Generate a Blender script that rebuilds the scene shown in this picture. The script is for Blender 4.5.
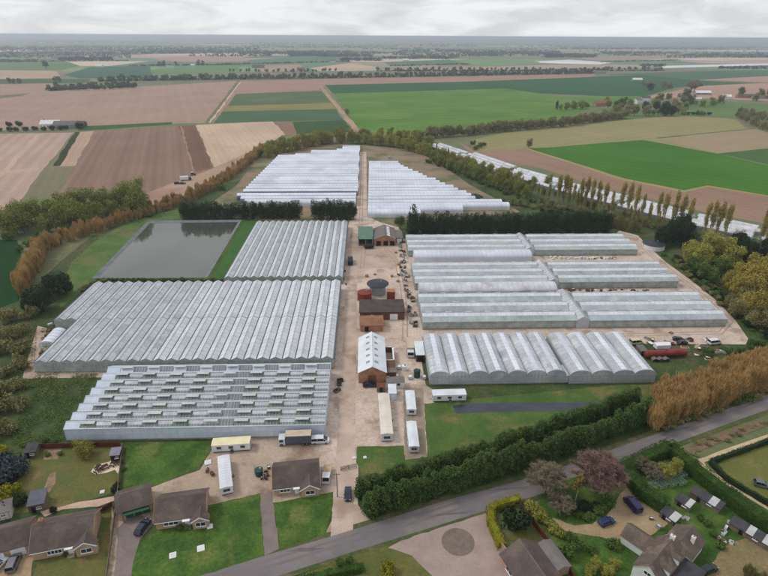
import bpy, math, random
import numpy as np
from math import sin, cos, pi, radians, sqrt
from mathutils import Matrix, Vector

for o in list(bpy.data.objects):
    bpy.data.objects.remove(o)
SC = bpy.context.scene
COL = SC.collection

# ------------------------------------------------------------------ camera
CAM_H, FPX = 100.0, 540.0                     # metres above ground, focal length in pixels of a 768 px wide picture
PITCH = math.atan((288 - 35.8) / FPX)
ROLL, YAW = radians(.31), radians(2.0)        # world axes follow the farm's own grid
_cp, _sp, _cr, _sr = cos(PITCH), sin(PITCH), cos(ROLL), sin(ROLL)
_R0 = Vector((cos(YAW), -sin(YAW), 0))
_H0 = Vector((sin(YAW), cos(YAW), 0))
FW = _H0 * _cp + Vector((0, 0, -_sp))
_U0 = _H0 * _sp + Vector((0, 0, _cp))
RT = _R0 * _cr + _U0 * _sr
UP = _U0 * _cr - _R0 * _sr
cam_d = bpy.data.cameras.new('camera')
cam = bpy.data.objects.new('camera', cam_d)
COL.objects.link(cam)
cam.matrix_world = Matrix(((RT.x, UP.x, -FW.x, 0), (RT.y, UP.y, -FW.y, 0), (RT.z, UP.z, -FW.z, CAM_H), (0, 0, 0, 1)))
cam_d.sensor_width = 36
cam_d.lens = 36 * FPX / 768
cam_d.clip_start = 1
cam_d.clip_end = 90000
SC.camera = cam


def G(px, py, z=0.0):
    """the point of the level z that a photo pixel looks at"""
    d = FW + RT * ((px - 384) / FPX) + UP * ((288 - py) / FPX)
    t = (z - CAM_H) / d.z
    return (d.x * t, d.y * t)


# ------------------------------------------------------------------ sky, sun, exposure
W = bpy.data.worlds.new('World')
SC.world = W
W.use_nodes = True
nt = W.node_tree
nt.nodes.clear()
SUN_EL, SUN_AZ = radians(50), radians(285)    # azimuth clockwise from +Y


def N(nt, t, **k):
    n = nt.nodes.new(t)
    for a, b in k.items():
        setattr(n, a, b)
    return n


wo = N(nt, 'ShaderNodeOutputWorld')
bg = N(nt, 'ShaderNodeBackground')
bg.inputs['Strength'].default_value = 0.1
sky = N(nt, 'ShaderNodeTexSky', sky_type='NISHITA', sun_disc=False)
sky.sun_elevation = SUN_EL
sky.sun_rotation = SUN_AZ
tc = N(nt, 'ShaderNodeTexCoord')
mp = N(nt, 'ShaderNodeMapping')
mp.inputs['Scale'].default_value = (2.6, 2.6, 11)
no = N(nt, 'ShaderNodeTexNoise')
no.inputs['Scale'].default_value = 3.2
no.inputs['Detail'].default_value = 7
no.inputs['Roughness'].default_value = .55
no.inputs['Distortion'].default_value = .5
cr = N(nt, 'ShaderNodeValToRGB')
cr.color_ramp.elements[0].position = .36
cr.color_ramp.elements[0].color = (.70, .715, .75, 1)
cr.color_ramp.elements[1].position = .60
cr.color_ramp.elements[1].color = (.92, .93, .95, 1)
sc_ = N(nt, 'ShaderNodeVectorMath', operation='SCALE')
sc_.inputs['Scale'].default_value = 9.6
mx = N(nt, 'ShaderNodeMix', data_type='RGBA')
mx.inputs[0].default_value = .93
nt.links.new(tc.outputs['Generated'], mp.inputs['Vector'])
nt.links.new(mp.outputs['Vector'], no.inputs['Vector'])
nt.links.new(no.outputs['Fac'], cr.inputs['Fac'])
nt.links.new(cr.outputs['Color'], sc_.inputs[0])
nt.links.new(sky.outputs['Color'], mx.inputs['A'])
nt.links.new(sc_.outputs['Vector'], mx.inputs['B'])
nt.links.new(mx.outputs['Result'], bg.inputs['Color'])
nt.links.new(bg.outputs['Background'], wo.inputs['Surface'])
sd = bpy.data.lights.new('sun', 'SUN')
sd.energy = 1.4
sd.angle = radians(14)
sd.color = (1, .965, .91)
sun = bpy.data.objects.new('sun', sd)
COL.objects.link(sun)
_sv = Vector((sin(SUN_AZ) * cos(SUN_EL), cos(SUN_AZ) * cos(SUN_EL), sin(SUN_EL)))
sun.rotation_euler = _sv.to_track_quat('Z', 'Y').to_euler()
sun.location = (0, 0, 300)
SC.view_settings.view_transform = 'Standard'
SC.view_settings.look = 'None'
SC.view_settings.gamma = 1
SC.view_settings.exposure = 0.05
SC.view_settings.use_curve_mapping = False
SC.render.engine = 'CYCLES'
try:
    SC.cycles.max_bounces = 6
    SC.cycles.transparent_max_bounces = 16
    SC.cycles.volume_bounces = 0
except Exception:
    pass

# ------------------------------------------------------------------ materials
def lin(r, g, b):
    f = lambda c: c / 12.92 if c <= .04045 else ((c + .055) / 1.055) ** 2.4
    return (f(r / 255), f(g / 255), f(b / 255))


MATS = {}


def mat(name, c1, c2=None, scale=.3, rough=.85, detail=5, spec=.25, metal=0, alpha=1.0, fine=0.0, finescale=6,
        bump=0.0, rnd=0.0, stripe=None, c3=None, scale3=.03, lo=.38, hi=.62, transl=0.0, streak=None, coord='pos'):
    """colour noise between c1 and c2 (sRGB 0-255) in world metres, optional furrow stripes (angle, period, strength)"""
    if name in MATS:
        return MATS[name]
    m = bpy.data.materials.new(name)
    m.use_nodes = True
    t = m.node_tree
    b = t.nodes['Principled BSDF']
    out = t.nodes['Material Output']
    b.inputs['Roughness'].default_value = rough
    b.inputs['Specular IOR Level'].default_value = spec
    b.inputs['Metallic'].default_value = metal
    if coord == 'pos':
        vec = N(t, 'ShaderNodeNewGeometry').outputs['Position']
    else:
        vec = N(t, 'ShaderNodeTexCoord').outputs['Object']
    L = t.links.new
    c2 = c2 or c1

    def noise(s, d=5, r=.6):
        n = N(t, 'ShaderNodeTexNoise')
        n.inputs['Scale'].default_value = s
        n.inputs['Detail'].default_value = d
        n.inputs['Roughness'].default_value = r
        L(vec, n.inputs['Vector'])
        return n.outputs['Fac']

    def ramp(fac, a, c):
        q = N(t, 'ShaderNodeMapRange')
        q.inputs['From Min'].default_value = a
        q.inputs['From Max'].default_value = c
        L(fac, q.inputs['Value'])
        return q.outputs['Result']

    def mix(fac, A, B, bt='MIX'):
        q = N(t, 'ShaderNodeMix', data_type='RGBA', blend_type=bt)
        for sock, val in ((q.inputs[0], fac), (q.inputs['A'], A), (q.inputs['B'], B)):
            if isinstance(val, (int, float)):
                sock.default_value = val
            elif isinstance(val, tuple):
                sock.default_value = (*val[:3], 1)
            else:
                L(val, sock)
        return q.outputs['Result']

    col = mix(ramp(noise(scale, detail), lo, hi), lin(*c1), lin(*c2))
    if c3:
        col = mix(ramp(noise(scale3, 4), .52, .64), col, lin(*c3))
    if stripe:
        for sq in stripe:
            (ang, per, st, scol) = sq[:4]
            mpn = N(t, 'ShaderNodeMapping')
            mpn.inputs['Rotation'].default_value = (0, 0, -ang)
            L(vec, mpn.inputs['Vector'])
            wv = N(t, 'ShaderNodeTexWave', bands_direction='X', wave_profile='SIN')
            wv.inputs['Scale'].default_value = .314159 / per
            wv.inputs['Distortion'].default_value = 1.2 if len(sq) < 5 else .25
            wv.inputs['Detail'].default_value = 2
            wv.inputs['Detail Scale'].default_value = .4
            L(mpn.outputs['Vector'], wv.inputs['Vector'])
            f = N(t, 'ShaderNodeMath', operation='MULTIPLY')
            f.inputs[1].default_value = st
            L(ramp(wv.outputs['Fac'], sq[4], 1.0) if len(sq) > 4 else wv.outputs['Fac'], f.inputs[0])
            col = mix(f.outputs[0], col, lin(*scol))
    if fine:
        g = ramp(noise(finescale, 3), .3, .7)
        k = N(t, 'ShaderNodeMapRange')
        k.inputs['To Min'].default_value = 1 - fine
        k.inputs['To Max'].default_value = 1 + fine
        L(g, k.inputs['Value'])
        v = N(t, 'ShaderNodeVectorMath', operation='SCALE')
        L(col, v.inputs[0])
        L(k.outputs['Result'], v.inputs['Scale'])
        col = v.outputs['Vector']
    if rnd:
        oi = N(t, 'ShaderNodeObjectInfo')
        k = N(t, 'ShaderNodeMapRange')
        k.inputs['To Min'].default_value = 1 - rnd
        k.inputs['To Max'].default_value = 1 + rnd
        L(oi.outputs['Random'], k.inputs['Value'])
        v = N(t, 'ShaderNodeVectorMath', operation='SCALE')
        L(col, v.inputs[0])
        L(k.outputs['Result'], v.inputs['Scale'])
        col = v.outputs['Vector']
    L(col, b.inputs['Base Color'])
    if bump:
        bp = N(t, 'ShaderNodeBump')
        bp.inputs['Strength'].default_value = bump
        bp.inputs['Distance'].default_value = .3
        L(noise(finescale * .5, 3), bp.inputs['Height'])
        L(bp.outputs['Normal'], b.inputs['Normal'])
    sh = b.outputs['BSDF']
    if transl:
        tr = N(t, 'ShaderNodeBsdfTranslucent')
        L(col, tr.inputs['Color'])
        ms = N(t, 'ShaderNodeMixShader')
        ms.inputs['Fac'].default_value = transl
        L(sh, ms.inputs[1])
        L(tr.outputs['BSDF'], ms.inputs[2])
        sh = ms.outputs['Shader']
    if alpha < 1:
        tp = N(t, 'ShaderNodeBsdfTransparent')
        ms = N(t, 'ShaderNodeMixShader')
        if streak:
            k = N(t, 'ShaderNodeMapRange')
            k.inputs['From Min'].default_value = .35
            k.inputs['From Max'].default_value = .65
            k.inputs['To Min'].default_value = max(0, alpha - streak)
            k.inputs['To Max'].default_value = min(1, alpha + streak)
            L(noise(scale * 2.3, 4), k.inputs['Value'])
            L(k.outputs['Result'], ms.inputs['Fac'])
        else:
            ms.inputs['Fac'].default_value = alpha
        L(tp.outputs['BSDF'], ms.inputs[1])
        L(sh, ms.inputs[2])
        sh = ms.outputs['Shader']
    L(sh, out.inputs['Surface'])
    MATS[name] = m
    return m


# ------------------------------------------------------------------ mesh helpers
class MB:
    def __init__(s):
        s.v, s.f, s.m = [], [], []

    def face(s, pts, m=0):
        i = len(s.v)
        s.v += [tuple(p) for p in pts]
        s.f.append(tuple(range(i, i + len(pts))))
        s.m.append(m)
        return s

    def box(s, x0, x1, y0, y1, z0, z1, m=0):
        i = len(s.v)
        s.v += [(x0, y0, z0), (x1, y0, z0), (x1, y1, z0), (x0, y1, z0), (x0, y0, z1), (x1, y0, z1), (x1, y1, z1), (x0, y1, z1)]
        for q in ((3, 2, 1, 0), (4, 5, 6, 7), (0, 1, 5, 4), (1, 2, 6, 5), (2, 3, 7, 6), (3, 0, 4, 7)):
            s.f.append(tuple(i + k for k in q))
            s.m.append(m)
        return s

    def hexa(s, b, t, m=0):
        """four bottom points and four top points, counter-clockwise"""
        i = len(s.v)
        s.v += [tuple(p) for p in b] + [tuple(p) for p in t]
        for q in ((3, 2, 1, 0), (4, 5, 6, 7), (0, 1, 5, 4), (1, 2, 6, 5), (2, 3, 7, 6), (3, 0, 4, 7)):
            s.f.append(tuple(i + k for k in q))
            s.m.append(m)
        return s

    def beam(s, a, b, w, h, m=0):
        a, b = Vector(a), Vector(b)
        d = (b - a).normalized()
        up = Vector((0, 0, 1)) if abs(d.z) < .95 else Vector((1, 0, 0))
        x = d.cross(up).normalized() * (w / 2)
        y = x.cross(d).normalized() * (h / 2)
        return s.hexa([a - x - y, a + x - y, a + x + y, a - x + y], [b - x - y, b + x - y, b + x + y, b - x + y], m)

    def tube(s, a, b, r0, r1, n=7, m=0, caps=True):
        a, b = Vector(a), Vector(b)
        d = (b - a).normalized()
        up = Vector((0, 0, 1)) if abs(d.z) < .9 else Vector((1, 0, 0))
        x = d.cross(up).normalized()
        y = x.cross(d).normalized()
        i = len(s.v)
        for p, r in ((a, r0), (b, r1)):
            for k in range(n):
                t = 2 * pi * k / n
                s.v.append(tuple(p + x * (r * cos(t)) + y * (r * sin(t))))
        for k in range(n):
            s.f.append((i + k, i + (k + 1) % n, i + n + (k + 1) % n, i + n + k))
            s.m.append(m)
        if caps:
            s.f.append(tuple(i + n - 1 - k for k in range(n)))
            s.f.append(tuple(i + n + k for k in range(n)))
            s.m += [m, m]
        return s

    def extrude(s, prof, y0, y1, m=0, axis='y', inset=0.0):
        """closed profile (a,b) pushed along an axis; axis y: (a,b)->(x,z); axis x: (a,b)->(y,z); axis z: (a,b)->(x,y)"""
        i = len(s.v)
        n = len(prof)
        for y in (y0, y1):
            for a, b in prof:
                s.v.append({'y': (a, y, b), 'x': (y, a, b), 'z': (a, b, y)}[axis])
        for k in range(n):
            s.f.append((i + k, i + (k + 1) % n, i + n + (k + 1) % n, i + n + k))
            s.m.append(m)
        s.f.append(tuple(i + n - 1 - k for k in range(n)))
        s.f.append(tuple(i + n + k for k in range(n)))
        s.m += [m, m]
        return s

    def mesh(s, name, mats, smooth=False):
        me = bpy.data.meshes.new(name)
        me.from_pydata(s.v, [], s.f)
        for q in (mats if isinstance(mats, (list, tuple)) else [mats]):
            me.materials.append(q)
        if any(s.m):
            me.polygons.foreach_set('material_index', s.m)
        if smooth:
            me.polygons.foreach_set('use_smooth', [True] * len(me.polygons))
        me.update()
        return me

    def build(s, name, mats, parent=None, loc=(0, 0, 0), rz=0.0, smooth=False):
        return put(name, s.mesh(name, mats, smooth), parent, loc, rz)


def put(name, me, parent=None, loc=(0, 0, 0), rz=0.0, scale=None):
    o = bpy.data.objects.new(name, me)
    COL.objects.link(o)
    o.parent = parent
    o.location = loc
    o.rotation_euler = (0, 0, rz)
    if scale is not None:
        o.scale = (scale, scale, scale) if isinstance(scale, (int, float)) else scale
    return o


def tag(o, label=None, cat=None, group=None, kind=None):
    if label:
        o['label'] = label
    if cat:
        o['category'] = cat
    if group:
        o['group'] = group
    if kind:
        o['kind'] = kind
    return o


def thing(name, label, cat, loc, rz=0.0, group=None):
    o = bpy.data.objects.new(name, None)
    COL.objects.link(o)
    o.empty_display_size = .5
    o.location = (loc[0], loc[1], loc[2] if len(loc) > 2 else 0)
    o.rotation_euler = (0, 0, rz)
    return tag(o, label, cat, group)


def copy_tree(o, parent=None):
    c = o.copy()
    COL.objects.link(c)
    c.parent = parent
    for ch in list(KIDS(o)):
        copy_tree(ch, c)
    return c


def KIDS(o):
    return [q for q in o.children]


LEVEL = [0]
EDGE = random.Random(31)
SHEETS = [0]


def sheet(name, pts, z, m, px=True, kind='structure', parent=None):
    """a flat piece of ground; pts are photo pixels on the ground or world points"""
    P = [G(*p) for p in pts] if px else [tuple(p) for p in pts]
    a = sum(P[i][0] * P[(i + 1) % len(P)][1] - P[(i + 1) % len(P)][0] * P[i][1] for i in range(len(P)))
    if a < 0:
        P = P[::-1]
    SHEETS[0] += 1
    z += .00011 * (SHEETS[0] % 17)                # no two sheets share a plane
    if px:                                        # no ground edge is ruler-straight
        amp = 1.1 if z < .05 else .16
        Q = []
        for i, (x0, y0) in enumerate(P):
            x1, y1 = P[(i + 1) % len(P)]
            ln = sqrt((x1 - x0) ** 2 + (y1 - y0) ** 2)
            n = max(1, min(40, int(ln / (14 if z < .05 else 1.6))))
            for k in range(n):
                t = k / n
                w = 0 if k == 0 else EDGE.uniform(-1, 1) * min(amp, ln * .02)
                Q.append((x0 + (x1 - x0) * t - (y1 - y0) / max(ln, .01) * w, y0 + (y1 - y0) * t + (x1 - x0) / max(ln, .01) * w))
        P = Q
    b = MB()
    b.face([(x, y, z) for x, y in P])
    o = b.build(name, m, parent)
    if kind:
        o['kind'] = kind
    return o


def ribbon(name, left, right, z, m, px=True, kind='structure'):
    A = [G(*p) for p in left] if px else left
    B = [G(*p) for p in right] if px else right
    b = MB()
    for i in range(len(A) - 1):
        b.face([(*B[i], z), (*B[i + 1], z), (*A[i + 1], z), (*A[i], z)])
    o = b.build(name, m)
    o['kind'] = kind
    return o


def path_px(pts, width, step=None):
    """left and right edges of a band of even width along pixel points"""
    P = [Vector(G(*p)) for p in pts]
    Lf, Rt = [], []
    for i, p in enumerate(P):
        d = (P[min(i + 1, len(P) - 1)] - P[max(i - 1, 0)]).normalized()
        n = Vector((-d.y, d.x)) * (width / 2)
        Lf.append(tuple(p + n))
        Rt.append(tuple(p - n))
    return Lf, Rt


def walk(pts, step, px=True):
    """points every step metres along a line of pixels"""
    P = [Vector(G(*p)) for p in pts] if px else [Vector(p) for p in pts]
    out, carry = [], 0.0
    for a, b in zip(P, P[1:]):
        L = (b - a).length
        t = carry
        while t < L:
            out.append(tuple(a + (b - a) * (t / L)))
            t += step
        carry = t - L
    return out


def heading(a, b):
    A, B = G(*a), G(*b)
    return math.atan2(B[1] - A[1], B[0] - A[0])


RNG = random.Random(7)
# ================================================================== GROUND, FIELDS, ROADS
PALE = (176, 158, 138)
M_ground = mat('ground', (92, 104, 66), (112, 108, 78), .02, c3=(126, 108, 92), scale3=.006, fine=.15, finescale=.6)
g = MB()
S_ = 45000
g.face([(-S_, -600, 0), (S_, -600, 0), (S_, S_, 0), (-S_, S_, 0)])
tag(g.build('ground', M_ground), kind='structure')

lawn = mat('lawn', (50, 78, 26), (74, 100, 38), .16, c3=(94, 106, 52), scale3=.09, fine=.3, finescale=1.5)
lawn_dry = mat('lawn_dry', (98, 96, 50), (84, 92, 46), .16, c3=(118, 102, 66), scale3=.11, fine=.18, finescale=1.6)
rough = mat('rough_grass', (46, 66, 32), (70, 84, 44), .09, c3=(88, 82, 56), scale3=.06, fine=.3, finescale=.9)
bank = mat('bank_grass', (66, 94, 40), (84, 108, 50), .1, c3=(96, 100, 60), scale3=.05, fine=.2, finescale=1.2)
dirt = mat('dirt', (198, 180, 166), (178, 159, 145), .09, c3=(158, 138, 124), scale3=.14, fine=.17, finescale=1.1)
dirt2 = mat('dirt_brown', (160, 141, 123), (176, 157, 140), .1, c3=(134, 114, 98), scale3=.09, fine=.13, finescale=1.3)
conc = mat('concrete', (182, 162, 148), (166, 146, 132), .11, c3=(150, 128, 112), scale3=.08, fine=.08, finescale=2.2)
gravel = mat('gravel', (164, 142, 112), (148, 126, 98), .2, fine=.18, finescale=2.6)
asph = mat('asphalt', (122, 115, 114), (108, 103, 104), .09, c3=(132, 122, 118), scale3=.06, fine=.07, finescale=2)
asph_p = mat('drive_asphalt', (128, 114, 110), (116, 104, 102), .3, fine=.1, finescale=2)

# -- fields (each one sheet), pixel outlines on the flat fen
def field(pts, z, c1, c2, ang=None, per=9, st=.25, scol=None, c3=None, sc=.012, nm='field', fine=.10):
    i = LEVEL[0]
    LEVEL[0] += 1
    stripe = None
    if ang is not None:
        stripe = [(ang, per, st, scol or tuple(int(q * .8) for q in c1)), (ang, per * 3.7, st * .6, tuple(min(255, int(q * 1.13)) for q in c1)), (ang, max(24, per * 2), .5, tuple(int(q * .9 + 16) for q in c1), .97)]
    m = mat('crop_%d' % i, c1, c2, sc, c3=c3, scale3=.01, stripe=stripe, fine=fine, finescale=.35, spec=.1, rough=.95)
    return sheet(nm, pts, z + .0006 * (i % 9), m)


A_ = lambda a, b: heading(a, b) + pi / 2       # stripes run along the line a-b
BR1, BR2 = (160, 134, 120), (150, 124, 110)
field([(-150, 240), (17, 240), (25, 262), (19, 300), (0, 345), (-40, 420), (-200, 420)], .012, (26, 58, 26), (32, 66, 30), A_((0, 330), (15, 245)), 6, .15)
field([(-120, 136), (74, 132.5), (44, 168), (27, 194), (0, 222), (-120, 330)], .012, (166, 142, 130), (174, 152, 138), A_((0, 170), (40, 135)), 11, .35, (140, 112, 100), c3=(178, 154, 138))
field([(0, 171.5), (38, 167.6), (39, 170), (0, 174.5)], .03, (180, 156, 138), (174, 150, 132), nm='field_path')
field([(36, 134), (41, 134), (2, 177), (-4, 177)], .034, (182, 158, 140), (174, 150, 132), nm='field_path')
field([(80, 132), (94, 131), (76, 166), (58, 166.5)], .02, (172, 146, 126), (164, 138, 120), A_((60, 166), (80, 132)), 5, .2)
field([(75, 132), (80, 132), (60, 166), (53, 166)], .024, (58, 62, 38), (48, 54, 32), nm='ditch')
field([(44, 168), (76, 166), (60, 196), (24, 196)], .016, (112, 110, 84), (124, 114, 92), A_((50, 190), (60, 168)), 7, .2, c3=(96, 104, 70))
field([(94, 131), (196, 125), (214, 168), (150, 196), (56, 197), (75, 166)], .02, (134, 110, 96), (124, 100, 87), A_((140, 185), (150, 128)), 7, .42, (110, 87, 74))
field([(178, 126), (195.5, 125), (213, 167.5), (196, 172)], .03, (114, 88, 73), (104, 80, 66), A_((204, 168), (188, 126)), 3.5, .4, (92, 66, 52))
field([(180, 126), (182, 126), (194, 170), (191.5, 170)], .036, (150, 120, 104), (140, 110, 94), nm='field_path')
field([(196, 125), (272, 121), (286, 134), (250, 154), (214, 167.5)], .024, (188, 164, 142), (176, 152, 130), A_((225, 162), (205, 126)), 6, .2, c3=(196, 172, 150))
field([(118, 205), (160, 188), (214, 168), (250, 152), (244, 170), (210, 186), (160, 208)], .026, (168, 142, 124), (154, 126, 108), c3=(146, 118, 102), nm='farm_track')
field([(-160, 130), (-160, 96), (45, 91), (140, 86.5), (237, 81), (205, 123), (170, 123.5), (80, 126), (0, 130)], .012, BR1, BR2, A_((120, 120), (135, 90)), 16, .12, c3=(160, 132, 118))
field([(0, 84), (60, 82), (48, 91), (0, 94)], .018, (158, 132, 118), (150, 124, 110))
field([(-20, 97), (30, 93), (22, 96), (-20, 101)], .024, (116, 110, 84), (108, 104, 80))
field([(78, 126.5), (172, 122), (172, 124.5), (110, 129), (78, 131)], .03, (54, 82, 40), (62, 90, 44), nm='grass_strip')
field([(237, 81), (240.5, 80.8), (212, 122.5), (205, 123)], .034, (116, 112, 78), (104, 102, 70), nm='grass_strip')
field([(239.6, 82), (241, 82), (211, 122.5), (208.5, 122.7)], .04, (190, 172, 152), (178, 160, 140), nm='farm_track')
field([(240, 81), (322, 79), (596, 73.5), (592, 77.5), (470, 81.5), (326, 85), (318, 90), (236, 94), (214, 122.5), (211, 122.7)], .014, (158, 126, 112), (150, 118, 104), A_((420, 80), (320, 83)), 14, .12)
field([(236, 94), (322, 91), (331, 103), (228, 106)], .02, (82, 100, 66), (72, 92, 60), A_((330, 97), (232, 100)), 10, .2, c3=(96, 106, 72))
field([(228, 106), (331, 103), (335.5, 109), (223, 111.5)], .022, (136, 124, 78), (112, 116, 70), A_((330, 106), (226, 109)), 8, .2)
field([(223, 111.5), (335.5, 109), (343, 120), (214, 123)], .024, (62, 92, 62), (72, 98, 66), A_((330, 114), (220, 117)), 9, .2)
field([(292, 122), (343, 120), (354, 132), (296, 134)], .026, (50, 78, 42), (60, 84, 46))
field([(276, 121.5), (292, 121.5), (297, 134.5), (284, 134)], .03, (136, 108, 92), (126, 100, 84))
field([(318, 85), (321, 85), (360, 130), (354, 131)], .036, (166, 140, 116), (150, 126, 104), nm='farm_track')
field([(325, 85), (470, 81.5), (640, 75), (700, 80), (640, 98), (520, 92.5), (506, 88.5), (333, 93.5)], .02, (36, 80, 46), (44, 88, 50), A_((330, 89), (560, 84)), 16, .12)
field([(333, 93.5), (506, 88.5), (560, 96.5), (640, 96), (640, 104), (590, 108), (560, 120), (505, 122), (440, 132), (372, 134), (359, 129)], .022, (78, 112, 42), (98, 128, 54), A_((340, 110), (560, 104)), 24, .4, (54, 98, 36), c3=(112, 134, 64), fine=.08)
field([(505, 92), (560, 96.6), (610, 106), (575, 106), (540, 99)], .03, (96, 124, 62), (86, 118, 54))
field([(470, 141), (508, 131.6), (623, 120), (677, 116), (735, 119), (746, 128), (800, 139), (800, 152), (768, 148), (718, 153.6), (643, 140), (528, 149), (476, 152)], .026, (134, 130, 86), (142, 132, 96), A_((540, 140), (660, 124)), 14, .2, c3=(150, 134, 104))
field([(657, 138), (756, 128.4), (768, 133), (900, 150), (900, 165), (768, 148), (718, 153.6)], .03, (150, 132, 106), (140, 128, 98), A_((680, 140), (760, 130)), 9, .2)
field([(528, 149), (643, 140), (718, 154), (900, 196), (900, 228), (768, 196.5), (708, 186), (684, 191), (623, 179)], .032, (54, 98, 26), (68, 112, 32), A_((560, 155), (700, 178)), 12, .34, (38, 82, 22), fine=.08, c3=(72, 114, 36))
field([(718, 153.6), (768, 148.5), (900, 163), (900, 194)], .036, (62, 94, 48), (70, 98, 54))
field([(455, 140), (476, 152), (510, 149), (528, 149.5), (623, 179.5), (684, 191.5), (708, 186.5), (768, 197), (900, 229), (900, 262), (768, 224), (700, 211), (600, 187), (540, 168), (490, 160), (470, 152)], .022, (146, 118, 102), (136, 108, 92), A_((560, 172), (680, 204)), 6, .25)
field([(526, 149), (529, 148.6), (625, 178.6), (684, 190.4), (708, 185.4), (770, 195.8), (770, 197.2), (708, 187), (684, 192.4), (623, 180.4)], .04, (160, 140, 104), (146, 132, 92), nm='grass_strip')
field([(657, 137.6), (756, 128), (756, 128.8), (657, 138.6)], .044, (96, 100, 66), (84, 92, 58), nm='ditch')
field([(600, 108), (680, 112), (700, 100), (768, 104), (800, 118), (735, 118.5), (677, 115.6), (623, 119.6), (590, 112)], .018, (86, 110, 62), (94, 116, 66))
# middle and right distance
for (pts, a, b) in [
    ([(640, 98), (700, 86), (768, 83), (900, 84), (900, 100), (768, 101), (700, 98)], (170, 138, 122), (160, 128, 112)),
    ([(700, 80), (768, 76), (900, 78), (900, 83), (768, 82.5), (722, 80.5)], (166, 132, 118), (158, 126, 112)),
    ([(610, 74), (740, 70), (900, 71), (900, 77), (768, 76), (700, 79.6), (640, 75), (610, 75)], (60, 92, 66), (70, 98, 70)),
    ([(660, 86), (700, 80.5), (752, 83), (700, 86), (672, 88)], (48, 84, 54), (56, 90, 58)),
    ([(660, 66), (768, 63.2), (900, 62), (900, 64.5), (768, 65.2), (664, 68)], (222, 220, 218), (206, 204, 202)),
    ([(672, 58.4), (720, 60), (740, 61), (690, 59.8)], (206, 206, 206), (196, 196, 196)),
    ([(522, 62), (570, 59.6), (612, 62.6), (600, 64.4), (560, 63.6), (540, 62.8)], (218, 216, 214), (204, 202, 200)),
    ([(480, 67), (560, 64.4), (660, 65), (650, 67.5), (560, 68.5), (500, 70)], (166, 146, 128), (156, 138, 122)),
    ([(450, 60), (500, 58), (540, 62), (530, 65), (480, 66.5)], (112, 140, 90), (96, 126, 80)),
    ([(310, 68), (350, 63), (376, 67), (380, 70.5), (320, 71.5)], (186, 160, 136), (176, 150, 128)),
    ([(256, 66), (300, 64.5), (306, 70.5), (262, 72)], (164, 138, 120), (154, 130, 112)),
    ([(380, 68), (480, 66), (560, 68), (480, 71), (384, 72.5)], (160, 140, 116), (146, 132, 104)),
    ([(150, 58), (234, 54.8), (250, 61), (200, 62.5), (166, 61)], (170, 136, 120), (160, 128, 112)),
    ([(0, 70), (56, 71), (62, 78), (0, 79)], (180, 150, 128), (168, 140, 118)),
    ([(64, 75), (90, 67), (150, 66), (152, 77), (80, 78.5)], (48, 84, 62), (56, 92, 66)),
    ([(150, 70), (190, 66), (238, 65), (240, 72.5), (152, 74)], (100, 128, 76), (84, 118, 66)),
    ([(0, 79.2), (90, 79), (90, 82.5), (0, 84)], (62, 84, 54), (70, 90, 58)),
    ([(-120, 58), (60, 59), (80, 66), (60, 70.5), (-120, 70)], (98, 116, 76), (88, 110, 68)),
    ([(240, 60), (340, 56), (350, 62), (250, 64.5)], (76, 106, 74), (84, 112, 80)),
    ([(384, 62), (450, 59.5), (470, 64), (390, 66)], (72, 104, 76), (80, 110, 80)),
    ([(100, 49), (240, 48.4), (250, 53), (110, 54.5)], (82, 110, 82), (90, 116, 88)),
    ([(560, 57), (680, 54), (700, 58), (600, 60.5)], (158, 134, 120), (148, 126, 112)),
    ([(690, 52.5), (900, 51), (900, 56), (700, 57.5)], (96, 116, 86), (108, 122, 92)),
]:
    field(pts, .05 + .004 * LEVEL[0] / 10, a, b, sc=.004)

# -- far patchwork out to the horizon: one sheet of many fields
rg = random.Random(3)
fm = [mat('far_field_%d' % i, c, tuple(int(q * 1.06) for q in c), .002) for i, c in enumerate(
    [(86, 112, 78), (110, 132, 90), (138, 130, 104), (168, 142, 126), (74, 104, 76), (152, 142, 114), (96, 118, 92), (188, 170, 150)])]
b = MB()
y = 1750.0
while y < 30000:
    dy = rg.uniform(160, 420) * (1 + y / 6000)
    x = -y * .95 - 300
    sk = rg.uniform(-.15, .15)
    while x < y * .95 + 300:
        dx = rg.uniform(220, 700) * (1 + y / 5000)
        if rg.random() < .86:
            j = [rg.uniform(-.06, .06) * dy for _ in range(4)]
            b.face([(x + 6, y + j[0] + 6, .008), (x + dx - 6, y + j[1] + sk * 40 + 6, .008), (x + dx - 6 + sk * dy, y + dy + j[2] * 0 - 8, .008), (x + 6 + sk * dy, y + dy - 8, .008)], rg.choice([0, 0, 1, 1, 2, 3, 4, 4, 5, 6, 7]))
        x += dx
    y += dy
tag(b.build('far_fields', fm), kind='structure')

# -- near ground round the farm
sheet('meadow', [(-60, 330), (22, 300), (60, 262), (92, 236), (160, 205), (240, 180), (300, 150), (420, 135), (470, 158), (560, 190), (660, 215), (800, 250), (900, 360), (620, 470), (372, 530), (300, 620), (-200, 660), (-200, 420)], .05, rough)
sheet('bank_lawn', [(92, 281), (120, 262), (147, 222), (182, 221), (186, 212), (196, 206), (160, 213), (120, 226), (97, 240), (72, 262), (62, 285), (60, 308), (84, 290)], .058, bank)
sheet('bank_lawn', [(204, 279), (224, 279), (263, 220), (240, 219)], .058, mat('pond_grass', (50, 88, 34), (60, 98, 40), .2, fine=.2, finescale=1.5))
sheet('back_yard_ground', [(195, 214), (236, 186), (262, 152), (300, 140), (420, 150), (470, 185), (520, 212), (500, 216), (360, 230)], .062, mat('tunnel_ground', (140, 120, 100), (112, 104, 78), .05, c3=(90, 96, 60), scale3=.05, fine=.15, finescale=.8))

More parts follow.
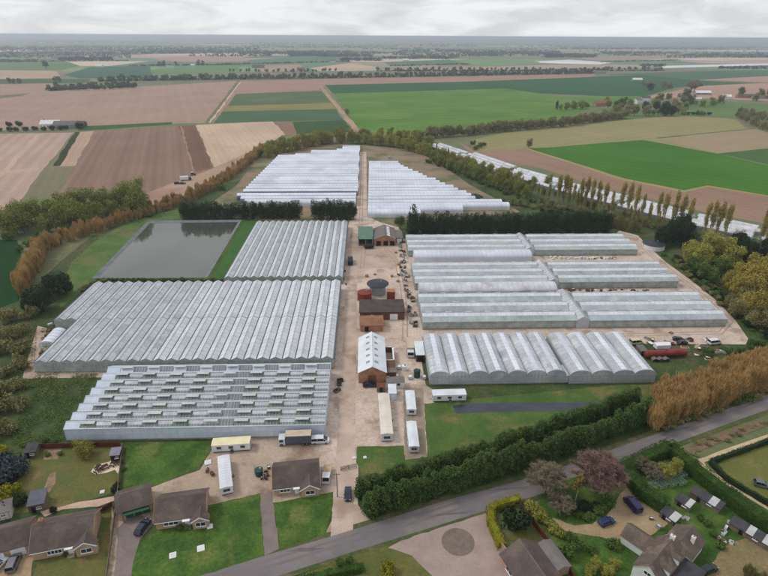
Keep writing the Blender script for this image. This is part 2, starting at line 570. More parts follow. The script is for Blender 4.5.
# -- farmyard dirt: follows the farm grid (metres)
sheet('yard', [(-13, 92), (-2.6, 92), (-2.6, 110), (15.5, 110), (17, 126), (20, 131), (20, 139), (18.3, 141), (18.3, 164.8), (92, 164.8), (136, 163), (139.5, 167), (143.6, 181), (146.5, 199), (147.2, 219), (146.8, 241), (148.6, 262), (151, 280), (144, 288), (134, 276), (20, 277), (19, 296), (8, 306), (.6, 318), (.6, 520), (-6.2, 520), (-6.2, 340), (-9.6, 310), (-10.5, 300), (-12, 148), (-13, 116)], .07, dirt, px=False)
sheet('forecourt', [(200, 470), (212, 449), (213, 437), (330, 437), (331, 500), (318, 503), (268, 503), (262, 493), (206, 506), (160, 520), (118, 545), (110, 520), (150, 488), (180, 477)], .066, dirt2)
# concrete track slabs, each its own slab with a joint
trk = thing('concrete_track', 'pale concrete slab track running through the middle of the farm', 'track', (0, 0, 0))
y = 84.0
k = 0
slab_m = MB().box(-2.45, 2.45, .03, 5.97, -.06, .0).mesh('slab', mat('slab', (190, 170, 156), (172, 152, 138), .16, c3=(158, 136, 120), scale3=.1, fine=.07, finescale=2.4, rnd=.05))
while y < 236:
    o = put('slab', slab_m, trk, (-6.6 + .55 * sin(y / 60), y, .085 + .004 * (k % 2)), 0)
    y += 6
    k += 1
tag(trk, kind='structure')
del trk['category'], trk['label']
sheet('yard_apron', [(336, 500), (358, 505), (368, 518), (378, 524), (330, 540), (322, 538), (332, 520)], .074, conc)
sheet('yard_apron', [(-9, 238), (6, 236), (16, 239), (15, 262), (2, 272), (-8.6, 292), (-10, 262)], .076, conc, px=False)
sheet('rubble_corner', [(-108.0, 151), (-107, 180), (-119.5, 180), (-112, 152)], .074, mat('rubble_soil', (120, 104, 90), (96, 84, 72), .4, c3=(150, 136, 120), scale3=.4, fine=.25, finescale=1.8), px=False)
sheet('farm_path', [(-110.5, 148.0), (-82.5, 147.9), (-82.5, 151.0), (-108.6, 151.4), (-120.0, 181), (-124.5, 183)], .078, conc, px=False)

# worn wheel ruts and a damp patch in the yard dirt
rut = mat('rut', (150, 128, 112), (170, 148, 132), .25, fine=.15, finescale=1.4)
for i, (pts_) in enumerate(([(-2.2, 236), (-1.5, 262), (-3.5, 290), (-3.2, 330), (-3, 420), (-2.8, 515)], [(13.5, 168), (15.2, 190), (15.6, 214), (14.6, 244), (10, 262)], [(20, 170.5), (60, 171.5), (100, 170.8), (132, 171.6), (141, 180), (143.5, 205), (143.6, 240), (145, 270)])):
    for off in (-.85, .85):
        P_ = [Vector(p) for p in pts_]
        Lf, Rt_ = [], []
        for j, p in enumerate(P_):
            d = (P_[min(j + 1, len(P_) - 1)] - P_[max(j - 1, 0)]).normalized()
            n_ = Vector((-d.y, d.x))
            wq = .24 + .08 * sin(j * 2.3 + i)
            Lf.append(tuple(p + n_ * (off + wq)))
            Rt_.append(tuple(p + n_ * (off - wq)))
        ribbon('wheel_rut', Lf, Rt_, .0795 + .0006 * i, rut, px=False)
# -- the road
RU = [(60, 614), (130, 594), (198, 575), (264.5, 556), (330, 537), (372, 524), (448, 500), (509, 484), (560, 468), (614, 449), (653, 435), (700, 418.6), (768, 395), (850, 366), (1000, 314)]
RL = [(150, 614), (215, 595), (283, 574.7), (345, 554.5), (392, 540), (474, 514.5), (537, 495.5), (590, 477.5), (640, 457), (676, 443), (722, 426), (768, 409.5), (855, 378), (880, 370), (1015, 322)]
verge = mat('verge', (66, 80, 42), (84, 88, 54), .12, c3=(104, 92, 70), scale3=.15, fine=.25, finescale=1.2)
ribbon('verge', [(x, y - 5) for x, y in RU], [(x, y + 5) for x, y in RL], .08, verge)
ribbon('road', RU, RL, .09, asph)
worn = mat('asphalt_worn', (108, 102, 103), (116, 109, 108), .2, fine=.06, finescale=2.4)


def lerp_line(t):
    return [(a[0] + (b[0] - a[0]) * t, a[1] + (b[1] - a[1]) * t) for a, b in zip([G(*p) for p in RU], [G(*p) for p in RL])]


ribbon('wheel_track', lerp_line(.60), lerp_line(.47), .094, worn, px=False)
for (i_, t0, t1, f0, f1) in ((3, .1, .45, .2, .8), (5, .5, .85, .1, .5), (6, .1, .5, .5, .95), (8, .55, .92, .2, .6), (10, .1, .4, .1, .7)):
    A0, A1, B0, B1 = (lerp_line(t0)[i_], lerp_line(t0)[i_ + 1], lerp_line(t1)[i_], lerp_line(t1)[i_ + 1])
    mixp = lambda p, q, f: (p[0] + (q[0] - p[0]) * f, p[1] + (q[1] - p[1]) * f)
    f1 = f0 + (f1 - f0) * .35
    sheet('tarmac_patch', [mixp(A0, A1, f0), mixp(A0, A1, f1), mixp(B0, B1, f1), mixp(B0, B1, f0)], .0965, mat('tarmac_patch', (96, 92, 94), (106, 101, 102), .6, fine=.1, finescale=2), px=False)
ribbon('wheel_track', lerp_line(.30), lerp_line(.20), .0945, worn, px=False)

# -- gardens and drives
sheet('front_lawn', [(137, 545), (160, 530), (206, 525), (207, 506), (260, 494), (264, 556), (198, 577), (110, 600), (120, 560)], .1, lawn)
sheet('front_lawn', [(273, 503), (333, 492), (333, 505), (326, 534), (280, 549)], .1, lawn)
sheet('paddock', [(126, 443), (210, 441), (210, 452), (196, 470), (150, 488), (122, 492)], .1, lawn)
sheet('back_lawn', [(24, 450), (122, 447), (119, 492), (50, 512), (10, 514)], .1, lawn_dry)
sheet('side_lawn', [(38, 562), (97, 548), (100, 515), (115, 508), (106, 590), (20, 610)], .102, lawn_dry)
sheet('drive', [(260, 494), (272, 492), (279, 549), (264.5, 556)], .106, asph_p)
sheet('drive', [(116, 530), (132, 514), (156, 520), (140, 540), (134, 560), (128, 600), (104, 604), (112, 560)], .106, asph_p)
sheet('gravel_drive', [(-40, 590), (-10, 560), (0, 556), (34, 552), (30, 585), (10, 620)], .106, gravel)
sheet('rubble_strip', [(112, 505), (118, 540), (110, 600), (104, 600), (110, 545)], .11, mat('rubble', (176, 160, 140), (140, 118, 98), .6, fine=.25, finescale=2))
sheet('garden_path', [(40, 512), (80, 502), (117, 496), (117, 500), (98, 507), (62, 510), (45, 517)], .112, mat('paving', (192, 162, 144), (176, 148, 130), .4, fine=.1, finescale=2))
sheet('patio', [(91, 472), (95, 466), (103, 463.5), (109, 462), (113, 459), (120, 458), (121, 466), (118, 474), (115, 470), (107, 473), (96, 475)], .114, mat('patio', (214, 196, 174), (200, 180, 158), .5, fine=.08, finescale=2))
sheet('flower_bed', [(44, 450), (62, 449), (58, 459), (44, 460)], .114, mat('bed_soil', (150, 126, 104), (122, 100, 80), .6, fine=.2, finescale=2))
sheet('flower_bed', [(50, 474), (56, 472), (56, 482), (50, 492), (40, 497), (46, 484)], .116, MATS['bed_soil'])
sheet('caravan_lawn', [(357, 447), (404, 446), (404, 460), (428, 460), (424, 404), (620, 385), (668, 385), (640, 410), (420, 470), (362, 476), (356, 462)], .1, mat('caravan_lawn', (62, 88, 36), (78, 100, 46), .1, c3=(108, 104, 60), scale3=.09, fine=.2, finescale=1.4))
sheet('paved_surround', [(403, 388), (423, 388), (427, 458), (405, 460)], .108, mat('surround', (150, 136, 120), (138, 122, 106), .3, fine=.1, finescale=2))
pond_l = sheet('pond_liner', [(452, 406), (470, 403.5), (608, 402.5), (612, 408), (560, 411), (456, 413.5)], .118, mat('liner', (44, 46, 60), (58, 60, 74), .2, rough=.35, spec=.5, fine=.2, finescale=1.2))
sheet('gravel_forecourt', [(388, 548), (401, 541), (474, 517), (487, 513), (493, 540), (520, 560), (560, 620), (430, 640), (432, 576), (412, 556)], .1, mat('forecourt_gravel', (158, 140, 132), (148, 130, 122), .25, fine=.08, finescale=2.2))
cx, cy = G(458, 542)
sheet('turning_circle', [(cx + 3.6 * cos(t * pi / 18), cy + 3.6 * sin(t * pi / 18)) for t in range(36)], .106, mat('cobble_circle', (122, 108, 98), (108, 94, 86), .5, fine=.15, finescale=2.4), px=False)
sheet('verge_garden', [(300, 576), (352, 556), (388, 546), (412, 556), (434, 580), (440, 640), (280, 640)], .098, lawn_dry)
sheet('gravel_drive', [(552, 518), (575, 526), (592, 524), (606, 516), (614, 506), (620, 494), (628, 488), (646, 502), (660, 514), (668, 524), (650, 536), (634, 545), (620, 543), (600, 537), (580, 534), (564, 531)], .11, gravel)
sheet('garden_lawn', [(560, 482), (600, 470), (640, 455), (760, 500), (860, 600), (700, 660), (560, 640), (520, 560), (540, 500)], .097, lawn)
sheet('garden_lawn', [(507, 540), (520, 515), (545, 538), (530, 545)], .104, lawn_dry)
sheet('dry_patch', [(725, 545), (768, 530), (860, 560), (860, 640), (700, 640), (708, 570)], .104, mat('dry_soil', (132, 112, 84), (116, 108, 72), .3, fine=.2, finescale=1.6))
sheet('camp_field', [(707, 463), (768, 440), (1000, 380), (1000, 600), (768, 506)], .1, mat('camp_grass', (92, 98, 46), (104, 104, 54), .1, c3=(118, 106, 68), scale3=.1, fine=.12, finescale=1.4))
ribbon('footpath', *path_px([(1000, 366), (768, 437), (722, 453), (708, 459), (701, 461), (704, 468), (720, 479), (768, 508), (860, 566)], 1.5), .112, mat('footpath', (196, 176, 146), (178, 160, 130), .4, fine=.12, finescale=2), px=False)
sheet('bare_verge', [(682, 452), (700, 440), (768, 418), (768, 426), (712, 446), (690, 455)], .104, mat('bare', (128, 100, 86), (100, 92, 66), .3, fine=.25, finescale=1.6))

# -- the reservoir: water in a sloping grey liner
water = bpy.data.materials.new('pond_water')
water.use_nodes = True
wt = water.node_tree
wb = wt.nodes['Principled BSDF']
wb.inputs['Base Color'].default_value = (*lin(72, 78, 68), 1)
wb.inputs['Roughness'].default_value = .06
wb.inputs['Specular IOR Level'].default_value = 1.0
wn = N(wt, 'ShaderNodeTexNoise')
wn.inputs['Scale'].default_value = .5
wn.inputs['Detail'].default_value = 3
wbp = N(wt, 'ShaderNodeBump')
wbp.inputs['Strength'].default_value = .06
wbp.inputs['Distance'].default_value = .15
wg = N(wt, 'ShaderNodeNewGeometry')
wt.links.new(wg.outputs['Position'], wn.inputs['Vector'])
wt.links.new(wn.outputs['Fac'], wbp.inputs['Height'])
wt.links.new(wbp.outputs['Normal'], wb.inputs['Normal'])
pw = [G(97, 279), G(205, 278), G(239, 222), G(150, 223)]
o = sheet('pond_water', pw, .14, water, px=False)
lm = mat('pond_liner', (124, 126, 132), (106, 108, 113), .3, fine=.1, finescale=2)
b = MB()
c0 = Vector((sum(p[0] for p in pw) / 4, sum(p[1] for p in pw) / 4))
rim = [Vector(p) for p in pw]
for i in range(4):
    a, c = rim[i], rim[(i + 1) % 4]
    d = (c - a).normalized()
    nrm = Vector((d.y, -d.x))
    a2, c2_ = a + nrm * 1.5 - d * 1.5, c + nrm * 1.5 + d * 1.5
    a3, c3_ = a + nrm * 2.8 - d * 2.8, c + nrm * 2.8 + d * 2.8
    a0, c0_ = a - nrm * .4 + d * .4, c - nrm * .4 - d * .4
    b.face([(a2.x, a2.y, .95), (c2_.x, c2_.y, .95), (c0_.x, c0_.y, .1), (a0.x, a0.y, .1)])
    b.face([(a3.x, a3.y, .06), (c3_.x, c3_.y, .06), (c2_.x, c2_.y, .95), (a2.x, a2.y, .95)], 1)
tag(b.build('pond_bank', [lm, bank]), kind='structure')
# ================================================================== GLASSHOUSES
alu = mat('aluminium', (186, 190, 194), (168, 172, 176), .6, rough=.5, spec=.4)
alu_d = mat('gutter_metal', (140, 144, 148), (120, 124, 128), .5, rough=.55, spec=.4)
white_bar = mat('white_bar', (214, 218, 222), (196, 200, 206), .5, rough=.6)
bed = mat('growing_bed', (92, 96, 84), (120, 112, 100), .3, fine=.2, finescale=1.5)
crop = mat('crop_row', (92, 100, 84), (112, 116, 98), .3, fine=.3, finescale=2)
g_clear = mat('glass_clear', (180, 191, 192), (160, 171, 173), .12, rough=.2, spec=.5, alpha=.80, streak=.12, fine=.06, finescale=1.2)
g_blue = mat('glass_blue', (184, 192, 199), (164, 173, 181), .10, rough=.2, spec=.5, alpha=.84, streak=.10, fine=.06, finescale=1.2, c3=(184, 192, 190), scale3=.05)
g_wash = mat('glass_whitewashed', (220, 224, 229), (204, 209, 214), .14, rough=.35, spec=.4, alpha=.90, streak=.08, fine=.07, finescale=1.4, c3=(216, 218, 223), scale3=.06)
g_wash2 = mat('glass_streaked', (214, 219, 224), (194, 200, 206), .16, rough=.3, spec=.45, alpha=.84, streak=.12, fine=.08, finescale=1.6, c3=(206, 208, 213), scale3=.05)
g_streak_shade = mat('glass_streaked_shaded', (204, 209, 214), (184, 190, 196), .16, rough=.3, spec=.45, alpha=.80, streak=.12, fine=.08, finescale=1.6)  # slopes turned from the sun, their shade put into the glass colour
g_wash_shade = mat('glass_whitewashed_shaded', (214, 218, 223), (198, 203, 208), .14, rough=.35, spec=.4, alpha=.88, streak=.08, fine=.07, finescale=1.4)  # same whitewash, coloured darker as the shaded side of each ridge
gut_d = mat('dark_gutter', (92, 96, 100), (76, 80, 84), .5, rough=.6)
g_wall = mat('glass_wall', (178, 186, 180), (154, 164, 158), .25, rough=.2, spec=.5, alpha=.84, streak=.15)
g_white = mat('glass_white_painted', (206, 216, 230), (192, 202, 218), .3, rough=.4, spec=.35, fine=.04, finescale=2)
kerb_m = mat('base_kerb', (150, 146, 140), (128, 124, 118), .5)


def slope_bars(L, w, eave, rise, step, bw, m=0, x0=0.0):
    b = MB()
    x = x0 + step
    while x < L - .2:
        b.beam((x, 0.05, eave + .03), (x, w / 2, eave + rise + .03), bw, .06, m)
        b.beam((x, w / 2, eave + rise + .03), (x, w - .05, eave + .03), bw, .06, m)
        x += step
    return b


def glasshouse(name, label, x0, y0, L, Wd, n, eave, rise, along, front, back, wall, group=None, bar=2.4, wash_to=0, bars_m=None, gut=.42,
               vents=0, rows=True, wall_front=None, wall_left=None, gable_m=None, extra_shade=None):
    """multi-span glasshouse: local x runs along the ridges, local y across the spans"""
    if along == 'x':
        root = thing(name, label, 'greenhouse', (x0, y0, 0), 0, group)
    else:                                        # ridges run north: local x -> +Y, local y -> -X
        root = thing(name, label, 'greenhouse', (x0, y0, 0), pi / 2, group)
    bars_m = bars_m or alu
    w = Wd / n
    fq = MB()
    sp_ = .62 if along == 'x' else 1.0            # the upper rows of panes are paler
    fq.face([(0, 0, eave), (L, 0, eave), (L, sp_ * w / 2, eave + sp_ * rise), (0, sp_ * w / 2, eave + sp_ * rise)])
    if sp_ < 1:
        fq.face([(0, sp_ * w / 2, eave + sp_ * rise), (L, sp_ * w / 2, eave + sp_ * rise), (L, w / 2, eave + rise), (0, w / 2, eave + rise)], 1)
    fm_ = fq.mesh('roof_slope', [front, g_wash])
    bm_ = MB().face([(0, w / 2, eave + rise), (L, w / 2, eave + rise), (L, w, eave), (0, w, eave)]).mesh('roof_slope', back)
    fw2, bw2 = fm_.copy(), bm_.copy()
    for q, mm in ((fw2, g_wash_shade), (bw2, g_wash)):
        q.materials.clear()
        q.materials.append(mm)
    sb = slope_bars(L, w, eave, rise, bar, .07).mesh('glazing_bars', bars_m)
    rb = MB().box(-.05, L + .05, w / 2 - .09, w / 2 + .09, eave + rise + .03, eave + rise + .15).mesh('ridge_bar', bars_m)
    gut = gut if along == 'x' else .62
    gm = MB().box(-.05, L + .05, -gut / 2, gut / 2, eave - .06, eave + .10).mesh('gutter', alu_d if along == 'x' else gut_d)
    gb = MB()
    gb.face([(0, 0, 0), (0, 0, eave), (0, w / 2, eave + rise), (0, w, eave), (0, w, 0)])
    gw = gb.mesh('gable_wall', gable_m or wall)
    gfm = MB()
    for yy in (0, w / 2):
        gfm.box(-.06, .06, yy - .06, yy + .06, 0, eave + (rise if yy else 0))
    gfm.beam((0, 0, eave), (0, w / 2, eave + rise), .1, .1).beam((0, w / 2, eave + rise), (0, w, eave), .1, .1)
    gfm.box(-.05, .05, 0, w, eave - .05, eave + .05).box(-.09, .09, 0, w, 0, .5, 1)
    gf = gfm.mesh('gable_frame', [bars_m, kerb_m])
    for k in range(n):
        y = k * w
        put('roof_slope', fw2 if k < wash_to else fm_, root, (0, y, 0))
        put('roof_slope', bw2 if k < wash_to else bm_, root, (0, y, 0))
        put('glazing_bars', sb, root, (0, y, 0))['kind'] = 'stuff'
        put('ridge_bar', rb, root, (0, y, 0))
        put('gutter', gm, root, (0, y, 0))
        for xx in (0, L):
            q = put('gable_wall', gw, root, (xx, y, 0))
            put('gable_frame', gf, q)
        if vents:
            vb = MB()
            x = 1.5 + (k % 2) * vents / 2
            while x < L - 3:
                vb.hexa([(x, w / 2 + .05, eave + rise + .10), (x + 2.2, w / 2 + .05, eave + rise + .10), (x + 2.2, w / 2 + 1.0, eave + rise - .10), (x, w / 2 + 1.0, eave + rise - .10)],
                        [(x, w / 2 + .05, eave + rise + .16), (x + 2.2, w / 2 + .05, eave + rise + .16), (x + 2.2, w / 2 + 1.0, eave + rise - .04), (x, w / 2 + 1.0, eave + rise - .04)])
                x += vents
            vb.build('ridge_vents', bars_m, root, (0, y, 0))['kind'] = 'stuff'
    put('gutter', gm, root, (0, Wd, 0))
    for y, mm in ((0, wall_front or wall), (Wd, wall)):
        s = MB().face([(0, y, 0), (L, y, 0), (L, y, eave), (0, y, eave)]).build('side_wall', mm, root)
        p = MB()
        x = 0.0
        while x <= L + .01:
            p.box(x - .05, x + .05, y - .07, y + .07, 0, eave)
            x += 3.0
        p.box(0, L, y - .06, y + .06, eave * .55, eave * .55 + .09).box(0, L, y - .12, y + .12, 0, .45, 1)
        p.build('wall_frame', [bars_m, kerb_m], s)
    MB().box(.1, L - .1, .1, Wd - .1, .075, .10).build('growing_floor', bed, root)
    if rows:
        rw = MB()
        x = 1.2
        while x < L - 1:
            rw.box(x, x + .75, .8, Wd - .8, .1, 1.5 + .4 * sin(x * 3.1))
            x += 1.9
        rw.build('crop_rows', crop, root)['kind'] = 'stuff'
    return root


# --- front-left glasshouse with staggered open roof vents and painted sides
FX, FY, FL, FWD, FN = -81.6, 117.8, 69.8, 30.4, 8
fw_ = FWD / FN
gf_root = thing('glasshouse', 'glasshouse with staggered open roof vents and white painted walls behind the bungalows', 'greenhouse', (FX, FY, 0))
EV, RS = 4.1, 1.0
pane_mats = [mat('pane_clear', (146, 158, 154), (122, 135, 131), .2, rough=.2, spec=.5, alpha=.56, streak=.16),
             mat('pane_grey', (150, 157, 160), (128, 136, 140), .2, rough=.2, spec=.5, alpha=.62, streak=.12),
             mat('pane_green', (146, 160, 146), (122, 138, 124), .2, rough=.2, spec=.5, alpha=.54, streak=.16),
             mat('pane_white', (206, 211, 215), (180, 186, 190), .3, rough=.4, alpha=.82, streak=.12),
             mat('pane_edge', (196, 206, 222), (184, 194, 210), .3, rough=.4)]
NB = 17
bw_ = FL / NB
pane_me = []
for pm in pane_mats:
    q = MB()
    ya, yb = .06, fw_ / 2 - .04
    za, zb = EV, EV + RS * .96
    cut = [(0, 1, 0)]
    if pm.name == 'pane_white':                   # the white tone covers only part of each bay
        cut = [(0, .42, 2), (.42, .9, 0), (.9, 1, 2)]
    for f0, f1, mm in cut:
        A, B = ya + (yb - ya) * f0, ya + (yb - ya) * f1
        C, D = za + (zb - za) * f0, za + (zb - za) * f1
        q.hexa([(.05, A, C), (bw_ - .05, A, C), (bw_ - .05, B, D), (.05, B, D)], [(.05, A, C + .03), (bw_ - .05, A, C + .03), (bw_ - .05, B, D + .03), (.05, B, D + .03)], mm)
    for j in range(1, 5):
        x = bw_ * j / 5
        q.beam((x, .06, EV + .05), (x, fw_ / 2 - .04, EV + RS * .96 + .05), .045, .04, 1)
    pane_me.append(q.mesh('roof_pane', [pm, white_bar, pane_mats[1]]))
backp = MB().face([(0, fw_ / 2, EV + RS), (FL, fw_ / 2, EV + RS), (FL, fw_, EV), (0, fw_, EV)]).mesh('roof_slope', pane_mats[0])
bbar = MB()
x = .8
while x < FL:
    bbar.beam((x, fw_ / 2, EV + RS + .03), (x, fw_ - .05, EV + .03), .045, .04)
    x += 1.2
bbar = bbar.mesh('glazing_bars', white_bar)
vent = MB()
vw = bw_ * .92
vent.hexa([(.1, -1.05, -.02), (vw, -1.05, -.02), (vw, 0, -.02), (.1, 0, -.02)], [(.1, -1.05, .03), (vw, -1.05, .03), (vw, 0, .03), (.1, 0, .03)])
for j in range(6):
    x = .1 + (vw - .1) * j / 5
    vent.box(x - .03, x + .03, -1.05, 0, .03, .07, 1)
vent.box(.06, vw + .04, -1.14, -1.03, -.05, .08, 1)
vent_me = vent.mesh('roof_vent', [mat('vent_pane', (196, 203, 200), (180, 187, 185), .3, rough=.3, alpha=.9), white_bar])
stay = MB().beam((vw / 2, -.9, 0), (vw / 2, -.75, -.75), .05, .05).mesh('vent_stay', alu_d)
ridge_me = MB().box(-.05, FL + .05, fw_ / 2 - .08, fw_ / 2 + .08, EV + RS - .02, EV + RS + .14).mesh('ridge_bar', white_bar)
gut_me = MB().box(-.05, FL + .05, -.22, .22, EV - .08, EV + .08).mesh('gutter', mat('pale_gutter', (196, 202, 206), (176, 182, 186), .4))
gabl = MB()
gabl.face([(0, 0, 0), (0, 0, EV), (0, fw_ / 2, EV + RS), (0, fw_, EV), (0, fw_, 0)])
gabl = gabl.mesh('gable_wall', g_white)
gfr = MB().box(-.07, .07, -.06, .06, 0, EV).beam((0, 0, EV), (0, fw_ / 2, EV + RS), .12, .12).beam((0, fw_ / 2, EV + RS), (0, fw_, EV), .12, .12).mesh('gable_frame', alu)
rr = random.Random(5)
for k in range(FN):
    y = k * fw_
    for j in range(NB):
        if j == 0 or k == FN - 1 and j % 2:
            mi = 4
        elif (j + k * 0) % 2 == 0:
            mi = 3 if k < FN - 1 else 1
        else:
            mi = rr.choice([0, 0, 1, 2, 2])
        if j in (9, 10) and k < FN - 1:
            mi = 3 if j == 9 else 1
        put('roof_pane', pane_me[mi], gf_root, (j * bw_, y, 0))
    put('roof_slope', backp, gf_root, (0, y, 0))
    put('glazing_bars', bbar, gf_root, (0, y, 0))['kind'] = 'stuff'
    put('ridge_bar', ridge_me, gf_root, (0, y, 0))
    put('gutter', gut_me, gf_root, (0, y, 0))
    for xx in (0, FL):
        q = put('gable_wall', gabl, gf_root, (xx, y, 0))
        put('gable_frame', gfr, q)
    for j in range(1, NB, 2):
        v = put('roof_vent', vent_me, gf_root, (j * bw_, y + fw_ / 2 - .02, EV + RS + .16))
        v.rotation_euler = (radians(rr.uniform(-9, 9)), 0, 0)
        put('vent_stay', stay, v)
put('gutter', gut_me, gf_root, (0, FWD, 0))
for y in (0, FWD):
    s = MB().face([(0, y, 0), (FL, y, 0), (FL, y, EV), (0, y, EV)]).build('side_wall', g_white, gf_root)
    p = MB()
    for j in range(36):
        p.box(j * FL / 35 - .03, j * FL / 35 + .03, y - .05, y + .05, .4, EV)
    p.box(0, FL, y - .07, y + .07, 2.15, 2.23).box(-.1, FL + .1, y - .14, y + .14, 0, .45, 1)
    p.build('wall_frame', [mat('pale_bar', (188, 198, 210), (178, 188, 202), .5), kerb_m], s)
MB().box(.1, FL - .1, .1, FWD - .1, .075, .10).build('growing_floor', bed, gf_root)
rw = MB()
x = 1.4
while x < FL - 1:
    rw.box(x, x + .7, .8, FWD - .8, .1, 1.4 + .4 * sin(x * 2.3))
    x += 1.8
rw.build('crop_rows', crop, gf_root)['kind'] = 'stuff'
mast = MB().tube((0, 0, 4.2), (0, 0, 6.4), .05, .03, 6).box(-.5, .5, -.03, .03, 6.1, 6.18).box(-.2, .2, -.2, .2, 4.1, 4.35)
mast.build('weather_mast', alu, gf_root, (33, 29.5, 0))

# --- large left glasshouse: two ranges joined across the middle
glasshouse('glasshouse', 'streaky grey glasshouse range with many narrow ridges between the vented house and the seam', -11.2, 151.2, 28.6, 96.4, 23, 3.9, 1.05, 'y', g_streak_shade, g_wash2, g_wall, vents=0, rows=False, wash_to=14)
glasshouse('glasshouse', 'longer pale grey glasshouse range beside the pond, wider than the range it joins', -11.2, 180.1, 32.8, 104.8, 25, 3.9, 1.05, 'y', g_streak_shade, g_wash2, g_wall, vents=0, rows=False, wash_to=14)
# whitewash blinds lying over the eastern spans are part of the glass: separate brighter slopes
glasshouse('glasshouse', 'narrow-ridged whitewashed glasshouse between the pond bank and the farm track', -10.6, 218.6, 78.4, 52.0, 14, 3.3, 1.1, 'y', g_streak_shade, g_wash, g_wall, vents=0, rows=False)

# --- right-hand glasshouses: long spans along the road of the farm, two wings and a cross corridor each
for (lab, clab, y0, y1, n, xm0, xm1, m1, m2) in [
    ('pale glasshouse with three long spans in front of the dark conifer row', 'ridged corridor crossing the glasshouse in front of the dark conifers', 250.6, 272.8, 3, 79.5, 84.5, g_blue, g_blue),
    ('middle long-span glasshouse between two single white tunnels', 'ridged corridor crossing the middle glasshouse between the single white tunnels', 211.6, 234.4, 3, 79.0, 84.0, g_blue, g_clear),
    ('long-span greenish glasshouse beside the dirt lane and the arched greenhouse', 'ridged corridor crossing the glasshouse nearest the arched greenhouse', 176.6, 201.6, 3, 79.0, 84.0, g_clear, g_blue)]:
    glasshouse('glasshouse', lab + ', wing by yard', 20.8, y0, xm0 - 20.8, y1 - y0, n, 3.1, 1.9, 'x', m1, m2, g_wall, bar=2.0, vents=7.5)
    glasshouse('glasshouse', lab + ', outer wing', xm1, y0 - .3, 136.6 - xm1, y1 - y0, n, 3.1, 1.9, 'x', m2, m1, g_wall, bar=2.0, vents=7.5)
    c = thing('link_corridor', clab, 'corridor', (xm0, y0, 0))
    dy = y1 - y0
    wdt = xm1 - xm0
    MB().extrude([(.06, 0), (wdt - .06, 0), (wdt - .06, 3.4), (wdt / 2, 4.8), (.06, 3.4)], 0, dy, axis='y').build('corridor_shell', mat('corridor_film', (192, 193, 200), (172, 174, 181), .4, rough=.4, fine=.12, finescale=2), c)
    q = MB()
    yy = 0.0
    while yy < dy:
        q.beam((.06, yy, 3.45), (wdt / 2, yy, 4.85), .1, .08).beam((wdt / 2, yy, 4.85), (wdt - .06, yy, 3.45), .1, .08)
        yy += 2.2
    q.build('corridor_ribs', alu, c)


# ================================================================== POLYTUNNELS
film = mat('tunnel_film', (216, 220, 230), (200, 205, 217), .06, rough=.42, spec=.4, rnd=.05, fine=.03, finescale=1.2, c3=(190, 196, 208), scale3=.05)
film_b = mat('tunnel_film_old', (206, 208, 214), (184, 184, 190), .2, rough=.42, spec=.4, rnd=.04, fine=.06, finescale=1.2, c3=(170, 164, 162), scale3=.12)
film_c = mat('tunnel_film_clear', (188, 192, 196), (166, 170, 176), .12, rough=.35, spec=.45, alpha=.90, streak=.08, rnd=.04, fine=.07, finescale=1.5, c3=(206, 208, 212), scale3=.1)
film_shade = mat('tunnel_film_shaded', (112, 118, 130), (92, 98, 110), .1, rough=.7, fine=.1, finescale=1.5)  # grey cover sides: the shade in the valleys between tunnels, put into the colour
hoop_m = mat('hoop_steel', (176, 180, 188), (160, 164, 172), .6, rough=.5)


def arc(w, h, side, n=14):
    P = []
    for i in range(n + 1):
        t = pi * i / n
        P.append((w / 2 - w / 2 * cos(t), side + (h - side) * sin(t) ** .9))
    return P


def tunnel_mesh(L, w, h, side, m, shade_to=0):
    P = [(0, 0)] + arc(w, h, side) + [(w, 0)]
    b = MB()
    for i in range(len(P) - 1):
        (y0, z0), (y1, z1) = P[i], P[i + 1]
        if (z0 + z1) / 2 > shade_to:
            b.face([(0, y0, z0), (L, y0, z0), (L, y1, z1), (0, y1, z1)])
    return b.mesh('cover', m)


def tunnel(x, y, L, rz, label, group, w=7.0, h=3.6, side=1.5, m=None, hoop=2.5, name='polytunnel', ends=True, shade_to=3.1):
    t = thing(name, label, 'polytunnel', (x, y, 0), rz, group)
    put('cover', tunnel_mesh(L, w, h, side, m or film, shade_to), t)
    if shade_to:  # lower sides of the cover, painted darker as valley shade
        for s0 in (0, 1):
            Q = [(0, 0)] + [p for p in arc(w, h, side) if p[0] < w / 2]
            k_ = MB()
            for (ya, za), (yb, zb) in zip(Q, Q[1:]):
                if (za + zb) / 2 <= shade_to:
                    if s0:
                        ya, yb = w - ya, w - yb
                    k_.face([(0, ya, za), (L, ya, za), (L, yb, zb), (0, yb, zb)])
            k_.build('shaded_side', film_shade, t)
    P = arc(w, h + .04, side, 8)
    b = MB()
    xx = 0.0
    while xx <= L + .01:
        for i in range(8):
            b.beam((xx, *P[i]), (xx, *P[i + 1]), .09, .09)
        xx += hoop
    q = b.build('hoops', hoop_m, t)
    q['kind'] = 'stuff'
    if ends:
        for xe, s in ((-.02, 1), (L + .02, -1)):
            e = MB().face([(xe, p[0], p[1]) for p in [(0, 0)] + arc(w, h, side, 8) + [(w, 0)]][::s])
            eo = e.build('end_panel', m or film, t)
            MB().box(xe - .06, xe + .06, w / 2 - 1.4, w / 2 + 1.4, .0, 2.4).box(xe - .08, xe + .08, w / 2 - .05, w / 2 + .05, 0, 2.42, 1).build('end_door', [film_b, hoop_m], eo)
    return t


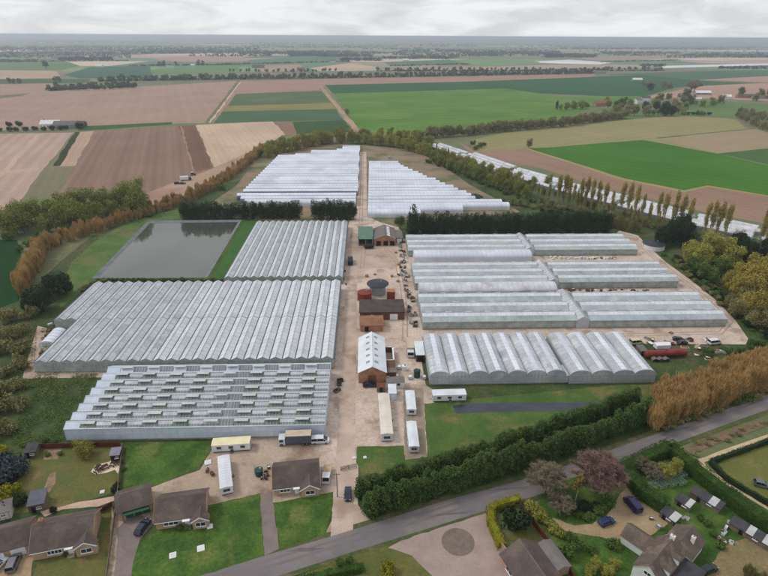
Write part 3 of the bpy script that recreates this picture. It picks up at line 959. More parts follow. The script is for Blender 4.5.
# left back block: front group, a cross lane, then the long block stepping in at the far end
wl = 7.35
ORD = 'first second third fourth fifth sixth seventh eighth ninth tenth eleventh twelfth thirteenth fourteenth fifteenth sixteenth seventeenth eighteenth nineteenth twentieth twenty-first twenty-second twenty-third twenty-fourth twenty-fifth'.split()
LT = '%s white polytunnel beyond the narrow cross lane, pond side of the dirt track'
lefts = [(338.5, -78), (346, -82), (353.4, -86)]
for i, (y, xl) in enumerate(lefts):
    tunnel(xl, y, -6.6 - xl, 0, ORD[i] + ' white polytunnel behind the clipped conifers by the pond', 'polytunnels behind the pond conifers', w=7.2, h=4.1, side=1.7, shade_to=3.1 if y > 340 else 0)
y = 364.0
k = 0
while y < 530:
    xl = -84 + (y - 364) * .055
    if k > 16:
        xl = -63
    if k > 17:
        xl = -50
    if k > 19:
        xl = -27
    if k > 20:
        xl = -22
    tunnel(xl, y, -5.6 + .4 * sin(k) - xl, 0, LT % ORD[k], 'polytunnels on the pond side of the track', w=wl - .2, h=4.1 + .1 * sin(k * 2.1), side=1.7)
    y += wl
    k += 1
# right back block, its east ends stepping along the tree belt
RTL = '%s white polytunnel from the dark conifer row in the stepped block by the track'
y = 314.5
k = 0
xr = [33, 60, 91, 88, 72, 70.5, 68.6, 64, 62, 57, 54, 52, 46, 43.6, 41, 37, 34, 31, 28.6, 27.4]
while k < 20:
    xl = .9 + k * .1
    tunnel(xl, y, xr[k] - xl, 0, RTL % ORD[k], 'polytunnels on the poplar side of the track', w=wl - .2, h=4.1 + .1 * sin(k * 1.7), side=1.7, shade_to=3.1 if k > 2 else 0)
    y += wl
    k += 1
# tunnels beyond the poplars, following the curved field edge
BT = 'low white polytunnel beyond the poplar row, beside the brown field'
seg = [((433, 146), (462, 156)), ((462, 156.5), (505, 172)), ((506, 173), (560, 189)), ((562, 190), (622, 205)), ((624, 206), (688, 222)), ((690, 223), (760, 238)), ((762, 239), (860, 260))]
for si, (a, c) in enumerate(seg):
    A, B = Vector(G(*a)), Vector(G(*c))
    d = (B - A).normalized()
    nrm = Vector((-d.y, d.x))
    nrow = [3, 4, 4, 4, 4, 4, 4][si]
    for r in range(nrow):
        o_ = A + nrm * (r * 6.6 - 9)
        Lq = (B - A).length - 2.5 - (r % 2) * 2
        tunnel(o_.x + d.x * (r % 3), o_.y + d.y * (r % 3), Lq, math.atan2(d.y, d.x), BT, 'polytunnels beyond the poplars', w=5.4, h=3.0, side=1.0, hoop=4, shade_to=1.9, m=film_b)
# two single white tunnels between the right glasshouses
tunnel(23.0, 241.8, 57.5, 0, 'single clean white polytunnel squeezed between the first and middle glasshouses', None, w=8.2, h=4.9, side=2.6, hoop=2.2, shade_to=0)
tunnel(22.0, 202.6, 58.0, 0, 'single old stained white polytunnel between the middle and lower glasshouses', None, w=8.0, h=5.2, side=2.8, m=film_b, hoop=2.2, shade_to=0)
# small white tunnel at the corner
tunnel(-109.4, 166.5, 10.0, radians(93), 'small white polytunnel on the rubble corner by the large glasshouse', None, w=5.4, h=2.9, side=.9, hoop=2, shade_to=0)

# ================================================================== ARCHED MULTI-SPAN GREENHOUSE
def arched(x0, y0, n, w, L, label):
    t = thing('arched_greenhouse', label, 'greenhouse', (x0, y0, 0))
    side, h = 3.2, 5.0
    P = arc(w, h, side, 12)
    b = MB()
    for i in range(12):
        b.face([(P[i][0], 0, P[i][1]), (P[i][0], L, P[i][1]), (P[i + 1][0], L, P[i + 1][1]), (P[i + 1][0], 0, P[i + 1][1])][::-1])
    cov = b.mesh('roof_cover', film_c)
    b = MB()
    yy = 0.0
    while yy <= L + .1:
        for i in range(12):
            b.beam((P[i][0], yy, P[i][1] + .03), (P[i + 1][0], yy, P[i + 1][1] + .03), .10, .08)
        yy += 2.1
    for i in (4, 8):
        b.box(P[i][0] - .06, P[i][0] + .06, 0, L, P[i][1] + .02, P[i][1] + .12)
    rib = b.mesh('hoops', mat('pale_hoop', (196, 200, 204), (176, 180, 186), .5))
    e = MB().face([(0, 0, 0), (w, 0, 0)] + [(p[0], 0, p[1]) for p in P[::-1]])
    end = e.mesh('end_wall', film_c)
    ef = MB()
    for i in range(6):
        xx = w * i / 5
        ef.box(xx - .07, xx + .07, -.08, .08, 0, side + (h - side) * sin(pi * max(.02, min(.98, i / 5))) ** .9)
    ef.box(0, w, -.1, .1, side - .1, side + .06).box(0, w, -.07, .07, 1.4, 1.5).box(0, w, -.12, .12, 0, .35, 1)
    ef = ef.mesh('end_frame', [hoop_m, kerb_m])
    gm = MB().box(-.28, .28, -.1, L + .1, side - .08, side + .12).mesh('gutter', alu_d)
    strip = MB()
    for i in (5, 6):
        strip.face([(P[i][0], .5, P[i][1] + .05), (P[i][0], L - .5, P[i][1] + .05), (P[i + 1][0], L - .5, P[i + 1][1] + .05), (P[i + 1][0], .5, P[i + 1][1] + .05)][::-1])
    strip = strip.mesh('ridge_vent', film)
    for k in range(n):
        put('roof_cover', cov, t, (k * w, 0, 0))
        put('hoops', rib, t, (k * w, 0, 0))['kind'] = 'stuff'
        put('gutter', gm, t, (k * w, 0, 0))
        put('ridge_vent', strip, t, (k * w, 0, 0))
        for yy in (0, L):
            q = put('end_wall', end, t, (k * w, yy, 0))
            put('end_frame', ef, q)
    put('gutter', gm, t, (n * w, 0, 0))
    for xx in (0, n * w):
        MB().face([(xx, 0, 0), (xx, L, 0), (xx, L, side), (xx, 0, side)]).build('side_wall', film_c, t)
    MB().box(.1, n * w - .1, .1, L - .1, .075, .1).build('growing_floor', bed, t)
    rw = MB()
    x = 1.2
    while x < n * w - 1:
        rw.box(x, x + .7, 1, L - 1, .1, 1.2)
        x += 2.0
    rw.build('crop_rows', crop, t)['kind'] = 'stuff'


arched(19.6, 141.2, 7, 6.14, 24.2, 'arched plastic greenhouse of seven bays next to the white caravan')
arched(63.9, 140.6, 4, 6.85, 24.4, 'arched plastic greenhouse of four bays beside the red cylinder tank')
lk = thing('link_shed', 'low pale link shed between the two arched greenhouses', 'shed', (62.7, 141.4, 0))
MB().box(0, 1.1, 0, 6, 0, 2.6).build('shed_body', film_b, lk)
MB().box(-.05, 1.15, -.2, 6.1, 2.6, 2.75).build('roof', white_bar, lk)
# ================================================================== BUILDINGS
brick = mat('brick', (168, 124, 98), (150, 108, 86), .5, fine=.2, finescale=5, c3=(140, 98, 76), scale3=.3)
brick_pale = mat('brick_pale', (178, 150, 126), (160, 132, 108), .5, fine=.15, finescale=5)
brick_dark = mat('brick_dark', (112, 78, 64), (94, 66, 56), .4, fine=.2, finescale=4)
tile = mat('roof_tile', (92, 80, 76), (80, 69, 66), .5, rough=.9, fine=.16, finescale=3.2, c3=(104, 92, 84), scale3=.25)
tile_b = mat('roof_tile_brown', (102, 90, 82), (88, 78, 70), .4, rough=.9, fine=.16, finescale=3, c3=(122, 106, 92), scale3=.3)
ridge_t = mat('ridge_tile', (112, 100, 94), (98, 88, 84), .6)
render_w = mat('white_render', (214, 214, 212), (200, 200, 196), .5, fine=.04)
upvc = mat('white_frame', (226, 228, 230), (214, 216, 220), .8, rough=.5)
pane = mat('window_glass', (58, 66, 74), (40, 46, 54), .7, rough=.08, spec=.6)
wood = mat('weathered_wood', (120, 106, 92), (102, 90, 78), .5, fine=.2, finescale=4)
felt = mat('roof_felt', (74, 72, 74), (62, 60, 64), .5, fine=.15, finescale=3)
sheet_w = mat('white_sheet', (214, 220, 224), (198, 204, 210), .3, rough=.5, fine=.04)
sheet_g = mat('green_sheet', (92, 122, 104), (80, 110, 94), .4, rough=.6, fine=.06)
asb = mat('grey_sheet', (118, 112, 110), (104, 98, 98), .3, rough=.9, fine=.12, finescale=2.4)
dark = mat('dark_opening', (26, 26, 28), (34, 32, 32), .5)
red_m = mat('red_oxide', (132, 58, 52), (112, 48, 44), .4, rough=.6, fine=.12)
black_m = mat('black_sheet', (44, 46, 54), (58, 60, 70), .3, rough=.55, fine=.1)
steel = mat('galvanised', (150, 154, 158), (132, 136, 140), .5, rough=.5)
rust = mat('rust', (122, 78, 54), (98, 64, 48), .6, fine=.2)
redfence = mat('fence_stain', (106, 54, 44), (88, 44, 38), .5, fine=.2, finescale=3, rnd=.12)


def window(x, z, w, h, parent, n=2, face='-y', y=0.0, fm=None):
    """a framed window on the wall plane; face gives the outward side in local axes"""
    def tr(a, d, c):
        return {'-y': (a, y - d, c), '+y': (-a if False else a, y + d, c), '-x': (y - d, a, c), '+x': (y + d, a, c)}[face]

    def bx(b, a0, a1, d0, d1, c0, c1, m=0):
        P, Q = tr(a0, d0, c0), tr(a1, d1, c1)
        b.box(min(P[0], Q[0]), max(P[0], Q[0]), min(P[1], Q[1]), max(P[1], Q[1]), c0, c1, m)
    f = MB()
    t = .09
    bx(f, x - w / 2, x + w / 2, .0, .07, z, z + t)
    bx(f, x - w / 2, x + w / 2, .0, .07, z + h - t, z + h)
    for i in range(n + 1):
        xx = x - w / 2 + (w - t) * i / n
        bx(f, xx, xx + t, .0, .068, z + t, z + h - t)
    o = f.build('window', fm or upvc, parent)
    for i in range(n):
        g_ = MB()
        a0 = x - w / 2 + t + (w - t) * i / n
        bx(g_, a0, a0 + (w - t) / n - t, .0, .04, z + t, z + h - t)
        g_.build('pane', pane, o)
    s = MB()
    bx(s, x - w / 2 - .08, x + w / 2 + .08, .0, .16, z - .09, z - .01)
    s.build('sill', upvc, o)
    return o


def door(x, w, h, parent, m, face='-y', y=0.0, glass=True):
    f = MB()
    if face in ('-y', '+y'):
        s = -1 if face == '-y' else 1
        ys = sorted((y, y + s * .07))
        f.box(x - w / 2, x + w / 2, ys[0], ys[1], 0.05, h)
    else:
        s = -1 if face == '-x' else 1
        ys = sorted((y, y + s * .07))
        f.box(ys[0], ys[1], x - w / 2, x + w / 2, .05, h)
    o = f.build('door', m, parent)
    k = MB()
    yy = y + s * .11
    if face in ('-y', '+y'):
        k.box(x + w * .32, x + w * .42, min(yy, yy - s * .04), max(yy, yy - s * .04), 1.0, 1.1)
    else:
        k.box(min(yy, yy - s * .04), max(yy, yy - s * .04), x + w * .32, x + w * .42, 1.0, 1.1)
    k.build('handle', steel, o)
    return o


def gable_house(root, x0, x1, y0, y1, eave, pitch, wallm, roofm, over=.35, along='x', left_g=True, right_g=True, ridge=True):
    """walls and two roof slopes; along gives the ridge direction"""
    if along == 'x':
        half, mid = (y1 - y0) / 2, (y0 + y1) / 2
    else:
        half, mid = (x1 - x0) / 2, (x0 + x1) / 2
    rise = half * math.tan(pitch)
    w = MB()
    if along == 'x':
        w.face([(x0, y0, 0), (x1, y0, 0), (x1, y0, eave), (x0, y0, eave)]).face([(x1, y1, 0), (x0, y1, 0), (x0, y1, eave), (x1, y1, eave)])
        for x, r in ((x0, -1), (x1, 1)):
            w.face([(x, y0, 0), (x, y1, 0), (x, y1, eave), (x, mid, eave + rise), (x, y0, eave)][::r])
    else:
        w.face([(x0, y1, 0), (x0, y0, 0), (x0, y0, eave), (x0, y1, eave)]).face([(x1, y0, 0), (x1, y1, 0), (x1, y1, eave), (x1, y0, eave)])
        for y, r in ((y0, 1), (y1, -1)):
            w.face([(x0, y, 0), (x1, y, 0), (x1, y, eave), (mid, y, eave + rise), (x0, y, eave)][::r])
    w.build('wall', wallm, root)
    t = .14
    dz = over * math.tan(pitch)
    out = []
    for s in (-1, 1):
        r = MB()
        if along == 'x':
            ye = (y0 - over) if s < 0 else (y1 + over)
            A, B = (x0 - over, ye, eave - dz), (x1 + over, ye, eave - dz)
            C, D = (x1 + over, mid, eave + rise), (x0 - over, mid, eave + rise)
        else:
            xe = (x0 - over) if s < 0 else (x1 + over)
            A, B = (xe, y0 - over, eave - dz), (xe, y1 + over, eave - dz)
            C, D = (mid, y1 + over, eave + rise), (mid, y0 - over, eave + rise)
        P = [A, B, C, D]
        r.hexa([(p[0], p[1], p[2] + .01) for p in P], [(p[0], p[1], p[2] + t) for p in P])
        out.append(r.build('roof', roofm, root))
    if ridge:
        q = MB()
        if along == 'x':
            q.extrude([(mid - .16, eave + rise + t - .08), (mid + .16, eave + rise + t - .08), (mid, eave + rise + t + .1)], x0 - over, x1 + over, axis='x')
        else:
            q.extrude([(mid - .16, eave + rise + t - .08), (mid + .16, eave + rise + t - .08), (mid, eave + rise + t + .1)], y0 - over, y1 + over, axis='y')
        q.build('ridge_tiles', ridge_t, out[0])
    return out, eave + rise


def chimney(x, y, z0, z1, roof, m=None, w=.9):
    q = MB().box(x - w / 2, x + w / 2, y - .4, y + .4, z0, z1).box(x - w / 2 - .07, x + w / 2 + .07, y - .47, y + .47, z1 - .25, z1 - .1)
    o = q.build('chimney', m or brick, roof)
    MB().tube((x, y, z1), (x, y, z1 + .4), .16, .14, 8).build('chimney_pot', brick, roof)
    return o


def bungalow(label, fl, fr, depth, eave, pitch, wing=None, wallm=brick_pale, chim=True, doorx=None, wins=(), group=None):
    """front-left and front-right base corners as photo pixels"""
    a, b = Vector(G(*fl)), Vector(G(*fr))
    L = (b - a).length
    rz = math.atan2(b.y - a.y, b.x - a.x)
    t = thing('bungalow', label, 'house', (a.x, a.y, 0), rz, group)
    roofs, top = gable_house(t, 0, L, 0, depth, eave, pitch, wallm, tile)
    if wing:
        w0, w1, out = wing
        hw = (w1 - w0) / 2
        wm = (w0 + w1) / 2
        rise = hw * math.tan(pitch)
        back = depth * .5 * min(1, rise / (depth / 2 * math.tan(pitch)))
        w = MB()
        w.face([(w0, -out, 0), (w1, -out, 0), (w1, -out, eave), (wm, -out, eave + rise), (w0, -out, eave)])
        w.face([(w0, 0, 0), (w0, -out, 0), (w0, -out, eave), (w0, 0, eave)]).face([(w1, -out, 0), (w1, 0, 0), (w1, 0, eave), (w1, -out, eave)])
        w.build('wall', wallm, t)
        for s in (-1, 1):
            xe = wm + s * (hw + .3)
            dz = .3 * math.tan(pitch)
            P = [(xe, -out - .3, eave - dz), (xe, 0.0, eave - dz), (wm, back, eave + rise), (wm, -out - .3, eave + rise)]
            r = MB().hexa([(p[0], p[1], p[2] + .02) for p in P], [(p[0], p[1], p[2] + .165) for p in P])
            rr_ = r.build('roof', tile, t)
        MB().extrude([(wm - .15, eave + rise + .1), (wm + .15, eave + rise + .1), (wm, eave + rise + .25)], -out - .3, back, axis='y').build('ridge_tiles', ridge_t, rr_)
        fb = MB()
        for s in (-1, 1):
            fb.beam((wm + s * (hw + .3), -out - .33, eave - .1), (wm, -out - .33, eave + rise + .08), .06, .24)
        fb.build('bargeboard', upvc, t)
        window(wm, .9, min(2.2, hw * 1.5), 1.2, t, 2, y=-out)
    for (x, w, n) in wins:
        window(x, .9, w, 1.2, t, n)
    if doorx is not None:
        door(doorx, 1.0, 2.1, t, upvc)
        MB().box(doorx - .8, doorx + .8, -1.0, -.02, 2.3, 2.4).build('porch_roof', upvc, t)
        MB().box(doorx - .7, doorx + .7, -1.2, -.02, 0, .15).build('step', conc, t)
    q = MB().box(-.2, L + .2, -.45, -.36, eave - .32, eave - .2)
    q.build('gutter', upvc, t)
    if chim:
        chimney(L * .12, depth * .56, top - 1.2, top + .9, roofs[0])
    for x in (0, L):
        s = -1 if x == 0 else 1
        fb = MB()
        dz = .35 * math.tan(pitch)
        fb.beam((x + s * .38, -.35, eave - dz), (x + s * .38, depth / 2, top + .02), .05, .22).beam((x + s * .38, depth / 2, top + .02), (x + s * .38, depth + .35, eave - dz), .05, .22)
        fb.build('bargeboard', brick_pale, t)
    return t, L


P35 = radians(33)
bungalow('bungalow with a gabled front wing on the gravel forecourt beside the white pickup', (274.5, 496), (319.5, 491), 8.4, 2.5, P35, (6.4, 10.6, 1.6), doorx=5.4, wins=((2.6, 2.4, 3),), chim=False)
bungalow('bungalow with pale bay front beside the green-fronted garage', (157, 530), (206, 523), 8.0, 2.5, P35, (8.0, 11.4, 1.5), doorx=6.6, wins=((3.2, 3.2, 3),), chim=False)
t, L = bungalow('bungalow with small brick chimney and dark front door beside the dry lawn', (34, 561), (94, 549), 8.8, 2.6, P35, (8.6, 12.6, 1.4), doorx=7.2, wins=((4.2, 2.8, 4),), chim=True)

# flat-fronted double garage joined to the neighbouring plot
a, b2 = Vector(G(0, 561)), Vector(G(32.5, 552))
a = a + (a - b2) * .55
t = thing('double_garage', 'pitched-roof garage with white up-and-over doors beside the parked silver car', 'garage', (a.x, a.y, 0), math.atan2(b2.y - a.y, b2.x - a.x))
Lg = (b2 - a).length
gable_house(t, 0, Lg, 0, 7.6, 2.6, radians(30), brick_pale, tile)
for x in (Lg - 6.2, Lg - 2.3):
    d_ = MB().box(x - 1.35, x + 1.35, -.06, 0, .05, 2.15).build('garage_door', upvc, t)
    MB().box(x - .15, x + .15, -.1, -.06, .9, .98).build('handle', steel, d_)
window(Lg - 9.6, .9, 1.6, 1.1, t, 2)

a, b2 = Vector(G(119.5, 521)), Vector(G(150.5, 512))
t = thing('garage', 'pitched-roof garage with a green canopy front behind the dark parked car', 'garage', (a.x, a.y, 0), math.atan2(b2.y - a.y, b2.x - a.x))
Lg = (b2 - a).length + .6
gable_house(t, 0, Lg, 0, 6.6, 2.6, radians(28), brick_pale, tile)
d_ = MB().box(1.0, 6.6, -1.2, 0, 2.1, 2.2).box(1.0, 1.12, -1.2, -1.08, 0, 2.1).box(6.48, 6.6, -1.2, -1.08, 0, 2.1)
d_.build('canopy', mat('green_paint', (44, 84, 62), (38, 74, 54), .5, rough=.5), t)
for x in (2.3, 4.1, 5.8):
    q = MB().box(x - .8, x + .8, -.06, 0, .05, 2.1).build('garage_door', MATS['green_paint'], t)
    MB().box(x - .12, x + .12, -.1, -.06, 1, 1.08).build('handle', steel, q)

# bottom-centre bungalow at the turning circle (only its roof end is in view)
a, b2 = Vector(G(500, 563)), Vector(G(521, 596))
rz = math.atan2(b2.y - a.y, b2.x - a.x)
t = thing('bungalow', 'grey-roofed bungalow beside the turning circle and the clipped golden hedge', 'house', (a.x, a.y, 0), rz)
gable_house(t, 0, 15, 0, 8.4, 2.6, radians(30), brick_pale, tile)
window(3.2, .9, 2.2, 1.2, t, 2)
door(6, 1, 2.1, t, upvc)
gable_house(t, .4, 7, 8.5, 12.0, 2.3, radians(18), brick_pale, asb, over=.2, ridge=False)
MB().box(-3.2, -.6, 2.0, 2.25, 0, 1.8).build('garden_wall', brick_pale, t)

# white house, bottom right
a, b2 = Vector(G(625, 582)), Vector(G(640, 600))
t = thing('white_house', 'white rendered house with brown tiled gables and a dark flat roof extension', 'house', (*G(630, 577), 0), radians(-52))
t.scale = (.8, .8, .8)
# local x runs down-right, local y up-right
r1, top1 = gable_house(t, 0, 7.0, 0, 13.5, 4.6, radians(42), render_w, tile_b, along='y')
r2, top2 = gable_house(t, -7.0, -.05, 7.8, 13.3, 3.0, radians(38), render_w, tile_b, along='x')
r3, top3 = gable_house(t, 1.2, 8.4, 13.6, 22.0, 3.6, radians(36), render_w, tile_b, along='y')
MB().box(7.05, 12.2, 4.0, 13.2, 0, 3.0).build('extension_wall', render_w, t)
MB().box(6.9, 12.4, 3.8, 13.4, 3.0, 3.25).build('flat_roof', felt, t)
for y in (2.2, 4.6):
    window(y - .2, 1.0 if y < 3 else 1.0, 1.5, 1.3, t, 2, face='-x', y=0)
window(3.5, 1.0, 2.4, 1.4, t, 3, face='-y', y=0)
window(3.5, 4.2, 1.8, 1.2, t, 2, face='-y', y=0)
window(9.6, .9, 1.5, 1.1, t, 2, face='-x', y=-7.0)
door(11.6, 1.2, 2.1, t, upvc, face='-x', y=-7.0)
for y in (4.0, 9.0):
    d_ = MB().box(4.8, 7.3, y - .8, y + .8, 4.7, 6.3).build('dormer', render_w, t)
    MB().hexa([(4.2, y - 1.0, 6.3), (7.5, y - 1.0, 6.25), (7.5, y + 1.0, 6.25), (4.2, y + 1.0, 6.3)], [(4.2, y - .1, 7.1), (7.5, y - .1, 7.0), (7.5, y + .1, 7.0), (4.2, y + .1, 7.1)]).build('dormer_roof', tile_b, d_)
    MB().box(7.3, 7.36, y - .5, y + .5, 5.0, 6.0).build('pane', pane, d_)
chimney(3.4, 12.2, top1 - .8, top1 + 1.1, r1[0], render_w, 1.1)
chimney(6.6, 18, top3 - 1.8, top3 + .7, r3[0], render_w, .9)

# white hut with two dark windows and its small cabin by the brick packhouse
# --- brick packing shed with white sheet roof
t = thing('packhouse', 'brick packing shed with a white sheet roof and a row of roof lights', 'shed', (-2.9, 142.7, 0))
rf, top = gable_house(t, 0, 8.7, 0, 21.5, 4.0, radians(27), brick, sheet_w, along='y', over=.25, ridge=False)
MB().box(4.2, 4.5, -.25, 21.75, top + .1, top + .26).build('ridge_cap', upvc, rf[0])
for i in range(5):
    for s in (0, 1):
        x0 = 2.4 if s == 0 else 5.2
        y = 3.0 + i * 3.9
        zz = lambda x: 4.0 + min(x, 8.7 - x) * math.tan(radians(27)) + .15
        MB().hexa([(x0, y, zz(x0)), (x0 + 1.1, y, zz(x0 + 1.1)), (x0 + 1.1, y + .8, zz(x0 + 1.1)), (x0, y + .8, zz(x0))],
                  [(x0, y, zz(x0) + .16), (x0 + 1.1, y, zz(x0 + 1.1) + .16), (x0 + 1.1, y + .8, zz(x0 + 1.1) + .22), (x0, y + .8, zz(x0) + .22)]).build('roof_light', steel, rf[s])
door(4.3, 2.6, 3.0, t, mat('brown_door', (116, 84, 64), (100, 72, 56), .5))
MB().box(8.72, 12.0, 2.2, 9.0, 0, 2.5).build('lean_to_wall', brick_dark, t)
MB().box(8.72, 12.2, 2.0, 4.6, 2.5, 2.65).build('lean_to_roof', asb, t)
MB().box(9.0, 11.6, 10, 10.3, 0, 2.0).box(11.4, 11.8, 10.0, 18, 0, 2.2).box(8.9, 11.8, 18, 18.3, 0, 2.2).build('yard_wall', brick_dark, t)
MB().box(8.9, 11.9, 9.96, 10.36, 2.0, 2.12).box(11.36, 11.86, 9.96, 18.4, 2.2, 2.32).box(8.8, 11.86, 17.96, 18.36, 2.2, 2.32).build('coping', upvc, t)

# --- low boiler house with rust roof, dark roofed store, tanks
t = thing('boiler_house', 'low brick boiler house with a rusty orange roof and small vent', 'shed', (-2.6, 175.6, 0))
gable_house(t, 0, 8.4, 0, 7.6, 2.7, radians(14), brick, mat('rusty_roof', (142, 104, 80), (124, 90, 70), .4, fine=.15), over=.3, ridge=False)
MB().tube((4.4, 3.8, 3.2), (4.4, 3.8, 4.8), .14, .14, 8).box(4.1, 4.7, 3.5, 4.1, 4.8, 4.9).build('flue', steel, t)
door(2.4, 1.4, 2.1, t, dark)
t = thing('store_building', 'flat dark-roofed brick store between the boiler house and the red tank', 'shed', (-2.8, 184.6, 0))
MB().box(0, 17.2, 0, 10.5, 0, 3.4).build('wall', brick_dark, t)
MB().box(-.3, 17.5, -.3, 10.8, 3.4, 3.65).build('roof', mat('dark_roof', (82, 72, 68), (66, 58, 56), .3, fine=.25, finescale=1.2), t)
MB().box(11.6, 14.6, -.08, 0, .1, 2.6).build('white_door', upvc, t)


def tank(name, label, x, y, r, h, bodym, lidm, lid_r=None, cone=.6, ribs=5):
    t = thing(name, label, 'tank', (x, y, 0))
    n = 24
    b = MB()
    b.tube((0, 0, 0), (0, 0, h), r, r, n)
    b.build('tank_body', bodym, t)
    q = MB()
    for k in range(ribs):
        q.tube((0, 0, h * (k + .5) / ribs), (0, 0, h * (k + .5) / ribs + .12), r + .04, r + .04, n)
    q.build('hoop_bands', bodym, t)
    R_ = lid_r or r + .1
    l = MB().tube((0, 0, h + .01), (0, 0, h + .22), R_, R_, n).tube((0, 0, h + .22), (0, 0, h + cone), R_, .25, n)
    l.build('lid', lidm, t)
    MB().tube((R_ * .3, 0, h + cone * .7), (R_ * .3, 0, h + cone + .5), .25, .25, 8).build('hatch', steel, t)
    ld = MB()
    for yy in (-.25, .25):
        ld.beam((-r - .15, yy, 0), (-r - .15, yy, h + .6), .05, .05)
    for k in range(int(h / .35)):
        ld.beam((-r - .15, -.25, .3 + k * .35), (-r - .15, .25, .3 + k * .35), .04, .04)
    ld.build('ladder', steel, t)
    return t


tank('storage_tank', 'round red oxide tank next to the black-topped tank', -1.0, 203, 2.9, 3.2, red_m, red_m)
tank('storage_tank', 'round tank with a wide black conical cover in the yard', 4.6, 208.5, 3.4, 4.6, steel, black_m, 4.7, 1.0)
t = thing('red_silo', 'upright red steel hopper beside the black-topped round tank', 'hopper', (9.8, 199.5, 0))
MB().box(-1.6, 1.6, -1.5, 1.5, 1.2, 5.6).build('hopper_body', red_m, t)
MB().hexa([(-.7, -.7, .3), (.7, -.7, .3), (.7, .7, .3), (-.7, .7, .3)], [(-1.6, -1.5, 1.2), (1.6, -1.5, 1.2), (1.6, 1.5, 1.2), (-1.6, 1.5, 1.2)]).build('hopper_cone', rust, t)
for sx in (-1.5, 1.5):
    for sy in (-1.4, 1.4):
        MB().box(sx - .09, sx + .09, sy - .09, sy + .09, 0, 5.2).build('leg', rust, t)
MB().box(-1.75, 1.75, -1.65, 1.65, 5.6, 5.75).build('lid', brick, t)
tank('water_tank', 'dark green round water tank by the arched greenhouse corner', *G(417, 377), 1.0, 2.4, mat('tank_green', (36, 72, 66), (30, 62, 58), .5, rough=.5), MATS['tank_green'], None, .4, 3)
tank('water_tank', 'small white water tank behind the white hut with two windows', *G(404, 370), .75, 1.5, upvc, upvc, None, .3, 2)
tank('slurry_tank', 'low white round tank with a black cover beside the dark conifers', *G(653, 248), 5.4, 2.6, upvc, black_m, 5.7, 1.1, 4)
tank('oil_tank', 'dark green round oil tank on the forecourt beside the bungalow', *G(259.5, 475), .95, 1.6, MATS['tank_green'], MATS['tank_green'], None, .3, 2)

# --- barns at the north end of the yard
x0, y0 = G(358.5, 246)
t = thing('green_shed', 'open-fronted shed with a green sheet roof at the head of the yard', 'shed', (x0, y0, 0))
MB().box(0, .2, 0, 15, 0, 4.4).box(7.4, 7.6, 0, 15, 0, 4.4).box(0, 7.6, 14.8, 15, 0, 5.4).build('wall', mat('dark_green_wall', (38, 54, 46), (30, 44, 38), .5), t)
MB().hexa([(-.3, -.6, 3.9), (7.7, -.6, 3.9), (7.7, 15.3, 5.5), (-.3, 15.3, 5.5)], [(-.3, -.6, 4.05), (7.7, -.6, 4.05), (7.7, 15.3, 5.65), (-.3, 15.3, 5.65)]).build('roof', sheet_g, t)
for x in (.2, 3.8, 7.4):
    MB().box(x - .12, x + .12, -.12, .12, 0, 3.95).build('post', steel, t)
t = thing('brick_barn', 'brick barn with a grey corrugated roof and white roof lights', 'barn', (x0 + 8.1, y0, 0))
rf, top = gable_house(t, 0, 11.4, 0, 17.5, 3.6, radians(20), brick, asb, along='y', over=.3, ridge=False)
for k in range(5):
    y = 1.5 + k * 3.1
    zz = lambda x: 3.6 + (11.4 - x) * math.tan(radians(20)) + .16
    MB().hexa([(7.0, y, zz(7)), (8.6, y, zz(8.6)), (8.6, y + 2.2, zz(8.6)), (7, y + 2.2, zz(7))], [(7.0, y, zz(7) + .05), (8.6, y, zz(8.6) + .05), (8.6, y + 2.2, zz(8.6) + .05), (7, y + 2.2, zz(7) + .05)]).build('roof_light', upvc, rf[1])
for x in (2.4, 6.2, 9.6):
    MB().box(x - 1.2, x + 1.2, -.06, 0, 0, 2.7).build('door', dark, t)
MB().box(11.6, 15.4, 4, 16, 0, 2.8).build('lean_to_wall', brick_dark, t)
MB().hexa([(11.55, 3.8, 3.2), (15.6, 3.8, 2.7), (15.6, 16.2, 2.7), (11.55, 16.2, 3.2)], [(11.55, 3.8, 3.35), (15.6, 3.8, 2.85), (15.6, 16.2, 2.85), (11.55, 16.2, 3.35)]).build('lean_to_roof', asb, t)
MB().box(12.2, 14.8, 3.9, 4.0, .1, 2.5).build('white_door', upvc, t)


# --- static caravans and cabins: long axis along local x
cav_w = mat('caravan_white', (220, 222, 226), (206, 208, 212), .4, rough=.45, fine=.03)
cav_c = mat('caravan_cream', (226, 218, 178), (214, 204, 164), .4, rough=.5, fine=.03)
cav_r = mat('caravan_roof', (214, 216, 222), (198, 200, 208), .25, rough=.5, fine=.05, finescale=2)
cav_p = mat('cabin_roof', (214, 204, 190), (200, 188, 176), .25, rough=.6, fine=.06, finescale=2)


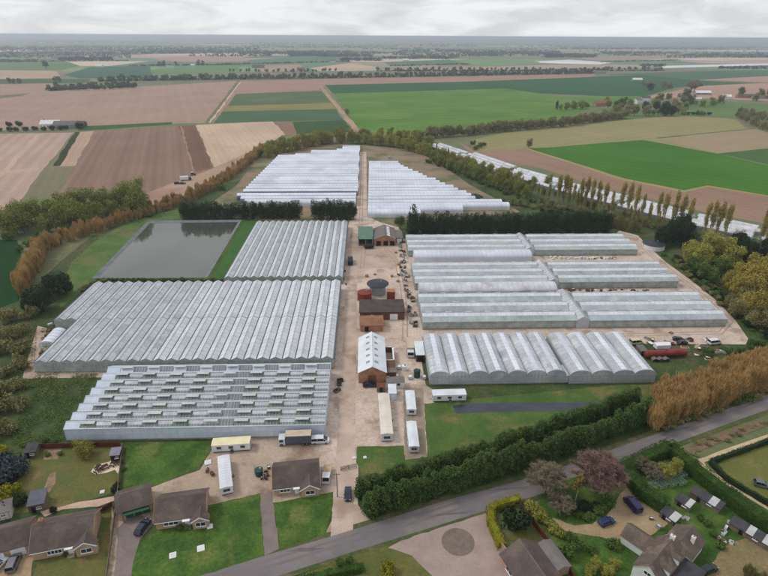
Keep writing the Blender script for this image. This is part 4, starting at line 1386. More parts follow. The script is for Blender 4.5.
def caravan(label, a, b, w, h=2.5, roofm=cav_r, wallm=cav_w, nwin=3, group=None, ribs=0, name='static_caravan'):
    A, B = Vector(G(*a)), Vector(G(*b))
    L = (B - A).length
    t = thing(name, label, 'caravan', (A.x, A.y, 0), math.atan2(B.y - A.y, B.x - A.x), group)
    z0 = .45
    MB().box(0, L, -w / 2, w / 2, z0, h).build('body', wallm, t)
    MB().extrude([(-w / 2 - .05, h), (w / 2 + .05, h), (w / 2 + .05, h + .06), (0, h + .28), (-w / 2 - .05, h + .06)], -.06, L + .06, axis='x').build('roof', roofm, t)
    if ribs:
        q = MB()
        for i in range(1, ribs):
            x = L * i / ribs
            q.extrude([(-w / 2 - .06, h + .02), (w / 2 + .06, h + .02), (w / 2 + .06, h + .10), (0, h + .33), (-w / 2 - .06, h + .10)], x - .04, x + .04, axis='x')
        q.build('roof_ribs', upvc, t)
    MB().box(.25, L - .25, -w / 2 + .2, w / 2 - .2, .05, z0).build('chassis', dark, t)
    for i in range(nwin):
        x = L * (i + .6) / (nwin + .2)
        for s, fc in ((-1, '-y'), (1, '+y')):
            window(x, 1.2, 1.2, .85, t, 1, face=fc, y=s * w / 2, fm=alu_d)
    door(L * .45 + .7, .75, 2.0, t, mat('dark_door', (70, 74, 80), (60, 64, 70), .5), y=-w / 2)
    window(0, 1.1, w * .55, .9, t, 2, face='-x', y=0, fm=alu_d)
    window(0, 1.1, w * .55, .9, t, 2, face='+x', y=L, fm=alu_d)
    q = MB().tube((-.02, 0, .35), (-1.1, 0, .3), .05, .05, 6)
    q.build('tow_bar', steel, t)
    MB().box(L * .45 + .3, L * .45 + 1.1, -w / 2 - .6, -w / 2 - .05, 0, .35).build('step', wood, t)
    return t


caravan('cream-roofed static caravan parked along the white glasshouse wall', (213.5, 449.5), (251, 447), 3.0, 2.5, cav_c, cav_w, 3)
caravan('white ribbed-roof cabin standing between the two bungalows', (227.5, 495), (224.5, 463), 2.9, 2.4, cav_r, cav_w, 3, ribs=12, name='portable_cabin')
caravan('long pinkish-roofed cabin beside the concrete track', (387, 442), (383.5, 401), 3.3, 2.7, cav_p, cav_w, 4, ribs=6, name='portable_cabin')
caravan('white caravan nearest the small white portacabin on the paved strip', (411.5, 416), (409.5, 397), 2.7, 2.3, cav_r, cav_w, 2)
caravan('white caravan at the lawn end of the paved strip', (414, 453.5), (411, 428), 2.7, 2.3, cav_r, cav_w, 2)
caravan('white static caravan parked end-on below the arched greenhouse', (432, 399.5), (465, 398.5), 3.0, 2.5, cav_r, cav_w, 3)
x0, y0 = G(386.5, 388.5)
t = thing('white_hut', 'low white hut with two dark windows next to the packing shed', 'hut', (x0, y0, 0))
MB().box(0, 5.6, 0, 2.6, 0, 2.3).build('wall', render_w, t)
MB().box(-.15, 5.75, -.15, 2.9, 2.3, 2.42).build('roof', asb, t)
window(1.8, 1.0, .9, .8, t, 1, fm=dark)
window(3.8, 1.0, .9, .8, t, 1, fm=dark)
x0, y0 = G(388.5, 400.5)
t = thing('portacabin', 'small pale blue-white portacabin between the white hut and the long cabin', 'cabin', (x0, y0, 0))
MB().box(0, 2.4, 0, 4.8, .12, 2.5).build('body', mat('pale_blue', (196, 206, 220), (184, 194, 210), .5), t)
MB().box(-.06, 2.46, -.06, 4.86, 2.5, 2.62).build('roof', sheet_w, t)
door(1.2, .8, 2.0, t, upvc)
x0, y0 = G(377, 392.5)
t = thing('garden_shed', 'small brown-roofed shed between the dark car and the long cabin', 'shed', (x0, y0, 0))
MB().box(0, 2.6, 0, 2.2, 0, 2.0).build('wall', wood, t)
MB().hexa([(-.1, -.1, 2.0), (2.7, -.1, 2.0), (2.7, 2.3, 2.0), (-.1, 2.3, 2.0)], [(-.1, 1.0, 2.5), (2.7, 1.0, 2.5), (2.7, 1.2, 2.5), (-.1, 1.2, 2.5)]).build('roof', rust, t)
door(1.3, .8, 1.8, t, dark)
x0, y0 = G(416, 362)
t = thing('brick_store', 'small brick store with a white sheet roof next to the parked trailer lorry', 'shed', (x0, y0, 0))
MB().box(0, 3.0, 0, 8.0, 0, 2.8).build('wall', brick_dark, t)
MB().hexa([(-.2, -.3, 2.8), (3.2, -.3, 2.8), (3.2, 8.2, 3.2), (-.2, 8.2, 3.2)], [(-.2, -.3, 2.95), (3.2, -.3, 2.95), (3.2, 8.2, 3.35), (-.2, 8.2, 3.35)]).build('roof', sheet_w, t)
MB().box(.4, 2.6, -.06, 0, 0, 2.3).build('door', dark, t)


# --- sheds in the garden of the white house and others (long axis a->b)
def long_shed(label, a, b, w, h, roofm, wallm, lights=(), name='poultry_shed', cat='shed', group=None):
    A, B = Vector(G(*a)), Vector(G(*b))
    L = (B - A).length
    t = thing(name, label, cat, (A.x, A.y, 0), math.atan2(B.y - A.y, B.x - A.x), group)
    MB().box(0, L, 0, w, 0, h).build('wall', wallm, t)
    r = MB().hexa([(-.2, -.25, h), (L + .2, -.25, h), (L + .2, w + .25, h + .45), (-.2, w + .25, h + .45)], [(-.2, -.25, h + .1), (L + .2, -.25, h + .1), (L + .2, w + .25, h + .55), (-.2, w + .25, h + .55)]).build('roof', roofm, t)
    for (x0, x1) in lights:
        z0_, z1_ = h + .11, h + .56
        MB().hexa([(x0, -.26, z0_), (x1, -.26, z0_), (x1, w + .24, z1_), (x0, w + .24, z1_)], [(x0, -.26, z0_ + .04), (x1, -.26, z0_ + .04), (x1, w + .24, z1_ + .04), (x0, w + .24, z1_ + .04)]).build('roof_light', mat('cloudy_panel', (186, 186, 184), (166, 166, 166), .5), r)
    d_ = door(L * .3, .8, 1.8, t, dark)
    window(L * .65, 1.0, 1.0, .6, t, 2)
    q = MB()
    for i in range(int(L / .9) + 1):
        q.box(i * .9 - .03, i * .9 + .03, -.04, 0, 0, h)
    q.build('battens', wood, t)
    return t


long_shed('long grey shed with one pale roof panel under the garden hedge', (689, 497), (718, 514.5), 2.2, 1.6, felt, wood, ((4.0, 5.6),))
long_shed('short grey shed with a pale roof panel between the house and the long shed', (674, 504), (688, 513), 2.2, 1.6, felt, wood, ((2.2, 3.4),))
long_shed('dark shed with a pale roof panel beside the white house gable', (659, 517), (672, 526), 2.2, 1.6, felt, wood, ((2.0, 3.6),))
long_shed('long grey shed with two pale roof panels at the bottom hedge', (728, 528), (768, 552), 2.2, 1.6, felt, wood, ((3.2, 4.6), (6.4, 7.8)))
long_shed('small slate-roofed summerhouse at the end of the curved patio', (111.5, 462), (120.5, 461), 2.2, 2.1, mat('slate', (132, 130, 142), (116, 114, 126), .5), redfence, name='summerhouse')
long_shed('grey sloping shed by the blue-grey conifer and brown fence', (26, 459), (37, 457.5), 3.0, 2.0, felt, wood, name='garden_shed')
long_shed('grey lean-to shed behind the pitched garage by the shrubs', (-8, 523), (12, 518), 3.4, 2.2, asb, render_w, name='garden_shed')
long_shed('rounded blue-grey shed behind the garage roof', (30, 514), (46, 510.5), 4.0, 2.4, mat('blue_felt', (98, 98, 110), (84, 84, 96), .5), wood, name='garden_shed')
for i, x in enumerate((447, 475, 502, 527.5, 549, 563)):
    pa = G(x, 236.6)
    t = thing('packing_bin', 'pale wooden bin stack tucked under the conifer row', 'bin', (pa[0], 275.6, 0), 0, 'pale bins under the conifer row')
    MB().box(0, 6.6 if i < 4 else 4, 0, 2.2, 0, 1.9).build('bin_wall', mat('bin_wood', (176, 174, 160), (150, 148, 134), .4, fine=.1), t)
    MB().box(-.1, 6.7 if i < 4 else 4.1, -.1, 2.3, 1.9, 2.05).build('cover', cav_r, t)
    MB().box(2.4, 3.2, -.05, 0, .2, 1.5).build('opening', dark, t)
# ================================================================== VEHICLES
tyre_m = mat('tyre', (28, 28, 30), (34, 34, 36), 2)
hub_m = mat('hub', (150, 152, 156), (130, 132, 136), 2, rough=.4, metal=.5)
lamp_m = mat('lamp_glass', (214, 216, 220), (200, 202, 206), 2, rough=.2)
tail_m = mat('tail_lamp', (150, 26, 22), (130, 22, 20), 2, rough=.3)
carglass = mat('car_glass', (30, 36, 44), (22, 26, 32), 1, rough=.06, spec=.6)


def paint(name, c):
    return mat('paint_' + name, c, tuple(int(q * .94) for q in c), 1.5, rough=.28, spec=.5)


def loft(b, secs, m=0):
    """closed cross sections with equal point counts"""
    i = len(b.v)
    n = len(secs[0])
    for s in secs:
        b.v += [tuple(p) for p in s]
    for k in range(len(secs) - 1):
        for j in range(n):
            b.f.append((i + k * n + j, i + k * n + (j + 1) % n, i + (k + 1) * n + (j + 1) % n, i + (k + 1) * n + j))
            b.m.append(m)
    b.f.append(tuple(i + n - 1 - j for j in range(n)))
    b.f.append(tuple(i + (len(secs) - 1) * n + j for j in range(n)))
    b.m += [m, m]


def csec(x, w, z0, z1, r=.12):
    return [(x, -w, z0 + r), (x, -w + r * .5, z0), (x, w - r * .5, z0), (x, w, z0 + r), (x, w * .985, (z0 + z1) / 2 + .05), (x, w * .93, z1 - r * .4), (x, w * .84, z1), (x, -w * .84, z1), (x, -w * .93, z1 - r * .4), (x, -w * .985, (z0 + z1) / 2 + .05)]


CAR_KINDS = {
    # body stations (x, half width, z bottom, z top), cabin stations (x, half width at foot, half width at top, z top)
    'hatch': (4.1, [(-2.05, .72, .42, .72), (-1.95, .82, .3, .86), (-1.2, .87, .26, .92), (-.2, .88, .26, .93), (1.0, .87, .26, .9), (1.75, .84, .28, .80), (2.0, .76, .36, .66)],
              [(-1.98, .76, .62, .98), (-1.55, .80, .66, 1.42), (-.6, .82, .68, 1.47), (.15, .82, .67, 1.42), (.95, .80, .72, .94)]),
    'saloon': (4.6, [(-2.3, .74, .42, .74), (-2.2, .84, .3, .90), (-1.2, .89, .26, .95), (0, .9, .26, .94), (1.2, .89, .26, .90), (2.0, .85, .28, .80), (2.28, .76, .36, .66)],
               [(-2.1, .78, .66, 1.0), (-1.4, .81, .66, 1.40), (-.5, .83, .68, 1.45), (.3, .82, .67, 1.40), (1.15, .80, .72, .93)]),
    'mpv': (4.7, [(-2.35, .8, .42, .8), (-2.3, .9, .3, .98), (-1.2, .94, .27, 1.02), (0, .95, .27, 1.02), (1.3, .94, .27, .98), (2.1, .9, .29, .86), (2.35, .8, .36, .7)],
            [(-2.3, .84, .7, 1.06), (-2.1, .86, .74, 1.66), (-.8, .88, .76, 1.76), (.5, .87, .74, 1.68), (1.5, .84, .78, 1.0)]),
    'van': (4.9, [(-2.45, .86, .45, 1.0), (-2.4, .94, .34, 1.1), (-1.2, .97, .3, 1.15), (0, .97, .3, 1.15), (1.4, .96, .3, 1.1), (2.2, .92, .32, .98), (2.45, .84, .4, .8)],
            [(-2.42, .92, .82, 1.2), (-2.36, .92, .84, 1.92), (-.8, .93, .86, 1.98), (.9, .92, .84, 1.92), (1.9, .88, .84, 1.12)]),
}
KIT = {}


def car_kit(kind):
    if kind in KIT:
        return KIT[kind]
    L, body, cab = CAR_KINDS[kind]
    b = MB()
    loft(b, [csec(*s) for s in body])
    r = MB()
    top = [(x, wt, z) for x, wf, wt, z in cab]
    # roof skin
    loft(r, [[(x, -wt, z - .04), (x, wt, z - .04), (x, wt * .8, z + .015), (x, -wt * .8, z + .015)] for x, wt, z in top[1:4]])
    g_ = MB()
    base = body[3][3] - .05
    loft(g_, [[(x, -wf, base), (x, wf, base), (x, wt, z - .05), (x, -wt, z - .05)] for x, wf, wt, z in cab])
    p = MB()
    for i in (1, 2, 3):
        x, wf, wt, z = cab[i]
        for s in (-1, 1):
            p.beam((x, s * (wf + .005), base), (x, s * (wt + .005), z - .03), .09, .05)
    for s in (-1, 1):
        p.beam((cab[0][0], s * cab[0][1], base), (cab[1][0], s * cab[1][2], cab[1][3] - .03), .08, .06)
        p.beam((cab[4][0], s * cab[4][1], base), (cab[3][0], s * cab[3][2], cab[3][3] - .03), .08, .06)
    w = MB().tube((0, -.11, 0), (0, .11, 0), .31, .31, 14)
    h = MB().tube((0, -.125, 0), (0, .125, 0), .19, .19, 10)
    xf, xb = body[-1][0], body[0][0]
    hl = MB().box(xf - .28, xf - .04, -.10, .20, .60, .74)
    tl = MB().box(xb + .01, xb + .16, -.10, .16, .68, .86)
    mr = MB().box(-.08, .1, -.1, .1, -.07, .08)
    bp = MB().box(xf - .1, xf + .04, -.7, .7, .34, .5)
    KIT[kind] = (L, b, r, g_.mesh('windows', carglass), p, w.mesh('wheel', tyre_m), h.mesh('hub', hub_m), hl.mesh('headlight', lamp_m), tl.mesh('tail_light', tail_m), mr, bp.mesh('bumper', mat('bumper', (50, 52, 56), (44, 46, 50), 2)), body, cab)
    return KIT[kind]


def car(label, kind, pt, rz, col, cname, group=None, px=True):
    (L, b, r, gl, p, wh, hb, hl, tl, mr, bp, body, cab) = car_kit(kind)
    x, y = G(*pt) if px else pt
    pm = paint(cname, col)
    t = thing('parked_car' if kind != 'van' else 'parked_van', label, 'car' if kind != 'van' else 'van', (x, y, .10), rz, group)
    b.build('body', pm, t, smooth=False)
    r.build('roof', pm, t)
    w_ = put('windows', gl, t)
    p.build('pillars', pm, w_)
    hw = body[2][1]
    for sx in (L * .31, -L * .30):
        for s in (-1, 1):
            q = put('wheel', wh, t, (sx, s * (hw - .08), .31))
            put('hub', hb, q)
    for s in (-1, 1):
        put('headlight', hl, t, (0, s * .58 - .05, 0))
        put('tail_light', tl, t, (0, s * .64 - .03, 0))
        mr.build('mirror', pm, t, (cab[4][0] - .35, s * (hw + .06), body[3][3] + .06))
    put('bumper', bp, t)
    return t


H_ = heading
car('dark blue car facing the road on the concrete track', 'hatch', (348, 496), radians(-90), (38, 44, 58), 'navy')
car('dark car parked across the end of the brick packing shed', 'saloon', (370, 386.5), radians(3), (40, 42, 50), 'charcoal')
car('dark blue estate car parked in front of the green-fronted garage', 'saloon', (143, 529), H_((139, 534), (149, 520)), (40, 46, 62), 'slate_blue')
car('silver-grey car on the gravel drive by the white garage doors', 'mpv', (14.5, 565), H_((11, 573), (18, 556)), (112, 108, 116), 'silver')
car('blue hatchback parked on the curved gravel drive', 'hatch', (606, 523.5), H_((600, 526), (613, 521)), (36, 54, 104), 'blue')
car('dark blue people carrier parked against the tall garden hedge', 'van', (632, 507), H_((637, 512), (625, 498)), (30, 34, 92), 'royal')
car('white minibus parked behind the grey box lorry', 'van', (320.5, 442.5), radians(2), (214, 218, 224), 'white')
car('white van half hidden behind the tunnels at the tree belt', 'van', (390.5, 158.4), radians(10), (222, 224, 228), 'white')
car('dark green car in the shade beside the flat-roofed extension', 'hatch', (708, 571), radians(20), (28, 44, 44), 'dark_green')
car('white car at the edge of the drive beside the double garage', 'hatch', (-1, 567), radians(70), (220, 222, 224), 'white')
car('grey car parked on the dry camping field behind its hedge', 'hatch', (762, 486.5), radians(-25), (96, 108, 108), 'grey_green')


def lorry(label, pt, rz, boxm, cabm, L=6.6, w=2.4, h=3.0, topm=None, name='lorry', cat='lorry', cab=True):
    x, y = G(*pt)
    t = thing(name, label, cat, (x, y, .08), rz)
    MB().box(-L / 2, L / 2, -.45, .45, .5, .78).build('chassis', dark, t)
    MB().box(-L / 2, L / 2, -w / 2, w / 2, .8, h).build('cargo_box', boxm, t)
    MB().box(-L / 2 - .03, L / 2 + .03, -w / 2 - .03, w / 2 + .03, h, h + .08).build('box_roof', topm or boxm, t)
    if cab:
        c = MB()
        x0 = L / 2 + .12
        c.extrude([(x0, .45), (x0 + 1.95, .45), (x0 + 2.0, 1.3), (x0 + 1.75, 2.35), (x0, 2.45)], -w / 2 + .06, w / 2 - .06, axis='y')
        co = c.build('cab', cabm, t)
        MB().hexa([(x0 + 1.99, -w / 2 + .2, 1.36), (x0 + 2.02, -w / 2 + .2, 1.36), (x0 + 2.02, w / 2 - .2, 1.36), (x0 + 1.99, w / 2 - .2, 1.36)], [(x0 + 1.76, -w / 2 + .2, 2.26), (x0 + 1.80, -w / 2 + .2, 2.26), (x0 + 1.80, w / 2 - .2, 2.26), (x0 + 1.76, w / 2 - .2, 2.26)]).build('windscreen', carglass, co)
        for s in (-1, 1):
            ys = sorted((s * (w / 2 - .06), s * (w / 2 - .04)))
            MB().box(x0 + .5, x0 + 1.5, ys[0], ys[1], 1.4, 2.1).build('side_window', carglass, co)
            MB().box(x0 + 1.96, x0 + 2.02, s * .85 - .15, s * .85 + .15, .7, .9).build('headlight', lamp_m, co)
    wm = MB().tube((0, -.14, 0), (0, .14, 0), .45, .45, 14).mesh('wheel', tyre_m)
    hm = MB().tube((0, -.155, 0), (0, .155, 0), .24, .24, 10).mesh('hub', hub_m)
    for sx in ([L / 2 + 1.1, -L / 2 + 1.2, -L / 2 + 2.2] if cab else [-L / 2 + 1.0, -L / 2 + 2.1, L / 2 - 1.4]):
        for s in (-1, 1):
            q = put('wheel', wm, t, (sx, s * (w / 2 - .18), .45))
            put('hub', hm, q)
    return t


lorry('grey box lorry with a pale roof parked at the white glasshouse wall', (299, 443), radians(182), mat('curtain_grey', (92, 98, 112), (80, 86, 100), .6), paint('cab_white', (206, 210, 214)), 6.8, 2.5, 3.3, mat('lorry_roof', (196, 178, 158), (180, 162, 142), .5))
t = lorry('white drop-side pickup truck beside the corner bungalow', (327.5, 474), radians(-92), mat('dropside', (170, 160, 146), (156, 144, 130), .5), paint('cab_white', (206, 210, 214)), 3.6, 2.0, 1.3, mat('truck_bed', (186, 160, 130), (170, 146, 118), .6), name='pickup_truck', cat='truck')
lorry('pale box lorry parked beside the white-roofed brick store', (410, 350), radians(-92), mat('lorry_pink', (186, 172, 162), (172, 158, 150), .5), paint('cab_white', (206, 210, 214)), 7.2, 2.4, 3.0, MATS['lorry_roof'])
lorry('dark tractor trailer standing along the narrow-ridged glasshouse', (350.5, 264), radians(92), mat('trailer_dark', (46, 52, 70), (38, 42, 58), .5), paint('navy', (38, 44, 58)), 5.5, 2.4, 2.4, name='farm_trailer', cat='trailer')
lorry('dark flat trailer parked in front of the green-roofed shed', (369, 248.5), radians(2), dark, paint('navy', (38, 44, 58)), 5.0, 2.3, 1.4, name='flat_trailer', cat='trailer', cab=False)
lorry('white box lorry in the ploughed field behind the willow hedge', (184.5, 180.5), radians(18), cav_w, paint('charcoal', (40, 42, 50)), 6.0, 2.4, 3.0)


def tractor(label, pt, rz, pm):
    x, y = G(*pt)
    t = thing('tractor', label, 'tractor', (x, y, .03), rz)
    MB().extrude([(-.9, .8), (2.0, .8), (2.1, 1.4), (.6, 1.65), (-.9, 1.5)], -.4, .4, axis='y').build('bonnet', pm, t)
    c = MB().hexa([(-1.2, -.7, 1.3), (.5, -.7, 1.3), (.5, .7, 1.3), (-1.2, .7, 1.3)], [(-1.1, -.65, 2.6), (.2, -.65, 2.6), (.2, .65, 2.6), (-1.1, .65, 2.6)]).build('cab', carglass, t)
    MB().box(-1.3, .4, -.8, .8, 2.6, 2.75).build('roof', cav_w, c)
    big = MB().tube((0, -.25, 0), (0, .25, 0), .85, .85, 16).mesh('wheel', tyre_m)
    sm = MB().tube((0, -.2, 0), (0, .2, 0), .55, .55, 14).mesh('wheel', tyre_m)
    hb = MB().tube((0, -.27, 0), (0, .27, 0), .4, .4, 10).mesh('hub', hub_m)
    for s in (-1, 1):
        put('hub', hb, put('wheel', big, t, (-.7, s * .9, .85)))
        put('hub', hb, put('wheel', sm, t, (1.5, s * .8, .55)), scale=.6)
    MB().tube((1.2, .2, 1.5), (1.2, .2, 2.5), .05, .05, 6).build('exhaust', dark, t)


tractor('dark tractor just ahead of the white lorry in the ploughed field', (193, 175.5), radians(20), paint('navy', (38, 44, 58)))
car('dark car parked on the field edge beside the white lorry', 'hatch', (183, 184), radians(12), (70, 74, 80), 'mid_grey')
car('dark car beside the ploughed field, next to the white lorry', 'mpv', (177.5, 184), radians(16), (60, 62, 72), 'charcoal')
car('dark vehicle on the dirt strip at the orange hedge', 'hatch', (224, 175.5), radians(25), (50, 52, 58), 'charcoal')

# ================================================================== FENCES, GATES, POLES
def panel_fence(label, pts, m, h=1.7, step=1.83, post_m=None, name='panel_fence'):
    P = walk(pts, step)
    t = thing(name, label, 'fence', (*P[0], 0))
    pan = {}
    for a, b in zip(P, P[1:]):
        dx, dy = b[0] - a[0], b[1] - a[1]
        L = sqrt(dx * dx + dy * dy)
        key = round(L, 2)
        if key not in pan:
            q = MB()
            n = 9
            for i in range(n):
                q.box(.06 + (L - .12) * i / n, .06 + (L - .12) * (i + 1) / n - .012, -.02 + .015 * (i % 2), .02 + .015 * (i % 2), .08, h - .06)
            q.box(.05, L - .05, -.04, .05, .35, .45).box(.05, L - .05, -.04, .05, h - .4, h - .3).box(.04, L - .04, -.05, .06, h - .06, h)
            pan[key] = (q.mesh('fence_panel', m), MB().box(-.05, .05, -.05, .05, 0, h + .08).mesh('post', post_m or m))
        rz = math.atan2(dy, dx)
        loc = (a[0] - P[0][0], a[1] - P[0][1], .1)
        put('fence_panel', pan[key][0], t, loc, rz)
        put('post', pan[key][1], t, loc, rz)
    return t


panel_fence('dark red-brown panel fence along the back of the dry lawn', [(36.5, 449.5), (124, 447)], redfence)
panel_fence('low weathered fence running down from the summerhouse patio', [(123, 447.5), (118, 500)], wood, 1.4)
panel_fence('low brown fence along the side lawn beside the rubble strip', [(117, 505), (107, 580)], wood, 1.2)
panel_fence('red-brown panel fence between the two gardens, beside the yellow shrub', [(518, 507), (545, 541), (556, 556), (580, 590)], redfence, 1.8)
panel_fence('curved red fence with a white top at the end of the paved garden path', [(97.5, 513), (108, 511), (116, 504)], redfence, 1.6)


def rail_gate(label, a, b, m=steel, h=1.25):
    A, B = Vector(G(*a)), Vector(G(*b))
    L = (B - A).length
    t = thing('field_gate', label, 'gate', (A.x, A.y, .08), math.atan2(B.y - A.y, B.x - A.x))
    for i in range(5):
        z = .2 + i * (h - .2) / 4
        MB().tube((0, 0, z), (L, 0, z), .045, .045, 6).build('rail', m, t)
    for x in (0, L / 2, L):
        MB().box(x - .05, x + .05, -.05, .05, 0, h + .05).build('upright', m, t)
    MB().beam((0, 0, .2), (L / 2, 0, h), .05, .05).build('brace', m, t)


rail_gate('dark metal yard gate standing half across the concrete track', (341, 471), (356.5, 467.5), dark)


def pole(label, pt, h, arms=2, group=None):
    x, y = G(*pt)
    t = thing('utility_pole', label, 'pole', (x, y, 0), 0, group)
    MB().tube((0, 0, 0), (0, 0, h), .14, .10, 8).build('pole', wood, t)
    for k in range(arms):
        a_ = MB().box(-.8, .8, -.05, .05, h - .5 - k * .6, h - .38 - k * .6).build('cross_arm', wood, t)
        for s in (-.7, 0, .7):
            MB().tube((s, 0, h - .38 - k * .6), (s, 0, h - .2 - k * .6), .05, .04, 6).build('insulator', dark, a_)


pole('wooden pole at the corner of the pickup yard beside the track', (337.5, 497), 7.5, 1)

# ================================================================== GARDEN AND YARD THINGS
def pallet_stack(pt, n, rz, label, group):
    x, y = G(*pt)
    t = thing('pallet_stack', label, 'pallets', (x, y, .08), rz, group)
    me = MB()
    for i in range(5):
        me.box(-.6, .6, -.5 + i * .22, -.5 + i * .22 + .13, .11, .14)
    for yy in (-.5, -.05, .42):
        me.box(-.6, .6, yy, yy + .1, 0, .11)
    me = me.mesh('pallet', mat('pallet_wood', (164, 138, 108), (140, 114, 88), .8, fine=.15, rnd=.1))
    for k in range(n):
        put('pallet', me, t, (RNG.uniform(-.04, .04), RNG.uniform(-.04, .04), k * .15), RNG.uniform(-.06, .06))


def ibc(pt, rz, label, group):
    x, y = G(*pt)
    t = thing('bulk_container', label, 'container', (x, y, .08), rz, group)
    MB().box(-.5, .5, -.6, .6, .15, 1.1).build('bottle', upvc, t)
    c = MB()
    for i in range(6):
        xx = -.52 + 1.04 * i / 5
        for yy in (-.62, .62):
            c.box(xx - .02, xx + .02, yy - .02, yy + .02, .14, 1.15)
    for z in (.3, .7, 1.13):
        c.box(-.53, .53, -.63, -.61, z - .02, z + .02).box(-.53, .53, .61, .63, z - .02, z + .02).box(-.53, -.51, -.61, .61, z - .02, z + .02).box(.51, .53, -.61, .61, z - .02, z + .02)
    c.build('cage', steel, t)
    MB().box(-.55, .55, -.65, .65, 0, .13).build('base', wood, t)


def drum(pt, label, group, m):
    x, y = G(*pt)
    t = thing('oil_drum', label, 'drum', (x, y, .08), 0, group)
    MB().tube((0, 0, 0), (0, 0, .88), .29, .29, 14).build('drum_body', m, t)
    MB().tube((0, 0, .28), (0, 0, .32), .31, .31, 14).tube((0, 0, .56), (0, 0, .60), .31, .31, 14).tube((0, 0, .86), (0, 0, .9), .3, .3, 14).build('rings', m, t)


def crate_pile(pt, n, label, group, cols, sp=2.0, sz=(.7, 1.6)):
    """each crate, board or sack of a heap is its own thing"""
    for k in range(n):
        x, y = G(*pt)
        x += RNG.uniform(-sp, sp)
        y += RNG.uniform(-sp, sp)
        a, c, h = RNG.uniform(*sz), RNG.uniform(*sz) * .7, RNG.uniform(.4, 1.1)
        t = thing('crate', label, 'crate', (x, y, .08), RNG.uniform(0, pi), group)
        m = RNG.choice(cols)
        q = MB().box(-a / 2, a / 2, -c / 2, -c / 2 + .05, 0, h).box(-a / 2, a / 2, c / 2 - .05, c / 2, 0, h).box(-a / 2, -a / 2 + .05, -c / 2 + .05, c / 2 - .05, 0, h).box(a / 2 - .05, a / 2, -c / 2 + .05, c / 2 - .05, 0, h)
        q.build('sides', m, t)
        MB().box(-a / 2 + .05, a / 2 - .05, -c / 2 + .05, c / 2 - .05, .02, h * .8).build('contents', RNG.choice(cols), t)
        MB().box(-a / 2 - .02, a / 2 + .02, -c / 2 - .02, -c / 2, h * .4, h * .55).build('band', wood, t)


JC = [wood, rust, upvc, steel, black_m, brick_dark, cav_c]
for i, p in enumerate([(402, 243), (404, 252), (404.5, 258), (403, 263), (405, 268), (400, 275), (407, 277), (409, 292), (411, 300), (413, 316), (415, 324)]):
    crate_pile(p, 3, 'small crate dumped along the glasshouse side of the yard', 'crates along the yard edge', JC, 1.0)
for p, n in (((367, 277), 7), ((375, 275), 4), ((392, 277), 6), ((398, 282), 5), ((399, 265), 5), ((396, 253), 4)):
    pallet_stack(p, n, RNG.uniform(0, .6), 'stack of wooden pallets standing in the open yard', 'pallet stacks in the yard')
for p in ((388, 379), (393, 376), (397, 378), (399, 369), (410, 379), (424, 379)):
    ibc(p, RNG.uniform(-.2, .2), 'white caged liquid container behind the packing shed yard', 'liquid containers by the packing shed')
for p in ((344, 280), (346, 285), (345, 272)):
    drum(p, 'blue drum standing at the end of the narrow-ridged glasshouse', 'drums by the glasshouse end', mat('drum_blue', (40, 56, 96), (34, 48, 84), 1))
for p in ((341, 381), (340.5, 386), (338, 391)):
    crate_pile(p, 2, 'dark crate against the side of the vented glasshouse', 'crates beside the vented glasshouse', [black_m, wood, dark], .5, (1.0, 2.0))
for i in range(22):
    yq = 178 + i * 4.2 + RNG.uniform(-1, 1)
    t = thing('growing_trolley', 'metal growing trolley left along the glasshouse ends by the yard', 'trolley', (18.0 + RNG.uniform(-1.6, 1.1), yq + RNG.uniform(-1.5, 1.5), .08), RNG.uniform(-1.4, 1.4), 'growing trolleys along the yard edge')
    MB().box(-.9, .9, -.45, .45, .35, .42).box(-.9, .9, -.45, .45, .85, .9).build('shelf', RNG.choice([wood, steel, rust, black_m]), t)
    for sx in (-.85, .85):
        MB().box(sx - .03, sx + .03, -.45, .45, 0, 1.2).build('end_frame', steel, t)
    MB().box(-.7, .6, -.35, .35, .42, .8).build('load', RNG.choice([dark, rust, brick_dark, sheet_g, wood]), t)
# white clutter between the right glasshouses
for i in range(34):
    crate_pile((548 + i * 2.0, 258.6), 1, 'white crate in the row between the first and middle glasshouses', 'white crates between the glasshouses', [upvc, upvc, cav_c, sheet_w, dark], .9, (1.0, 1.9))
for i in range(16):
    crate_pile((570 + i * 5.2, 291.0), 1, 'crate in the muddy gap behind the greenish glasshouse', 'crates in the muddy gap', [upvc, rust, brick_dark, sheet_g], .8, (.8, 1.8))
# scrap corner
sx_, sy_ = G(645, 358)
ex_, ey_ = G(684, 356)
t = thing('cylinder_tank', 'long red cylinder tank lying among scrap beside the arched greenhouse', 'tank', (sx_, sy_, .08), math.atan2(ey_ - sy_, ex_ - sx_))
Lc = sqrt((ex_ - sx_) ** 2 + (ey_ - sy_) ** 2)
MB().tube((0, 0, 1.5), (Lc, 0, 1.5), 1.25, 1.25, 18).tube((-.45, 0, 1.5), (0, 0, 1.5), .7, 1.25, 18).tube((Lc, 0, 1.5), (Lc + .45, 0, 1.5), 1.25, .7, 18).build('tank_body', red_m, t, smooth=False)
for x in (Lc * .2, Lc * .8):
    MB().box(x - .2, x + .2, -1.0, 1.0, 0, .7).build('cradle', rust, t)
MB().tube((Lc * .5, 0, 2.7), (Lc * .5, 0, 3.0), .35, .35, 10).build('manhole', rust, t)
x, y = G(661, 362.5)
t = thing('frame_shelter', 'low pale zigzag roofed shelter in front of the red cylinder tank', 'shelter', (x - 3, y, .06))
